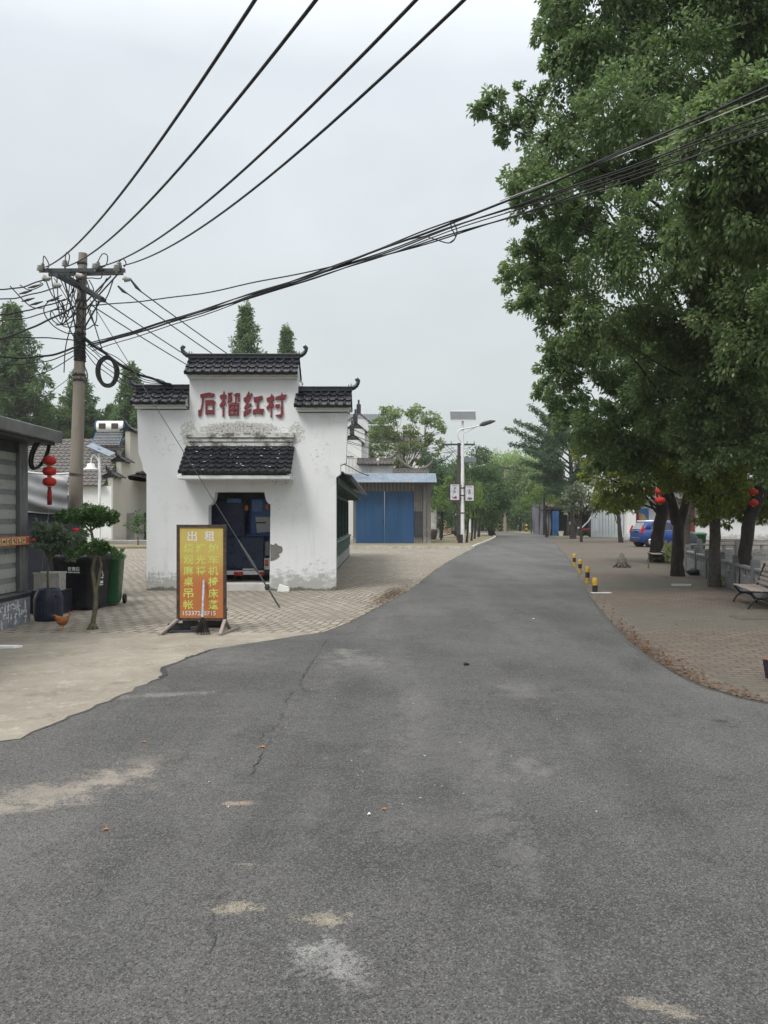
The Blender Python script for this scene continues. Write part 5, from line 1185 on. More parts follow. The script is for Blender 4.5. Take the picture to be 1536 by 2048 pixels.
# ================================================================ rental sign and the things around it
g = G(402, 1266); sg = thing('rental_sign', 'tall yellow-orange rental sign board on wooden feet listing items for hire', 'sign', (g.x, g.y, .006), R(-2))
k_ = g.y/F; wx = lambda px: (px-402)*k_; wz = lambda py: EYE-(py-HZ)*k_
SH = (wx(353), wx(453), wz(1242), wz(1050))
mb = MB()
mb.box((SH[0], -.02, SH[2]), (SH[0]+.045, .03, SH[3]), bv=.006); mb.box((SH[1]-.045, -.02, SH[2]), (SH[1], .03, SH[3]), bv=.006)
mb.box((SH[0]+.045, -.018, SH[3]-.045), (SH[1]-.045, .028, SH[3]-.001)); mb.box((SH[0]+.045, -.018, SH[2]), (SH[1]-.045, .028, SH[2]+.04))
mb.build('frame', M['rust_frame'], sg)
mb = MB(); mb.box((SH[0]+.046, -.006, SH[2]+.041), (SH[1]-.046, .012, SH[3]-.046)); mb.build('panel', M['sign_face'], sg)
def word(t, px, py, w_, h_, m, bold=.014):
    mb = MB(); mb.text(t, (wx(px), -.0065, wz(py)), (1, 0, 0), (0, 0, 1), w_*k_, h_*k_, .0015, bold=bold); return mb.build('lettering', M[m], sg)
word('出', 384.5, 1073, 19, 20, 'sign_white'); word('租', 419.5, 1073, 20, 20, 'sign_white')
for r_, (py, s_) in enumerate(((1097, '烧烤炉'), (1120, '观光车'), (1142, '麻将机'), (1164, '桌 椅'), (1187, '吊 床'), (1210, '帐 蓬'))):
    for c_, ch in enumerate(s_):
        if ch != ' ': word(ch, (377, 402, 427)[c_], py, 20, 18.5, 'sign_text')
word('15337230715', 399, 1227, 66, 9, 'sign_white', .012)
for sx, x in ((-1, SH[0]+.02), (1, SH[1]-.02)):
    for dy in (-1, 1):
        mb = MB(); mb.bar((x, .0, SH[2]+.02), (x - .17*(sx < 0) + .0*(sx > 0), dy*.30, .02), .045, .03); mb.build('leg', M['slat_wood'], sg)
    mb = MB(); mb.bar((x-.17*(sx < 0), -.34, .022), (x-.17*(sx < 0)+.12*(sx > 0), .36, .022), .05, .035); mb.build('foot_rail', M['slat_wood'], sg)
# hollow block weighing the foot down
g2 = G(366, 1266); mb = MB()
for a, c in (((-.24, -.08, 0), (.24, .10, .03)), ((-.24, .07, .03), (.24, .10, .13)), ((.10, -.08, .03), (.24, -.05, .09)), ((-.02, .04, .03), (.22, .10, .17)), ((-.24, -.08, .03), (-.21, .07, .07))): mb.box(a, c, bv=.006)
tag(mb.build('metal_tray', M['dark_steel'], loc=(g2.x, g2.y+.05, .006), rz=.25), 'dark metal tray weighing down the sign foot', 'tray')
g2 = G(425, 1257); mb = MB(); mb.box((-.18, -.12, 0), (.18, .12, .24), bv=.03); mb.box((-.19, -.13, .24), (.19, .13, .27), bv=.01)
tag(mb.build('toolbox', M['iron'], loc=(g2.x, g2.y+.15, .006)), 'black box on the ground behind the rental sign', 'box')
br = thing('broom', 'broom with a blue-white patterned handle leaning on the rental sign', 'broom', (g.x+.09, g.y-.22, .008))
mb = MB(); mb.tube([(-.02, .0, .24), (-.035, .17, .80)], .016, 8); mb.build('handle', mat('blue_white_wrap', (.42, .47, .56), .45, 26, .5), br)
mb = MB(); rg = random.Random(12)
for k in range(110):
    a = rg.random()*6.28; q = rg.random()**.5; mb.tube([(-.02+.018*q*math.cos(a), .0+.018*q*math.sin(a), .26), (-.01+.13*q*math.cos(a), -.02+.07*q*math.sin(a), .005+rg.random()*.03)], [.004, .002], 4)
mb.build('bristles', M['broom'], br)
p = G(563, 1185); mb = MB(); mb.prism([(-.13, 0), (.15, 0), (.16, .05), (.13, .10), (.02, .13), (-.08, .17), (-.10, .10)], (0, 0, 0), (1, 0, 0), (0, 0, 1), (0, .14, 0))
tag(mb.build('foam_block', M['foam'], loc=(p.x, YB-.25, .006)), 'broken white foam block lying against the gateway wall', 'foam block')

# ================================================================ bins, barrel, basket, plants and hen beside the kiosk
def wheelie(name, label, loc, rz, m, h=1.05, text=False, group=None):
    t = thing(name, label, 'rubbish bin', loc, rz, group)
    mb = MB(); n = 28
    def sec(z, wx_, wy, k): 
        return [((abs(math.cos(a))**k*math.copysign(1, math.cos(a)))*wx_/2, (abs(math.sin(a))**k*math.copysign(1, math.sin(a)))*wy/2, z) for a in [2*math.pi*i/n for i in range(n)]]
    S_ = [sec(.05, .42, .46, .45), sec(.09, .46, .50, .4), sec(h*.86, .56, .66, .32), sec(h*.865, .60, .70, .32), sec(h*.90, .60, .70, .32)]
    vs = sum(S_, []); mb.add(vs, [(i*n+j, i*n+(j+1) % n, (i+1)*n+(j+1) % n, (i+1)*n+j) for i in range(len(S_)-1) for j in range(n)] + [tuple(reversed(range(n)))], 0, True)
    mb.build('body', M[m], t)
    mb = MB(); S_ = [sec(h*.901, .62, .73, .32), sec(h*.93, .62, .73, .32), sec(h*.985, .50, .58, .4), sec(h, .30, .36, .5)]
    vs = sum(S_, []); mb.add(vs, [(i*n+j, i*n+(j+1) % n, (i+1)*n+(j+1) % n, (i+1)*n+j) for i in range(3) for j in range(n)] + [tuple(range(3*n, 4*n))], 0, True)
    mb.tube([(-.24, .34, h*.9), (-.24, .42, h*.93), (.24, .42, h*.93), (.24, .34, h*.9)], .016, 8); mb.build('lid', M[m], t)
    for sx in (-1, 1):
        mb = MB(); mb.lathe([(.03, -.03), (.085, -.03), (.10, -.02), (.10, .02), (.085, .03), (.03, .03)], n=18, M=Matrix.Translation((sx*.27, .25, .10)) @ Matrix.Rotation(R(90), 4, 'Y')); mb.build('wheel', M['tyre'], t)
    return t
# the big black bin stands side-on: its axle towards the kiosk, its printed front towards the lane
bb = thing('rubbish_bin', 'large black wheeled bin with white print standing behind the topiary', 'rubbish bin', (-5.78, 14.75, .006), R(-14))
mb = MB()
def rsec(z, x0, x1, y0, y1, r=.06, k=4):
    o = []
    for cx_, cy_, a0_ in ((x1-r, y0+r, -90), (x1-r, y1-r, 0), (x0+r, y1-r, 90), (x0+r, y0+r, 180)):
        for i in range(k+1): a = R(a0_ + 90*i/k); o.append((cx_+r*math.cos(a), cy_+r*math.sin(a), z))
    return o
def loft(mb, secs, m=0, cap=(True, True), sm=True):
    n = len(secs[0]); vs = sum(secs, [])
    mb.add(vs, [(i*n+j, i*n+(j+1) % n, (i+1)*n+(j+1) % n, (i+1)*n+j) for i in range(len(secs)-1) for j in range(n)], m, sm)
    if cap[0]: mb.add(secs[0], [tuple(reversed(range(n)))], m)
    if cap[1]: mb.add(secs[-1], [tuple(range(n))], m)
loft(mb, [rsec(.04, -.33, .35, -.30, .30, .10), rsec(.12, -.34, .37, -.31, .31, .10), rsec(.93, -.44, .42, -.36, .36, .09), rsec(.935, -.46, .44, -.38, .38, .09), rsec(.98, -.46, .44, -.38, .38, .09)])
mb.build('body', M['bin_black'], bb)
mb = MB(); loft(mb, [rsec(.985, -.47, .45, -.39, .39, .09), rsec(1.02, -.47, .45, -.39, .39, .09), rsec(1.08, -.36, .36, -.30, .30, .1)]); mb.build('lid', M['bin_black'], bb)
for y in (-.36, .36):
    mb = MB(); mb.lathe([(.04, -.04), (.095, -.04), (.115, -.025), (.115, .025), (.095, .04), (.04, .04)], n=20, M=Matrix.Translation((-.34, y, .115)) @ Matrix.Rotation(R(90), 4, 'X')); mb.build('wheel', M['tyre'], bb)
mb = MB(); mb.text('慈惠街', (.07, -.353, .785), (1, 0, 0), (0, -.055, 1), .25, .075, .003, bold=.015)
rg = random.Random(3)
for k in range(17):
    if k == 7: continue
    mb.box((-.055+k*.0148, -.352, .705), (-.046+k*.0148, -.349, .73))
mb.build('print', M['white_mark'], bb)
mb = MB()
tri = [(0, .17), (-.085, .0), (.085, .0)]
for i in range(3):
    a = Vector(tri[i]).to_3d(); c = Vector(tri[(i+1) % 3]).to_3d(); p0 = a.lerp(c, .16); p1 = a.lerp(c, .74)
    mb.bar((.403, p0.x, .60+p0.y), (.403, p1.x, .60+p1.y), .012, .026, up=(1, 0, 0))
    p2 = a.lerp(c, .95); dd = (c-a).normalized(); nn_ = Vector((-dd.y, dd.x, 0))*.034
    mb.add([(.408, (p1+nn_).x, .60+(p1+nn_).y), (.408, (p1-nn_).x, .60+(p1-nn_).y), (.408, p2.x, .60+p2.y)], [(0, 1, 2)])
for k in range(3): mb.box((.398, -.07+k*.05, .49), (.406, -.03+k*.05, .54))
for k in range(9): mb.box((.398, -.07+k*.016, .455), (.406, -.06+k*.016, .475))
mb.build('recycling_mark', M['white_mark'], bb)
wheelie('rubbish_bin', 'green wheeled bin standing behind the big black bin', (-5.50, 15.35, .006), R(8), 'bin_green')
p = G(97, 1241); bl = thing('plastic_barrel', 'dark blue plastic barrel with an open rim holding a rose bush', 'barrel', (p.x, p.y, .008))
mb = MB(); mb.lathe([(.20, 0), (.225, .02), (.235, .12), (.232, .30), (.240, .36), (.215, .45), (.185, .50), (.185, .535), (.17, .535), (.165, .48)], n=26); mb.lathe([(.165, .47), (.01, .475)], n=26, m=1)
for a in (20, 75, 150, 250, 310): mb.box((.222, -.03, .12), (.243, .03, .34), 0, .008, Matrix.Rotation(R(a-120), 4, 'Z'))
mb.build('body', [M['blue_plastic'], M['earth']], bl)
mb = MB(); mb.tube([(.15, -.12, .40), (.20, -.16, .43), (.22, -.11, .40)], .014, 6); mb.build('grip', M['blue_plastic'], bl)
# wicker basket
p = at(92, 1164, 13.9); mb = MB()
x0, x1, z0, z1 = -.22, .23, -.16, .14
for k in range(12): mb.box((x0+k*.0405, -.004, z0), (x0+k*.0405+.016, .008, z1))
for k in range(9): mb.box((x0, .009, z0+k*.036), (x1, .02, z0+k*.036+.018))
for k in range(8): mb.box((x0+.001, .02+k*.036, z0), (x0+.012, .036+k*.036, z1)); mb.box((x1-.012, .02+k*.036, z0), (x1-.001, .036+k*.036, z1))
mb.box((x0-.012, -.02, z1), (x1+.012, .006, z1+.03)); mb.box((x0-.012, .30, z1), (x1+.012, .33, z1+.03)); mb.box((x0, .30, z0), (x1, .31, z1))
crate_z = p.z - .16
tag(mb.build('wicker_basket', M['basket'], loc=p), 'white woven basket standing behind the blue barrel', 'basket')
mb = MB(); mb.box((-.3, -.02, 0), (.3, .45, crate_z-.002), bv=.01); tag(mb.build('dark_crate', M['navy'], loc=(p.x, p.y, .006)), 'dark crate carrying the white basket behind the barrel', 'crate')
# rose bush in the barrel
def pl(name, label, base, stems, cl, lm, size, dens, seed, cat='plant', bark='bark_green', sub=.34, droop=.2, wid=.55, flat=0.):
    b = Vector(base); t = thing(name, label, cat, b); mb = MB()
    for pts, r0, r1 in stems:
        pts = [Vector(q)-b for q in pts]; mb.tube(pts, [r0+(r1-r0)*i/(len(pts)-1) for i in range(len(pts))], 9, wob=.12)
    mb.build('stem', M[bark], t); leaves('foliage', cl, M[lm], t, b, size, dens, seed, droop, sub, wid, .45, flat); return t
b = G(97, 1241) + Vector((0, 0, .47)); Yr = b.y
A = lambda px, py, dy=0: at(px, py, Yr+dy)
rs = pl('rose_bush', 'rose bush with two crimson blooms growing out of the blue barrel', b, [([b, A(95, 1150), A(99, 1110)], .022, .014), ([A(99, 1125), A(85, 1090), A(72, 1065)], .013, .005), ([A(99, 1125), A(112, 1090), A(130, 1070)], .013, .005), ([A(99, 1110), A(105, 1080), A(110, 1058)], .012, .004), ([A(99, 1120), A(140, 1080), A(160, 1070)], .012, .004)],
        [(A(80, 1062, .1), .16), (A(98, 1072), .20), (A(118, 1080), .18), (A(90, 1090, -.1), .17), (A(110, 1098, .1), .15), (A(135, 1075), .15), (A(72, 1082), .10), (A(150, 1080, .1), .12), (A(118, 1062), .12), (A(165, 1070, .1), .12), (A(78, 1048), .07), (A(125, 1100), .10), (A(140, 1112, .1), .09)], 'lf_rose', .066, 3800, 81)
for px, py, s_ in ((152, 1060, .052), (68, 1080, .034)):
    mb = MB(); c = A(px, py, -.22) - b
    for k in range(14):
        a = k*2.4; q = s_*(.25+.75*k/14); mb.ball(c + Vector((q*.7*math.cos(a), q*.5*math.sin(a)-.01, q*.6*math.sin(a*1.3))), (s_*.5, s_*.25, s_*.5), n=7, k=5)
    mb.build('bloom', M['flower'], rs)
# two-tier clipped tree
b = G(186, 1259); Yt = b.y; A = lambda px, py, dy=0: at(px, py, Yt+dy)
tp_ = pl('topiary_tree', 'two-tiered clipped topiary tree rooted in the paving edge', b, [([b, A(187, 1240), A(191, 1215), A(192, 1190), A(189, 1165), A(185, 1140), A(191, 1112), A(196, 1095)], .042, .022), ([A(192, 1185), A(198, 1160), A(203, 1130), A(200, 1110)], .026, .018), ([A(193, 1105), A(186, 1080), A(182, 1060), A(178, 1035)], .030, .012), ([A(185, 1068), A(160, 1040), A(140, 1028)], .016, .006), ([A(184, 1060), A(205, 1040), A(225, 1030)], .016, .006), ([A(190, 1095), A(170, 1095), A(155, 1100)], .016, .006), ([A(196, 1098), A(220, 1095), A(238, 1105)], .016, .006)],
     [(A(150, 1029), (.23, .24, .10)), (A(178, 1023, -.12), (.26, .26, .115)), (A(206, 1026), (.22, .24, .105)), (A(224, 1036, .05), (.12, .18, .085)), (A(127, 1036, .05), (.13, .18, .08)), (A(180, 1030, .22), (.28, .2, .10)), (A(165, 1043), (.2, .2, .06)), (A(200, 1042), (.2, .2, .06)),
      (A(165, 1097), (.19, .2, .09)), (A(190, 1093, -.15), (.22, .2, .10)), (A(213, 1096), (.19, .2, .09)), (A(236, 1106, -.05), (.105, .15, .09)), (A(190, 1100, .2), (.26, .18, .09)), (A(150, 1106), (.11, .14, .07))], 'lf_shrub', .040, 13000, 82, 'tree', 'bark_green', .30, .25, .5)
mb = MB(); 
for k in range(7): a = k*.9; mb.tube([Vector((0, 0, .10)), Vector((.09*math.cos(a), .09*math.sin(a), .0))], [.04, .012], 6)
mb.build('root_flare', M['bark_green'], tp_)
# small potted shrub far by the house
b = G(276, 1094); pl('potted_shrub', 'small round shrub before the dark doorway of the old house', b, [([b, b+Vector((0, 0, .6))], .06, .04)], [(b+Vector((-.2, 0, 1.2)), .55), (b+Vector((.3, 0, 1.4)), .55), (b+Vector((0, 0, 1.8)), .4)], 'lf_shrub', .15, 260, 83)
mb = MB(); mb.box((-2.2, -.5, 0), (1.2, .5, .35), bv=.03); tag(mb.build('stone_step', M['grey_wall'], loc=(-15.6, 47.5, .006)), 'grey stone step in front of the old house doorway', 'step')
# hen
b = G(125, 1262); hen = thing('hen', 'small ginger hen pecking about beside the blue barrel', 'hen', (b.x, b.y, .010), R(12))
mb = MB()
sec = [(-.135, .235, .006, .012), (-.115, .215, .020, .036), (-.085, .175, .036, .060), (-.04, .148, .056, .072), (.01, .138, .062, .072), (.05, .148, .055, .066), (.078, .172, .040, .050), (.092, .205, .026, .032), (.098, .235, .020, .022), (.104, .262, .0215, .0225), (.112, .276, .013, .014), (.116, .280, .003, .003)]
n = 14; rings_ = [[(x + .012*math.sin(a)*0, wy*math.cos(a), z + wz_*math.sin(a)) for a in [2*math.pi*j/n for j in range(n)]] for x, z, wy, wz_ in sec]
loft(mb, rings_)
mb.build('body', M['chicken'], hen)
mb = MB()
for k in range(7): mb.tube([(-.10, (k-3)*.009, .21), (-.145, (k-3)*.016, .255-abs(k-3)*.006), (-.165, (k-3)*.02, .245-abs(k-3)*.01)], [.014, .010, .003], 6, sq=.5)
mb.build('tail', mat('dark_tail_feathers', (.05, .028, .018), .4, 20, .7), hen)
mb = MB(); mb.prism([(.088, .283), (.092, .302), (.100, .292), (.106, .304), (.113, .292), (.121, .288), (.117, .278)], (0, -.004, 0), (1, 0, 0), (0, 0, 1), (0, .008, 0)); mb.ball((.122, 0, .247), (.007, .006, .012)); mb.build('comb', M['comb'], hen)
mb = MB(); mb.tube([(.122, 0, .266), (.145, 0, .257)], [.008, .001], 6); mb.build('beak', M['beak'], hen)
for y in (-.028, .028):
    mb = MB(); mb.tube([(.0, y, .10), (.008, y, .06), (.0, y, .004)], [.018, .007, .005], 7)
    for a in (-35, 0, 35, 180): mb.tube([(.0, y, .006), (.035*math.cos(R(a)), y+.035*math.sin(R(a)), .003)], [.004, .002], 5)
    mb.build('leg', M['beak'], hen)
    mb = MB(); mb.ball((-.01, y*2.05, .150), (.075, .014, .042), lump=.08); mb.build('wing', M['chicken'], hen)
# red lantern strings
def lantern_string(label, top, scale, n, tassel=True, gap=.355, cord=.0):
    t = thing('lantern_string', label, 'lantern', top, 0, 'red lantern strings'); z = -cord
    mb = MB(); mb.tube([(0, 0, 0), (0, 0, -cord-.02*scale)], .004*scale, 5); mb.build('cord', M['rubber'], t)
    for k in range(n):
        zc = z - .15*scale; q = scale
        mb = MB(); mb.lathe([(.05*q, -.125*q), (.11*q, -.115*q), (.165*q, -.07*q), (.182*q, 0), (.165*q, .07*q), (.11*q, .115*q), (.05*q, .125*q)], c=(0, 0, zc), n=40, lob=20, lamp=.06)
        o = mb.build('lantern', M['lantern'], t)
        mb = MB(); mb.lathe([(.045*q, -.018*q), (.06*q, -.018*q), (.06*q, .018*q), (.045*q, .018*q)], c=(0, 0, zc+.135*q), n=16); mb.lathe([(.045*q, -.018*q), (.06*q, -.018*q), (.06*q, .018*q), (.045*q, .018*q)], c=(0, 0, zc-.135*q), n=16); mb.build('cap', M['gold'], o)
        z -= gap*scale
    if tassel:
        mb = MB(); mb.lathe([(.02*scale, 0), (.05*scale, -.03*scale), (.04*scale, -.10*scale), (.055*scale, -.14*scale), (.06*scale, -.55*scale), (.01*scale, -.56*scale)], c=(0, 0, z+.04*scale), n=14, lob=14, lamp=.1); mb.build('tassel', M['tassel'], t)
    return t
ls = at(99, 893, 12.9); LSC = .58
lantern_string('string of three red lanterns with a long tassel under the kiosk gutter', ls, LSC, 3, cord=.15, gap=.305)
cable('thin string tied below the lantern tassel down to the barrel', at(98, 1020, 12.9), G(72, 1232), .05, .005, None, 'tie_string', 'ceramic')
lantern_string('red lantern pair hung beside the forked camphor trunk', at(1320, 972, 27.5), .95, 2, False, gap=.34, cord=.05)
lantern_string('red lantern pair hung in the boughs near the park bench', at(1507, 975, 17.5), .55, 2, False, gap=.45, cord=.02)
# solar lamp by the old house
p = G(199, 1090); p.y = 46; p.x = (199-768)/F*46; p.z = 0
lp = thing('garden_lamp', 'white solar lamp with a hanging bell shade before the old house', 'street lamp', p); o46 = 46/F
ux_ = lambda px: (px-199)*o46; uz_ = lambda py: EYE-(py-HZ)*o46
mb = MB(); mb.tube([(0, 0, 0), (0, 0, uz_(900))], .085, 12); mb.build('pole', M['white_steel'], lp)
mb = MB(); mb.tube([(0, -.05, uz_(925)), (ux_(194), -.05, uz_(914)), (ux_(188), -.05, uz_(910)), (ux_(184), -.05, uz_(915)), (ux_(182.5), -.05, uz_(926))], .035, 8); mb.build('arm', M['white_steel'], lp)
mb = MB(); mb.lathe([(.05, .32), (.2, .28), (.26, .05), (.42, -.02), (.46, -.08), (.40, -.08)], c=(ux_(182.5), -.05, uz_(937)), n=20); mb.build('lamp_shade', M['white_steel'], lp)
mb = MB(); mb.box((-.7, -.4, -.03), (.8, .4, .03), M=Matrix.Translation((ux_(200), .0, uz_(899))) @ Matrix.Rotation(R(24), 4, 'Y') @ Matrix.Rotation(R(20), 4, 'X')); mb.cbox((ux_(195), 0, uz_(902)), (.35, .25, .28)); mb.build('solar_panel', M['galv'], lp)

# ================================================================ street lamp with its two hanging signs
p = G(925, 1089); p.z = .11; Yl = p.y
sl = thing('street_lamp', 'white solar street lamp post with a long curved arm at the kerb corner', 'street lamp', p); ol_ = Yl/F
u = lambda px: (px-925)*ol_; v = lambda py: EYE-(py-HZ)*ol_-.11
mb = MB(); mb.tube([(0, 0, 0), (0, 0, v(960)), (u(925.5), 0, v(838))], [.125, .115, .07], 16); mb.build('pole', M['white_steel'], sl)
for py in (1026, 991, 976): mb = MB(); mb.lathe([(.12, -.04), (.132, -.04), (.132, .04), (.12, .04)], c=(0, 0, v(py)), n=16); mb.build('band', M['dark_steel'], sl)
mb = MB(); mb.box((-.82, -.38, -.03), (.82, .38, .03), M=Matrix.Translation((u(926), 0, v(832))) @ Matrix.Rotation(R(58), 4, 'X')); pn = mb.build('solar_panel', M['solar_back'], sl)
mb = MB(); mb.box((-.84, -.40, .028), (.84, -.36, .04), M=Matrix.Translation((u(926), 0, v(832))) @ Matrix.Rotation(R(58), 4, 'X')); mb.box((-.84, .36, -.04), (.84, .40, .04), M=Matrix.Translation((u(926), 0, v(832))) @ Matrix.Rotation(R(58), 4, 'X')); mb.build('frame', M['white_steel'], pn)
mb = MB(); loop(mb, [(u(924), 0, v(885)), (u(917), -.05, v(876)), (u(915), -.08, v(866)), (u(922), -.08, v(859)), (u(945), -.1, v(855)), (u(962), -.12, v(850))], .045); loop(mb, [(u(927), 0, v(866)), (u(940), -.06, v(860)), (u(955), -.1, v(852))], .03); mb.build('arm', M['white_steel'], sl)
mb = MB(); mb.tube([(u(958), -.12, v(851.5)), (u(966), -.14, v(848.5)), (u(980), -.16, v(844.5)), (u(990), -.16, v(842.5))], [.06, .15, .13, .04], 10, sq=.45); mb.build('lamp_head', M['dark_steel'], sl)
mb = MB(); mb.box((-.16, -.16, 0), (.16, .16, .55), bv=.02); tag(mb.build('stub_post', M['bark'], loc=(p.x-.18, p.y-.35, .11)), 'short dark wooden stub standing at the foot of the street lamp', 'stub')
BM = {0: ('石', '榴'), 1: ('红', '村')}
for k, (a, c, t0, t1, lb) in enumerate(((898.5, 919.5, 967, 1001.5, 'framed white sign with a dark plum flower, higher one on the lamp post'), (928.5, 948.5, 969.5, 1003, 'framed white sign with a greyish brown flower, lower one on the lamp post'))):
    t = thing('hanging_sign', lb, 'sign', (p.x, p.y-.17, .11), 0, 'signs hung on the lamp post')
    x0, x1, z0, z1 = u(a), u(c), v(t1), v(t0)
    mb = MB(); mb.box((x0, -.03, z0), (x0+.05, .03, z1)); mb.box((x1-.05, -.03, z0), (x1, .03, z1)); mb.box((x0+.05, -.029, z1-.05), (x1-.05, .029, z1)); mb.box((x0+.05, -.029, z0), (x1-.05, .029, z0+.05))
    for i in range(9): 
        xx = x0 + (x1-x0)*i/8; mb.tube([(xx, 0, z1), (xx+.04, 0, z1+.07+.05*(i % 2)), (xx+.02, 0, z1+.12)], [.03, .02, .005], 5); mb.tube([(xx, 0, z0), (xx+.03, 0, z0-.05)], [.02, .006], 5)
    mb.build('frame', M['rust_frame'], t)
    mb = MB(); mb.box((x0+.05, -.012, z0+.05), (x1-.05, .012, z1-.05)); mb.build('panel', M['paper'], t)
    mb = MB(); xc = (x0+x1)/2; h_ = z1-z0
    mb.box((xc-.16, -.017, z1-.17), (xc+.16, -.0125, z1-.14))
    rg = random.Random(20+k)
    for zc in (z1-.34, z1-.54):
        for q in range(9):
            a_ = (xc+rg.uniform(-.06, .06), zc+rg.uniform(-.08, .08)); hv_ = q % 2
            mb.box((a_[0]-(.05 if hv_ else .009), -.016-.0003*q, a_[1]-(.008 if hv_ else .06)), (a_[0]+(.05 if hv_ else .009), -.0125, a_[1]+(.008 if hv_ else .06)))
    for dx in (-.17, .17): mb.box((xc+dx-.006, -.016, z1-.62), (xc+dx+.006, -.0125, z1-.32-.1*(dx > 0)))
    mb.build('calligraphy', M['dark_steel'], t)
    mb = MB()
    for q in range(13): 
        a_ = rg.random()*6.28; d = rg.uniform(.02, .13); mb.ball((xc+d*math.cos(a_)*1.2, -.014-.0004*q, z0+.20+d*math.sin(a_)*.7), (.045, .004, .035), 1 if q % 3 == 0 else 0, 8, 5)
    mb.build('flower_print', [mat('plum_print%d' % k, ((.06, .02, .06), (.10, .07, .09))[k], .3, 30, .7), M['flower'] if k == 0 else M['wood_dark']], t)
    mb = MB(); 
    for zz in (z1-.15, z0+.15): mb.bar((x0 if k else x1, 0, zz), (.0, .13, zz), .03, .03)
    mb.build('bracket', M['dark_steel'], t)
# second, far solar lamp
Y2 = 84; p2 = Vector(((940-768)/F*Y2, Y2, .11)); l2 = thing('street_lamp', 'far solar street lamp rising behind the round evergreen', 'street lamp', p2); w2 = lambda px: (px-940)*Y2/F; v2 = lambda py: EYE-(py-HZ)*Y2/F-.11
mb = MB(); mb.tube([(0, 0, 0), (0, 0, v2(925))], [.12, .07], 10); mb.build('pole', M['white_steel'], l2)
mb = MB(); mb.box((-.62, -.35, -.03), (.62, .35, .03), M=Matrix.Translation((w2(941), 0, v2(920))) @ Matrix.Rotation(R(58), 4, 'X')); mb.build('solar_panel', M['solar'], l2)
mb = MB(); loop(mb, [(0, 0, v2(948)), (w2(934), 0, v2(943)), (w2(938), 0, v2(938)), (w2(955), -.1, v2(933)), (w2(972), -.2, v2(929))], .04); mb.build('arm', M['white_steel'], l2)

# ================================================================ things on the earth verge
p = G(863, 1079, .11); t = thing('water_tank', 'white square tank standing on a dark tub beside the shop', 'tank', (p.x, p.y, .11)); kq = p.y/F
mb = MB(); mb.lathe([(.34, 0), (.42, .3), (.46, .62), (.46, .72), (.40, .72)], n=22); mb.build('tub', M['terracotta'], t)
mb = MB(); mb.box((-.36, -.36, .725), (.36, .36, 2.25), bv=.05); mb.box((-.39, -.39, 2.25), (.39, .39, 2.36), bv=.03); mb.build('tank', mat('stained_white_tank', (.52, .52, .50), .2, 3, .5, dirt=(.16, .15, .14), dscale=7), t)
p = G(905, 1074, .11); t = thing('garden_tiller', 'small orange-framed hand tiller with a dark wheel on the earth verge', 'tiller', (p.x, p.y, .11))
mb = MB(); loop(mb, [(-.1, 0, .35), (-.5, -.1, .5), (-.75, -.15, .9), (-.62, -.15, 1.15), (-.45, -.1, 1.25)], .03); loop(mb, [(-.1, .1, .35), (-.4, .2, .5), (-.9, .25, .55), (-1.0, .25, .2)], .03); loop(mb, [(.2, 0, .3), (-.1, 0, .55), (-.5, 0, .25)], .03); mb.build('frame', M['orange'], t)
mb = MB(); mb.lathe([(.26, -.05), (.36, -.05), (.38, 0), (.36, .05), (.26, .05)], c=(0, 0, 0), n=22, M=Matrix.Translation((.45, 0, .38)) @ Matrix.Rotation(R(80), 4, 'X')); mb.ball((.45, 0, .38), (.24, .12, .24)); mb.build('wheel', M['tyre'], t)
mb = MB(); mb.box((-.1, -.14, .3), (.35, .14, .55), bv=.04); mb.bar((.1, 0, .3), (-.8, 0, .1), .06, .06); mb.build('engine', M['iron'], t)
p = G(915, 1070, .11); mb = MB(); mb.lathe([(.25, 0), (.42, .2), (.48, .6), (.35, 1.0), (.15, 1.3), (.02, 1.5)], n=14); tag(mb.build('covered_heap', M['broom'], loc=(p.x+.3, p.y+1, .11)), 'dark covered heap behind the orange tiller', 'heap')
# far striped bollards
def bollard(label, loc, h, r, bands, group):
    t = thing('bollard', label, 'bollard', loc, 0, group); z = 0; n = len(bands)
    for k, c in enumerate(bands):
        mb = MB(); z1 = h*(k+1)/n; rr = r
        pr = [(rr, z), (rr, z1)] if k < n-1 else [(rr, z), (rr, z1-.02), (rr*.8, z1), (.01, z1+.004)]
        mb.lathe(pr, n=18); mb.build('stripe', M['yellow' if c == 'y' else 'blackp'], t); z = z1
    return t
gb = 'bollards at the plaza edge'
for px, py, h, bands, lb in ((1148.5, 1133.5, .44, 'yby', 'yellow and black bollard farthest along the plaza edge'), (1160, 1147, .41, 'yby', 'yellow and black bollard second from the far end of the row'), (1175, 1168.5, .44, 'yby', 'tallest clean yellow and black bollard with a rounded cap'), (1190, 1187, .335, 'by', 'worn stubby bollard, black below and dull yellow above, closest to the camera')):
    p = G(px, py); bollard(lb, (p.x, p.y, .024), h, .055 if px < 1180 else .06, bands, gb)
mb = MB(); p = G(1195, 1188); mb.box((-.09, -.10, 0), (.36, .10, .012), bv=.004); tag(mb.build('cement_base', M['plinth'], loc=(p.x-.05, p.y, .023)), 'pale cement pad under the stubby bollard', 'cement pad')
gf = 'bollards beyond the bend'
for k, (px, Y) in enumerate(((963, 99), (972, 99), (990, 97.5), (999.5, 97.5), (1007.5, 97), (1053, 94))):
    bollard('small striped bollard beyond the bend, ' + ('first of the pair by the round evergreen', 'second of the pair by the round evergreen', 'first of the three before the distant pole', 'middle one of three before the distant pole', 'touching the foot of the distant pole', 'alone near the tarpaulin fence')[k], ((px-768)/F*Y, Y, .0), .95, .11, 'byby', gf)

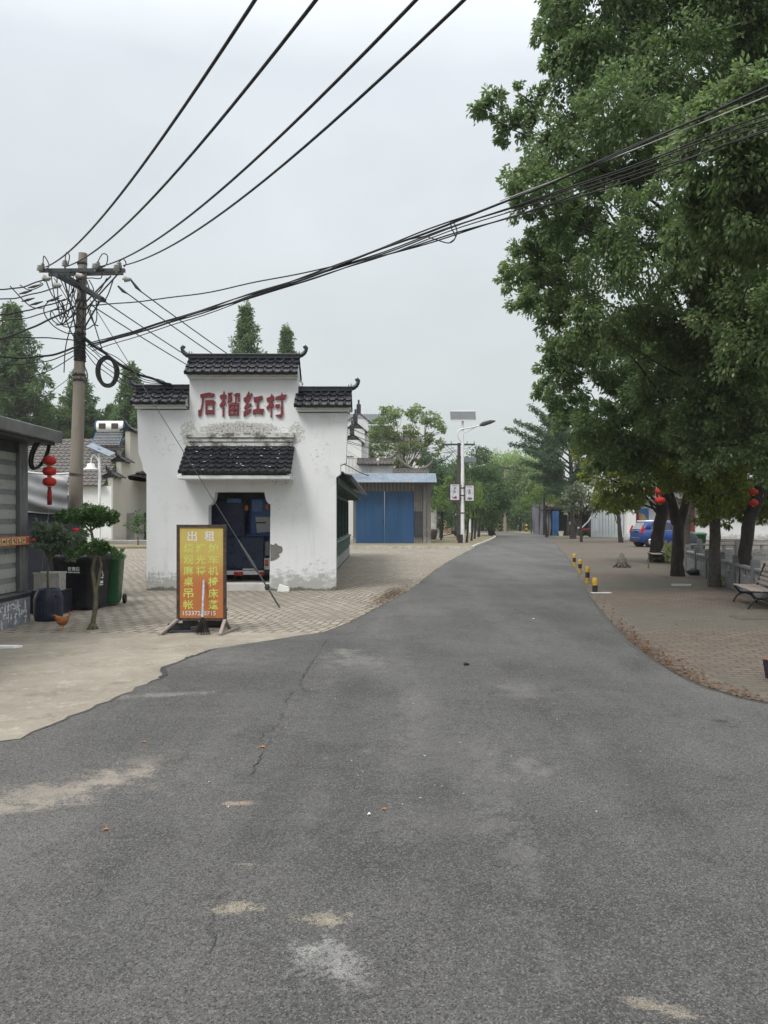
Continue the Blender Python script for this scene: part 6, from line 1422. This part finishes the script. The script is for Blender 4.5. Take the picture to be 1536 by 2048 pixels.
# ================================================================ stone balustrades round the pond
def balustrade(label, a, c, n, h=.80, group=None, bits=True):
    a = Vector(a); c = Vector(c); d = (c-a)/n; L = d.length; t = thing('stone_balustrade', label, 'balustrade', a, math.atan2(d.y, d.x), group)
    for k in range(n+1):
        mb = MB(); x = k*L; mb.box((x-.085, -.085, 0), (x+.085, .085, h), bv=.012); mb.box((x-.07, -.07, h), (x+.07, .07, h+.03), bv=.01); mb.build('post', M['stone'], t)
    for k in range(n):
        x0, x1 = k*L+.087, (k+1)*L-.087
        mb = MB(); mb.box((x0, -.06, h*.70), (x1, .06, h*.80), bv=.02); mb.box((x0, -.05, .0), (x1, .05, .10)); 
        mb.box((x0, -.035, .10), (x1, .035, h*.50))
        for q in range(4): xx = x0+(x1-x0)*(q/3); mb.box((max(x0, xx-.05), -.04, h*.50), (min(x1, xx+.05), .04, h*.70))
        o = mb.build('panel', M['stone_relief'], t)
        mb = MB()
        mb.box((x0+.12, -.045, .17), (x1-.12, -.036, h*.44), bv=.004)
        for q in range(8): mb.ball((x0+.2+(x1-x0-.4)*q/7, -.047, .26+.05*math.sin(q*2.1)), (.05, .008, .035), n=8, k=5)
        mb.build('carving', M['stone_relief'], o)
    return t
PZ = .024
balustrade('grey carved stone balustrade along the near side of the pond by the camphor trees', (bal(11.4)-.05, 11.4, PZ), (bal(30.6)-.05, 30.6, PZ), 11)
balustrade('grey stone balustrade on the far side of the pond in front of the car', (11.5, 31.9, PZ), (25.6, 31.9, PZ), 9)
# park benches
def make_bench(label, loc, rz, group='slatted park benches'):
    t = thing('park_bench', label, 'bench', loc, rz, group); L = 1.5
    mb = MB()
    for k in range(5): mb.box((0, .02+k*.085, .335+.004*abs(k-2)), (L, .09+k*.085, .36+.004*abs(k-2)), bv=.006)
    mb.build('seat', M['slat_wood'], t)
    mb = MB()
    for k in range(5):
        y = .475+k*.035; z = .43+k*.083; mb.box((0, -.012, -.032), (L, .012, .032), 0, .006, Matrix.Translation((0, y, z)) @ Matrix.Rotation(R(-22), 4, 'X'))
    mb.build('backrest', M['slat_wood'], t)
    for x in (.10, L-.10):
        mb = MB(); loop(mb, [(x, .0, .0), (x, .08, .14), (x, .22, .20), (x, .36, .14), (x, .46, .0)], .020); loop(mb, [(x, .04, .33), (x, .12, .22), (x, .24, .20), (x, .36, .23), (x, .44, .33), (x, .50, .50), (x, .60, .80)], .020); mb.bar((x, .0, .325), (x, .46, .325), .03, .02)
        mb.build('leg', M['iron'], t)
    return t
def facing(px1, py1, px2, py2):
    a = G(px1, py1); c = G(px2, py2); d = c-a; return a, math.atan2(d.y, d.x)
# the seat runs from the far front foot towards the camera; local +y points to the pond
a, ang = facing(1464, 1205, 1497, 1221.5)
bn = make_bench('park bench with weathered pinkish slats and black iron legs closest to the camera', (a.x, a.y, PZ), ang)
dup(bn, (10.35, 30.3, PZ), ang, 'park bench half hidden between the two camphor trunks')
dup(bn, (at(1492, 1085, 34).x, 34.2, PZ), R(180), 'reddish park bench across the pond under the notice boards')
# stump, slab and litter on the plaza
p = G(1248, 1137); st_ = thing('tree_stump', 'pale weathered tree stump standing in a small pit on the plaza', 'stump', (p.x, p.y+.25, PZ))
mb = MB(); mb.lathe([(.17, 0), (.15, .10), (.135, .18), (.13, .31), (.10, .33), (.085, .34), (.08, .42), (.05, .43), (.045, .48), (.01, .49)], n=21, lob=7, lamp=.18); mb.build('stump', mat('weathered_wood', (.10, .093, .078), .4, 9, .95, bump=.8, bscale=20, dirt=(.10, .09, .07), dscale=7), st_)
mb = MB(); 
for k in range(8): a_ = k*.8; mb.tube([(.13*math.cos(a_), .13*math.sin(a_), .16), (.24*math.cos(a_), .24*math.sin(a_), .06), (.32*math.cos(a_), .32*math.sin(a_), .01)], [.05, .04, .02], 6)
mb.build('root', M['bark_grey'], st_)
p = G(1370, 1176); mb = MB(); mb.prism([(-.35, 0), (.15, -.02), (.38, .55), (-.1, .6)], (0, 0, 0), (1, 0, 0), (0, 1, 0), (0, 0, .03)); tag(mb.build('stone_slab', M['grey_wall'], loc=(p.x, p.y, PZ+.003)), 'loose pale stone slab lying flat on the plaza', 'slab')
p = G(1386, 1152); mb = MB(); mb.ball((0, 0, .10), (.17, .15, .10), lump=.18); mb.ball((.12, .04, .08), (.10, .10, .08), lump=.2); tag(mb.build('rubbish_bag', M['bin_black'], loc=(p.x, p.y, PZ)), 'small black rubbish bag at the foot of the balustrade', 'bag')
p = G(1449, 1173); pl('dry_plant', 'small tuft of yellowing leaves at the foot of the balustrade', Vector((p.x, p.y, PZ)), [([Vector((p.x, p.y, PZ)), Vector((p.x, p.y, .12))], .012, .006)], [(Vector((p.x, p.y, .14)), .14)], 'lf_yellow', .10, 500, 88)
p = G(1340, 1128); pl('small_shrub', 'small shrub with yellow-edged leaves between the bench and the forked camphor', Vector((9.0, 26.2, PZ)), [([Vector((9.0, 26.2, PZ)), Vector((9.0, 26.2, .5))], .03, .01)], [(at(1337, 1105, 26.2), .16), (at(1341, 1118, 26.2), .16), (at(1333, 1092, 26.2), .12)], 'lf_yellow', .12, 400, 89)
pb = G(1580, 1371); pb_ = thing('planter_box', 'dark planter box with reddish soil cut off by the picture edge', 'planter', (pb.x+.02, pb.y+.1, PZ))
mb = MB(); loft(mb, [rsec(0, -.14, .30, -.2, .2, .03), rsec(.19, -.16, .32, -.22, .22, .03)]); mb.build('box', M['bin_black'], pb_)
mb = MB(); mb.box((-.145, -.2, .191), (.3, .2, .21), bv=.008); mb.build('soil', mat('reddish_soil', (.22, .09, .06), .3, 20, .95), pb_)

# ================================================================ blue hatchback
cx_, cy_ = (1282-768)/F*44.6, 44.6
car = thing('parked_car', 'shiny blue hatchback parked nose away from the road behind the camphor trunks', 'car', (cx_, cy_, PZ), R(7))
# local x forward (0 rear bumper .. 3.95 nose), y across (0 = camera side .. 1.68)
CW = .84
def csec(x, zb, zw, zs, wb, ww, ws, n=7):
    """closed section: sill, waist (widest), shoulder."""
    pts = [(wb, zb), (ww, zb+(zw-zb)*.35), (ww, zw), (ws+.02, zs-.04), (ws-.06, zs)]
    full = [(x, CW - y, z) for y, z in pts] + [(x, CW + y, z) for y, z in reversed(pts)]
    return full
body = [csec(.0, .42, .62, .86, .55, .62, .58), csec(.06, .30, .60, .96, .68, .76, .70), csec(.25, .24, .62, 1.02, .76, .82, .77), csec(.75, .22, .66, 1.03, .78, .845, .80), csec(1.6, .20, .66, 1.00, .79, .845, .80), csec(2.5, .20, .66, .97, .79, .845, .79),
        csec(2.95, .22, .64, .94, .78, .835, .76), csec(3.45, .24, .58, .84, .75, .80, .70), csec(3.75, .26, .52, .74, .68, .72, .62), csec(3.93, .30, .46, .60, .50, .54, .48)]
mb = MB(); loft(mb, body); mb.build('body', M['car_blue'], car)
def gsec(x, zt, wt, zb=.95, wb=.76):
    pts = [(wb, zb), (wt+.03, zt-.07), (wt-.10, zt)]
    return [(x, CW - y, z) for y, z in pts] + [(x, CW + y, z) for y, z in reversed(pts)]
mb = MB(); loft(mb, [gsec(.10, 1.0, .70), gsec(.42, 1.46, .58), gsec(.70, 1.52, .58), gsec(1.5, 1.535, .58), gsec(2.1, 1.49, .57), gsec(2.45, 1.37, .57), gsec(3.0, .99, .68)])
mb.build('cabin', M['car_blue'], car)
mb = MB(); mb.box((.36, CW-.5, 1.485), (.95, CW+.5, 1.535), bv=.02); loft(mb, [[(x, CW+y, z) for y, z in ((-.50, h-.02), (-.3, h), (.3, h), (.5, h-.02), (.3, h-.05), (-.3, h-.05))] for x, h in ((.42, 1.50), (.9, 1.552), (1.5, 1.562), (2.05, 1.52))]); mb.build('pale_roof', M['foam'], car)
def side_y(z): return CW - (.76 + (.61-.76)*(z-.95)/(1.45-.95)) - .006
for x0, x1, xa, xb in ((.62, 1.12, .74, 1.12), (1.16, 1.86, 1.16, 1.86), (1.92, 2.62, 1.92, 2.26)):
    mb = MB(); mb.prism([(x0, 1.03), (x1, 1.02), (xb, 1.40), (xa, 1.41)], (0, 0, 0), (1, 0, 0), (0, (side_y(1.4)-side_y(1.03))/.37, 1), (0, .01, 0)); o = None
    mb2 = MB(); yo = side_y(1.03) - 1.03*(side_y(1.4)-side_y(1.03))/.37
    mb2.v = [(a, b_+yo, c_) for a, b_, c_ in mb.v]; mb2.f = mb.f; mb2.m = mb.m; mb2.s = mb.s; mb2.build('side_window', M['glass'], car)
mb = MB(); mb.add([(.13, CW-.62, 1.03), (.13, CW+.62, 1.03), (.40, CW+.52, 1.42), (.40, CW-.52, 1.42)], [(0, 1, 2, 3), (3, 2, 1, 0)]); mb.v = [(a-.015, b_, c_+.012) for a, b_, c_ in mb.v]; mb.build('rear_window', M['pale_sheet'], car)
for sy in (-1, 1):
    mb = MB(); y = CW + sy*.70; mb.prism([(.02, .80), (.36, .95), (.22, 1.02), (.22, 1.26), (.18, 1.26), (.07, 1.02)], (0, y-.085 if sy < 0 else y-.03, 0), (1, 0, 0), (0, 0, 1), (0, .115, 0)); mb.build('tail_light', M['tail_red'], car)
mb = MB(); mb.box((-.015, CW-.26, .80), (.0, CW+.26, .92)); mb.build('number_plate', M['navy_paint'], car)
mb = MB(); mb.box((-.02, CW-.4, .935), (.06, CW+.4, .965), bv=.008); mb.build('chrome_strip', M['chrome'], car)
mb = MB(); mb.box((-.04, CW-.66, .30), (.14, CW+.66, .52), bv=.05); o = mb.build('bumper', M['car_blue'], car)
mb = MB(); mb.box((-.05, CW-.62, .52), (.05, CW+.62, .545), bv=.006); mb.box((-.046, CW-.5, .30), (-.03, CW+.5, .40), 1); mb.build('bumper_trim', [M['chrome'], M['iron']], o)
mb = MB(); mb.prism([(3.42, .74), (3.80, .66), (3.74, .76), (3.45, .86)], (0, CW-.79, 0), (1, 0, 0), (0, 0, 1), (0, .12, 0)); mb.build('headlight', M['chrome'], car)
mb = MB(); mb.ball((2.52, -.08, 1.02), (.08, .10, .07)); mb.build('mirror', M['car_blue'], car)
mb = MB(); mb.box((.85, -.012, .98), (2.5, -.003, 1.0)); mb.box((1.10, -.012, .84), (1.25, -.006, .87)); mb.box((1.98, -.012, .83), (2.13, -.006, .86)); mb.build('side_trim', M['chrome'], car)
for x in (.66, 3.16):
    for y, s_ in ((.085, -1), (2*CW-.085, 1)):
        mb = MB(); mb.lathe([(.0, -.10), (.37, -.10), (.37, .02), (.0, .02)], n=26, M=Matrix.Translation((x, y+.0*s_, .33)) @ Matrix.Rotation(R(90), 4, 'X')); mb.v = [(a, b_ + (.02 if s_ < 0 else -.02), c_) for a, b_, c_ in mb.v]; mb.build('wheel_arch', M['iron'], car)
        mb = MB(); mb.lathe([(.20, -.09), (.27, -.095), (.305, -.07), (.31, 0), (.305, .07), (.27, .095), (.20, .09)], n=26, M=Matrix.Translation((x, y, .31)) @ Matrix.Rotation(R(90), 4, 'X')); w_ = mb.build('wheel', M['tyre'], car)
        mb = MB(); yy = y + s_*.088
        mb.lathe([(.165, -.01), (.205, -.01), (.205, .01), (.165, .01)], n=24, M=Matrix.Translation((x, yy, .31)) @ Matrix.Rotation(R(90), 4, 'X'))
        for k in range(5): a_ = R(72*k); mb.bar((x, yy, .31), (x+.17*math.cos(a_), yy, .31+.17*math.sin(a_)), .012, .045)
        mb.build('rim', M['chrome'], w_)
# bins next to the car
gb_ = wheelie('rubbish_bin', 'green wheeled bin standing in front of the blue car', (at(1397, 1085, 37).x, 37, PZ), R(0), 'bin_green', 1.02)
db = thing('covered_scooter', 'small dark grey tarpaulin-covered heap leaning beside the green bin and car', 'covered heap', (at(1372, 1085, 35.5).x, 35.5, PZ))
mb = MB(); mb.grid(lambda u_, v_: ((.75-.1*v_)*math.cos(2*math.pi*u_)*math.cos(v_*1.5)**.6*(1+.05*math.sin(6*u_*6.28)), .45*math.sin(2*math.pi*u_)*math.cos(v_*1.5)**.6, 1.05*math.sin(v_*1.57)), 40, 10); mb.build('cover', M['navy'], db)

# ================================================================ sheds and the white hall across the plaza
Yf = 84; A = G(1065, 1067); Bp = G(1100, 1071.5)
fe = thing('tarp_fence', 'grey tarpaulin screen at the corner of the sheds beside the bend', 'screen', (A.x, A.y, 0)); d = Bp - A
mb = MB(); hA = EYE+(HZ-1009)/F*A.y; hB = EYE+(HZ-1010)/F*Bp.y
mb.grid(lambda u_, v_: (d.x*u_ + .14*math.sin(u_*19+v_*4) + .1*math.sin(u_*41), d.y*u_, (hA+(hB-hA)*u_)*v_), 60, 8); mb.build('tarpaulin', mat('faded_violet_tarp', (.10, .10, .125), .2, .8, .6), fe)
for t_ in (0, .5, 1): mb = MB(); mb.tube([(d.x*t_-.1, d.y*t_+.2, 0), (d.x*t_-.1, d.y*t_+.2, (hA+(hB-hA)*t_)+.1)], .07, 8); mb.build('post', M['bark_grey'], fe)
Ys = 73; sx_ = lambda px: (px-1100)*Ys/F; sz_ = lambda py: EYE-(py-HZ)*Ys/F
sd = thing('market_shed', 'dark open shed hung with blue tarpaulins and cluttered with goods', 'shed', (at(1100, 1035, Ys).x, Ys, 0))
mb = MB(); mb.box((sx_(1098), 2.6, 0), (sx_(1188), 2.8, sz_(1012))); mb.box((sx_(1098), .1, sz_(1019)), (sx_(1188), 2.59, sz_(1016))); mb.box((sx_(1180), 0.6, 0), (sx_(1188), 2.59, sz_(1020))); mb.build('wall', M['navy'], sd)
mb = MB(); mb.roof((sx_(1098), 3.5, sz_(998)), (1, 0, 0), (0, -3.4, -.75), sx_(1135)-sx_(1098), 3.5, .3, .3, .05, .04); mb.build('roof', mat('brown_tile', (.17, .11, .085), .3, 4, .8), sd)
mb = MB(); mb.grid(lambda u_, v_: (sx_(1104)+(sx_(1117)-sx_(1104))*u_, -.1+.06*math.sin(u_*25)*(1-.3*v_), .08+(sz_(1022)-.08)*v_), 30, 6); mb.build('blue_curtain', M['blue_tarp'], sd)
mb = MB()
for k, z in enumerate((.5, 1.0, 1.5)): mb.box((sx_(1136), .4, z), (sx_(1162), .8, z+.07))
for px in (1137, 1149, 1161): mb.box((sx_(px), .35, 0), (sx_(px)+.09, .45, sz_(1018)))
mb.build('shelf', M['wood_dark'], sd)
mb = MB(); mb.tube([(sx_(1134.5), -.1, 0), (sx_(1134.5), -.1, sz_(1014))], .06, 8); mb.build('post', M['steel'], sd)
rg = random.Random(17)
for k in range(7):
    mb = MB(); x = sx_(1138+k*3.3); z = (.57, 1.07, .0)[k % 3]; mb.box((x, .42, z+.005), (x+.13+.1*rg.random(), .7, z+.25+.12*rg.random()), bv=.02)
    tag(mb.build('goods_box', M[('wood_dark', 'paper', 'bin_green', 'basket', 'zinc_grey', 'wood_dark', 'paper')[k]], loc=sd.location), ('brown box', 'pale box', 'green box', 'wicker-coloured box', 'grey box', 'second brown box', 'second pale box')[k] + (' on the lower shelf', ' on the middle shelf', ' on the ground')[k % 3] + ' of the dark shed', 'box', 'goods in the dark shed')
mb = MB(); mb.lathe([(.18, 0), (.26, .42), (.28, .44), (.24, .44)], n=16); tag(mb.build('bucket', M['foam'], loc=(at(1124, 0, 72).x, 72.4, .02)), 'white bucket in front of the blue curtain of the shed', 'bucket')
ct = thing('hand_cart', 'dark hand cart with red panels and a long pale shaft beside the pale corrugated sheet', 'cart', (at(1172, 0, 68).x, 68.5, .02))
mb = MB(); mb.box((-.6, -.4, .35), (.7, .4, .75), bv=.04); mb.build('body', M['iron'], ct)
mb = MB(); mb.box((-.45, -.43, .62), (.3, -.401, .74)); mb.box((.2, -.43, .15), (.65, -.401, .3)); mb.build('red_panel', M['tail_red'], ct)
mb = MB(); mb.tube([(-.3, -.2, .8), (.3, -.2, 1.4), (.62, -.2, 1.95)], [.06, .05, .04], 8); mb.build('shaft', M['white_steel'], ct)
for x in (-.4, .4): mb = MB(); mb.lathe([(.1, -.04), (.28, -.04), (.28, .04), (.1, .04)], n=18, M=Matrix.Translation((x, -.46, .29)) @ Matrix.Rotation(R(90), 4, 'X')); mb.build('wheel', M['tyre'], ct)
Yp = 67; a = at(1182, 0, Yp).x; c = at(1247, 0, Yp).x; mb = MB(); nn_ = 11; hp = EYE+(HZ-1021)/F*Yp
pnl = thing('corrugated_panel', 'pale painted corrugated sheet leaning upright beside the shed', 'panel', (a, Yp, .02), R(-3))
for k in range(nn_): w_ = (c-a)/nn_; mb.box((k*w_, .0 + .03*(k % 2), 0), ((k+1)*w_-.03, .04+.03*(k % 2), hp + .03*math.sin(k*2.2)), bv=.008)
mb.box((0, .075, .4), (c-a, .11, .5), 1); mb.box((0, .075, 1.6), (c-a, .11, 1.7), 1); mb.build('sheet', [M['pale_sheet'], M['dark_steel']], pnl)
# house with patched roofs above the sheds
Yh = 80; hx = lambda px: (px-1200)*Yh/F; hz_ = lambda py: EYE-(py-HZ)*Yh/F
ph = thing('patched_roof_house', 'white house with patched grey tile roofs glimpsed above the sheds', 'house', (at(1200, 0, Yh).x, Yh, 0))
mb = MB(); mb.prism([(hx(1150), 0), (hx(1265), 0), (hx(1265), hz_(990)), (hx(1192), hz_(985)), (hx(1165), hz_(958)), (hx(1150), hz_(945))], (0, 0, 0), (1, 0, 0), (0, 0, 1), (0, .3, 0)); mb.build('wall', M['white_wall'], ph)
mb = MB(); mb.roof((hx(1194), 2.5, hz_(955)), (1, 0, 0), (0, -2.9, -1.5), hx(1260)-hx(1194), 3.2, .3, .3, .06, .04); mb.build('roof', M['old_tile'], ph)
mb = MB(); mb.box((hx(1190), -.3, hz_(984)), (hx(1214), -.05, hz_(978)), bv=.04); mb.box((hx(1214), -.5, hz_(987)), (hx(1228), -.05, hz_(977)), bv=.04); mb.add([(hx(1190), -2.2, hz_(993)), (hx(1255), -2.2, hz_(982)), (hx(1255), 0, hz_(975)), (hx(1190), 0, hz_(986))], [(0, 1, 2, 3)]); mb.add([(hx(1190), -2.2, hz_(995)), (hx(1255), -2.2, hz_(984)), (hx(1255), -2.2, hz_(982)), (hx(1190), -2.2, hz_(993))], [(0, 1, 2, 3)]); mb.build('porch_slab', M['plinth'], ph)
mb = MB(); mb.box((hx(1195), -.02, 0), (hx(1262), -.001, hz_(996))); mb.build('dark_opening', M['navy'], ph)
Yw = 58; wx_ = lambda px: (px-1250)*Yw/F; wz_ = lambda py: EYE-(py-HZ)*Yw/F
wh = thing('white_hall', 'white hall with dark red posts, blue murals and notice boards beyond the pond', 'building', (at(1250, 0, Yw).x, Yw, 0))
mb = MB(); mb.box((wx_(1390), .0, 0), (wx_(1800), .3, wz_(975))); mb.box((wx_(1275), .12, 0), (wx_(1390)-.004, .3, wz_(975))); mb.build('wall', M['white_wall'], wh)
mb = MB(); mb.box((wx_(1249), -.6, 0), (wx_(1267), .1, wz_(1005)), bv=.02); mb.box((wx_(1255), -.62, wz_(1018)), (wx_(1258), -.601, wz_(1012)), 1); mb.build('white_pillar', [M['white_wall'], M['dark_steel']], wh)
for a, c in ((1268.5, 1277), (1334.5, 1341), (1362, 1388)):
    mb = MB(); mb.box((wx_(a), -.15, 0), (wx_(c), .1, wz_(985)), bv=.02); mb.build('red_post', M['red_post'], wh)
mb = MB(); mb.box((wx_(1277.5), .04, wz_(1070)), (wx_(1298), .115, wz_(1017))); o = mb.build('mural', M['mural_blue'], wh)
mb = MB(); mb.prism([(wx_(1277.8), wz_(1069)), (wx_(1297.5), wz_(1069)), (wx_(1296), wz_(1040)), (wx_(1287), wz_(1028)), (wx_(1278), wz_(1024))], (0, .03, 0), (1, 0, 0), (0, 0, 1), (0, .008, 0)); mb.build('sand_band', M['mural_sand'], o)
mb = MB(); mb.box((wx_(1324), .04, wz_(1060)), (wx_(1335)-.003, .115, wz_(1017))); mb.build('mural', M['mural_blue'], wh)
mb = MB(); mb.roof((wx_(1262), .9, wz_(972)), (1, 0, 0), (0, -2.0, -1.0), wx_(1400)-wx_(1262), 2.2, .28, .28, .05, .04); mb.roof((wx_(1400), .9, wz_(966)), (1, 0, 0), (0, -2.0, -1.0), wx_(1800)-wx_(1400), 2.2, .28, .28, .05, .04); mb.build('roof', M['old_tile'], wh)
for a, c, z0, z1 in ((1387, 1424, 1046, 1022), (1500, 1536, 1048, 1025), (1537, 1580, 1048, 1025)):
    mb = MB(); mb.box((wx_(a), -.08, wz_(z0)), (wx_(c), -.005, wz_(z1)), bv=.01); mb.box((wx_(a)+.2, -.085, wz_(z0)+.15), (wx_(c)-.2, -.081, wz_(z1)-.15), 1); mb.build('notice_board', [M['grey_wall'], M['paper']], wh)
# distant huts glimpsed under the far canopy
mb = MB(); mb.box((-4, 0, 0), (4, .3, 2.6)); tag(mb.build('distant_hut', M['white_wall'], loc=(at(1042, 0, 120).x, 120, 0)), 'far white hut glimpsed under the canopy at the bend', 'hut')

# ================================================================ loose leaves and debris
def scatter(name, label_kind, pts, size, m, seed, up=.01):
    rs = np.random.default_rng(seed); mb = MB()
    for x, y, z in pts:
        a = rs.random()*6.28; s_ = size*rs.uniform(.5, 1.3); t = rs.uniform(-.5, .5); c_, q = math.cos(a)*s_, math.sin(a)*s_
        mb.add([(x-c_, y-q, z), (x+q*.45, y-c_*.45, z+s_*.25*abs(t)+.003), (x+c_, y+q, z+s_*.3*abs(t)), (x-q*.45, y+c_*.45, z+.004)], [(0, 1, 2, 3)])
    return struct(mb.build(name, M[m]), 'stuff')
rs = np.random.default_rng(4); pts = []
re_near = [q for q in re_n if 7 < q[1] < 14]
for k in range(2200):
    i = rs.integers(0, len(re_near)-1); a, c = re_near[i], re_near[i+1]; t = rs.random(); x = a[0]+(c[0]-a[0])*t; y = a[1]+(c[1]-a[1])*t
    o_ = abs(rs.normal(0, .13)); dens_ = math.exp(-((y-10.3)/2.0)**2)
    if rs.random() > dens_ + .08: continue
    d = Vector((c[0]-a[0], c[1]-a[1])).normalized(); pts.append((x - d.y*o_, y + d.x*o_, .031 + rs.random()*.012))
scatter('fallen_leaves', 0, pts, .022, 'brown_leaf', 5)
pts = [(G(px, py).x, G(px, py).y, .026) for px, py in zip(rs.uniform(1180, 1536, 420), 1130 + 240*rs.random(420)) if px > 1150 + (py-1130)*1.5]
scatter('fallen_leaves', 0, pts, .018, 'wood_dark', 6)
pts = []
for k in range(1700):
    px = rs.normal(782, 20); py = 1191 + (px-782)*-.42 + rs.normal(0, 6); p = G(px, py); pts.append((p.x, p.y, .012 + abs(rs.normal(0, .03))*math.exp(-((px-782)/22)**2)))
scatter('debris', 0, pts, .024, 'wood_dark', 7); scatter('debris', 0, pts[::2], .022, 'mural_sand', 9)
pts = []
bpl = [q for q in le if 11.5 < q[1] < 30]
for k in range(500):
    a = bpl[rs.integers(0, len(bpl))]; pts.append((a[0]-abs(rs.normal(.08, .12)), a[1]+rs.normal(0, .1), .02))
scatter('debris', 0, pts, .022, 'mural_sand', 8)
def lone(label, px, py, size, m, sx=1.0, name='fallen_leaf', z=.018):
    p = G(px, py); mb = MB(); mb.add([(-size, -size*.2, .002), (0, -size*.5*sx, .010), (size, size*.1, .004), (size*.1, size*.5*sx, .014)], [(0, 1, 2, 3)])
    return tag(mb.build(name, M[m], loc=(p.x, p.y, z), rz=rng.uniform(-.4, .4)), label, 'leaf' if 'leaf' in name else 'litter')
M['orange_leaf'] = mat('orange_leaf', (.36, .15, .055), .2, 30, .8)
lone('single orange leaf on the asphalt in front of the apron edge', 288, 1490, .022, 'orange_leaf'); lone('orange leaf lying alone in the dark lower asphalt', 211, 1667, .022, 'orange_leaf'); lone('thin tan leaf beside the crack in the road', 524, 1500, .030, 'orange_leaf'); lone('thin curved tan leaf near the white scrap of paper', 768, 1626, .020, 'orange_leaf')
lone('small white scrap of paper in the middle of the asphalt', 738, 1636, .012, 'foam', 1.6, 'paper_scrap'); lone('white paper chip on the road near the first bollards', 1067, 1240, .03, 'foam', 1, 'paper_scrap')
p = G(932, 1333); mb = MB(); mb.ball((0, 0, .012), (.035, .03, .016), lump=.25); tag(mb.build('mud_clod', M['broom'], loc=(p.x, p.y, .016)), 'small dark clod of mud on the middle of the road', 'clod')
pts = [(G(px, py).x, G(px, py).y, .02) for px, py in zip(rs.uniform(400, 1300, 120), 1130 + 500*rs.random(120)**1.5)]
scatter('pebbles', 0, [q for q in pts if q[0] > -2.4 and q[0] < 3.2], .012, 'kerb', 10)
p = G(8, 1298); mb = MB(); mb.prism([(-.35, -.06), (.14, -.03), (.22, .06), (-.35, .10)], (0, 0, 0), (1, 0, 0), (0, 1, 0), (0, 0, .03)); tag(mb.build('pale_board', M['foam'], loc=(p.x, p.y, .012)), 'pale board lying on the concrete at the picture edge', 'board')

# ================================================================ the air over the far trees
hz_m = bpy.data.materials.new('pale_haze'); hz_m.use_nodes = True; t_ = hz_m.node_tree; t_.nodes.clear()
ho = N(t_, 'ShaderNodeOutputMaterial'); hv_ = N(t_, 'ShaderNodeVolumePrincipled'); hv_.inputs['Density'].default_value = .00045
hv_.inputs['Color'].default_value = (1, 1, 1, 1); hv_.inputs['Anisotropy'].default_value = .2
t_.links.new(hv_.outputs[0], ho.inputs['Volume'])
mb = MB(); mb.box((-110, -25, -2.2), (110, 170, 30)); struct(mb.build('haze', hz_m), 'stuff')
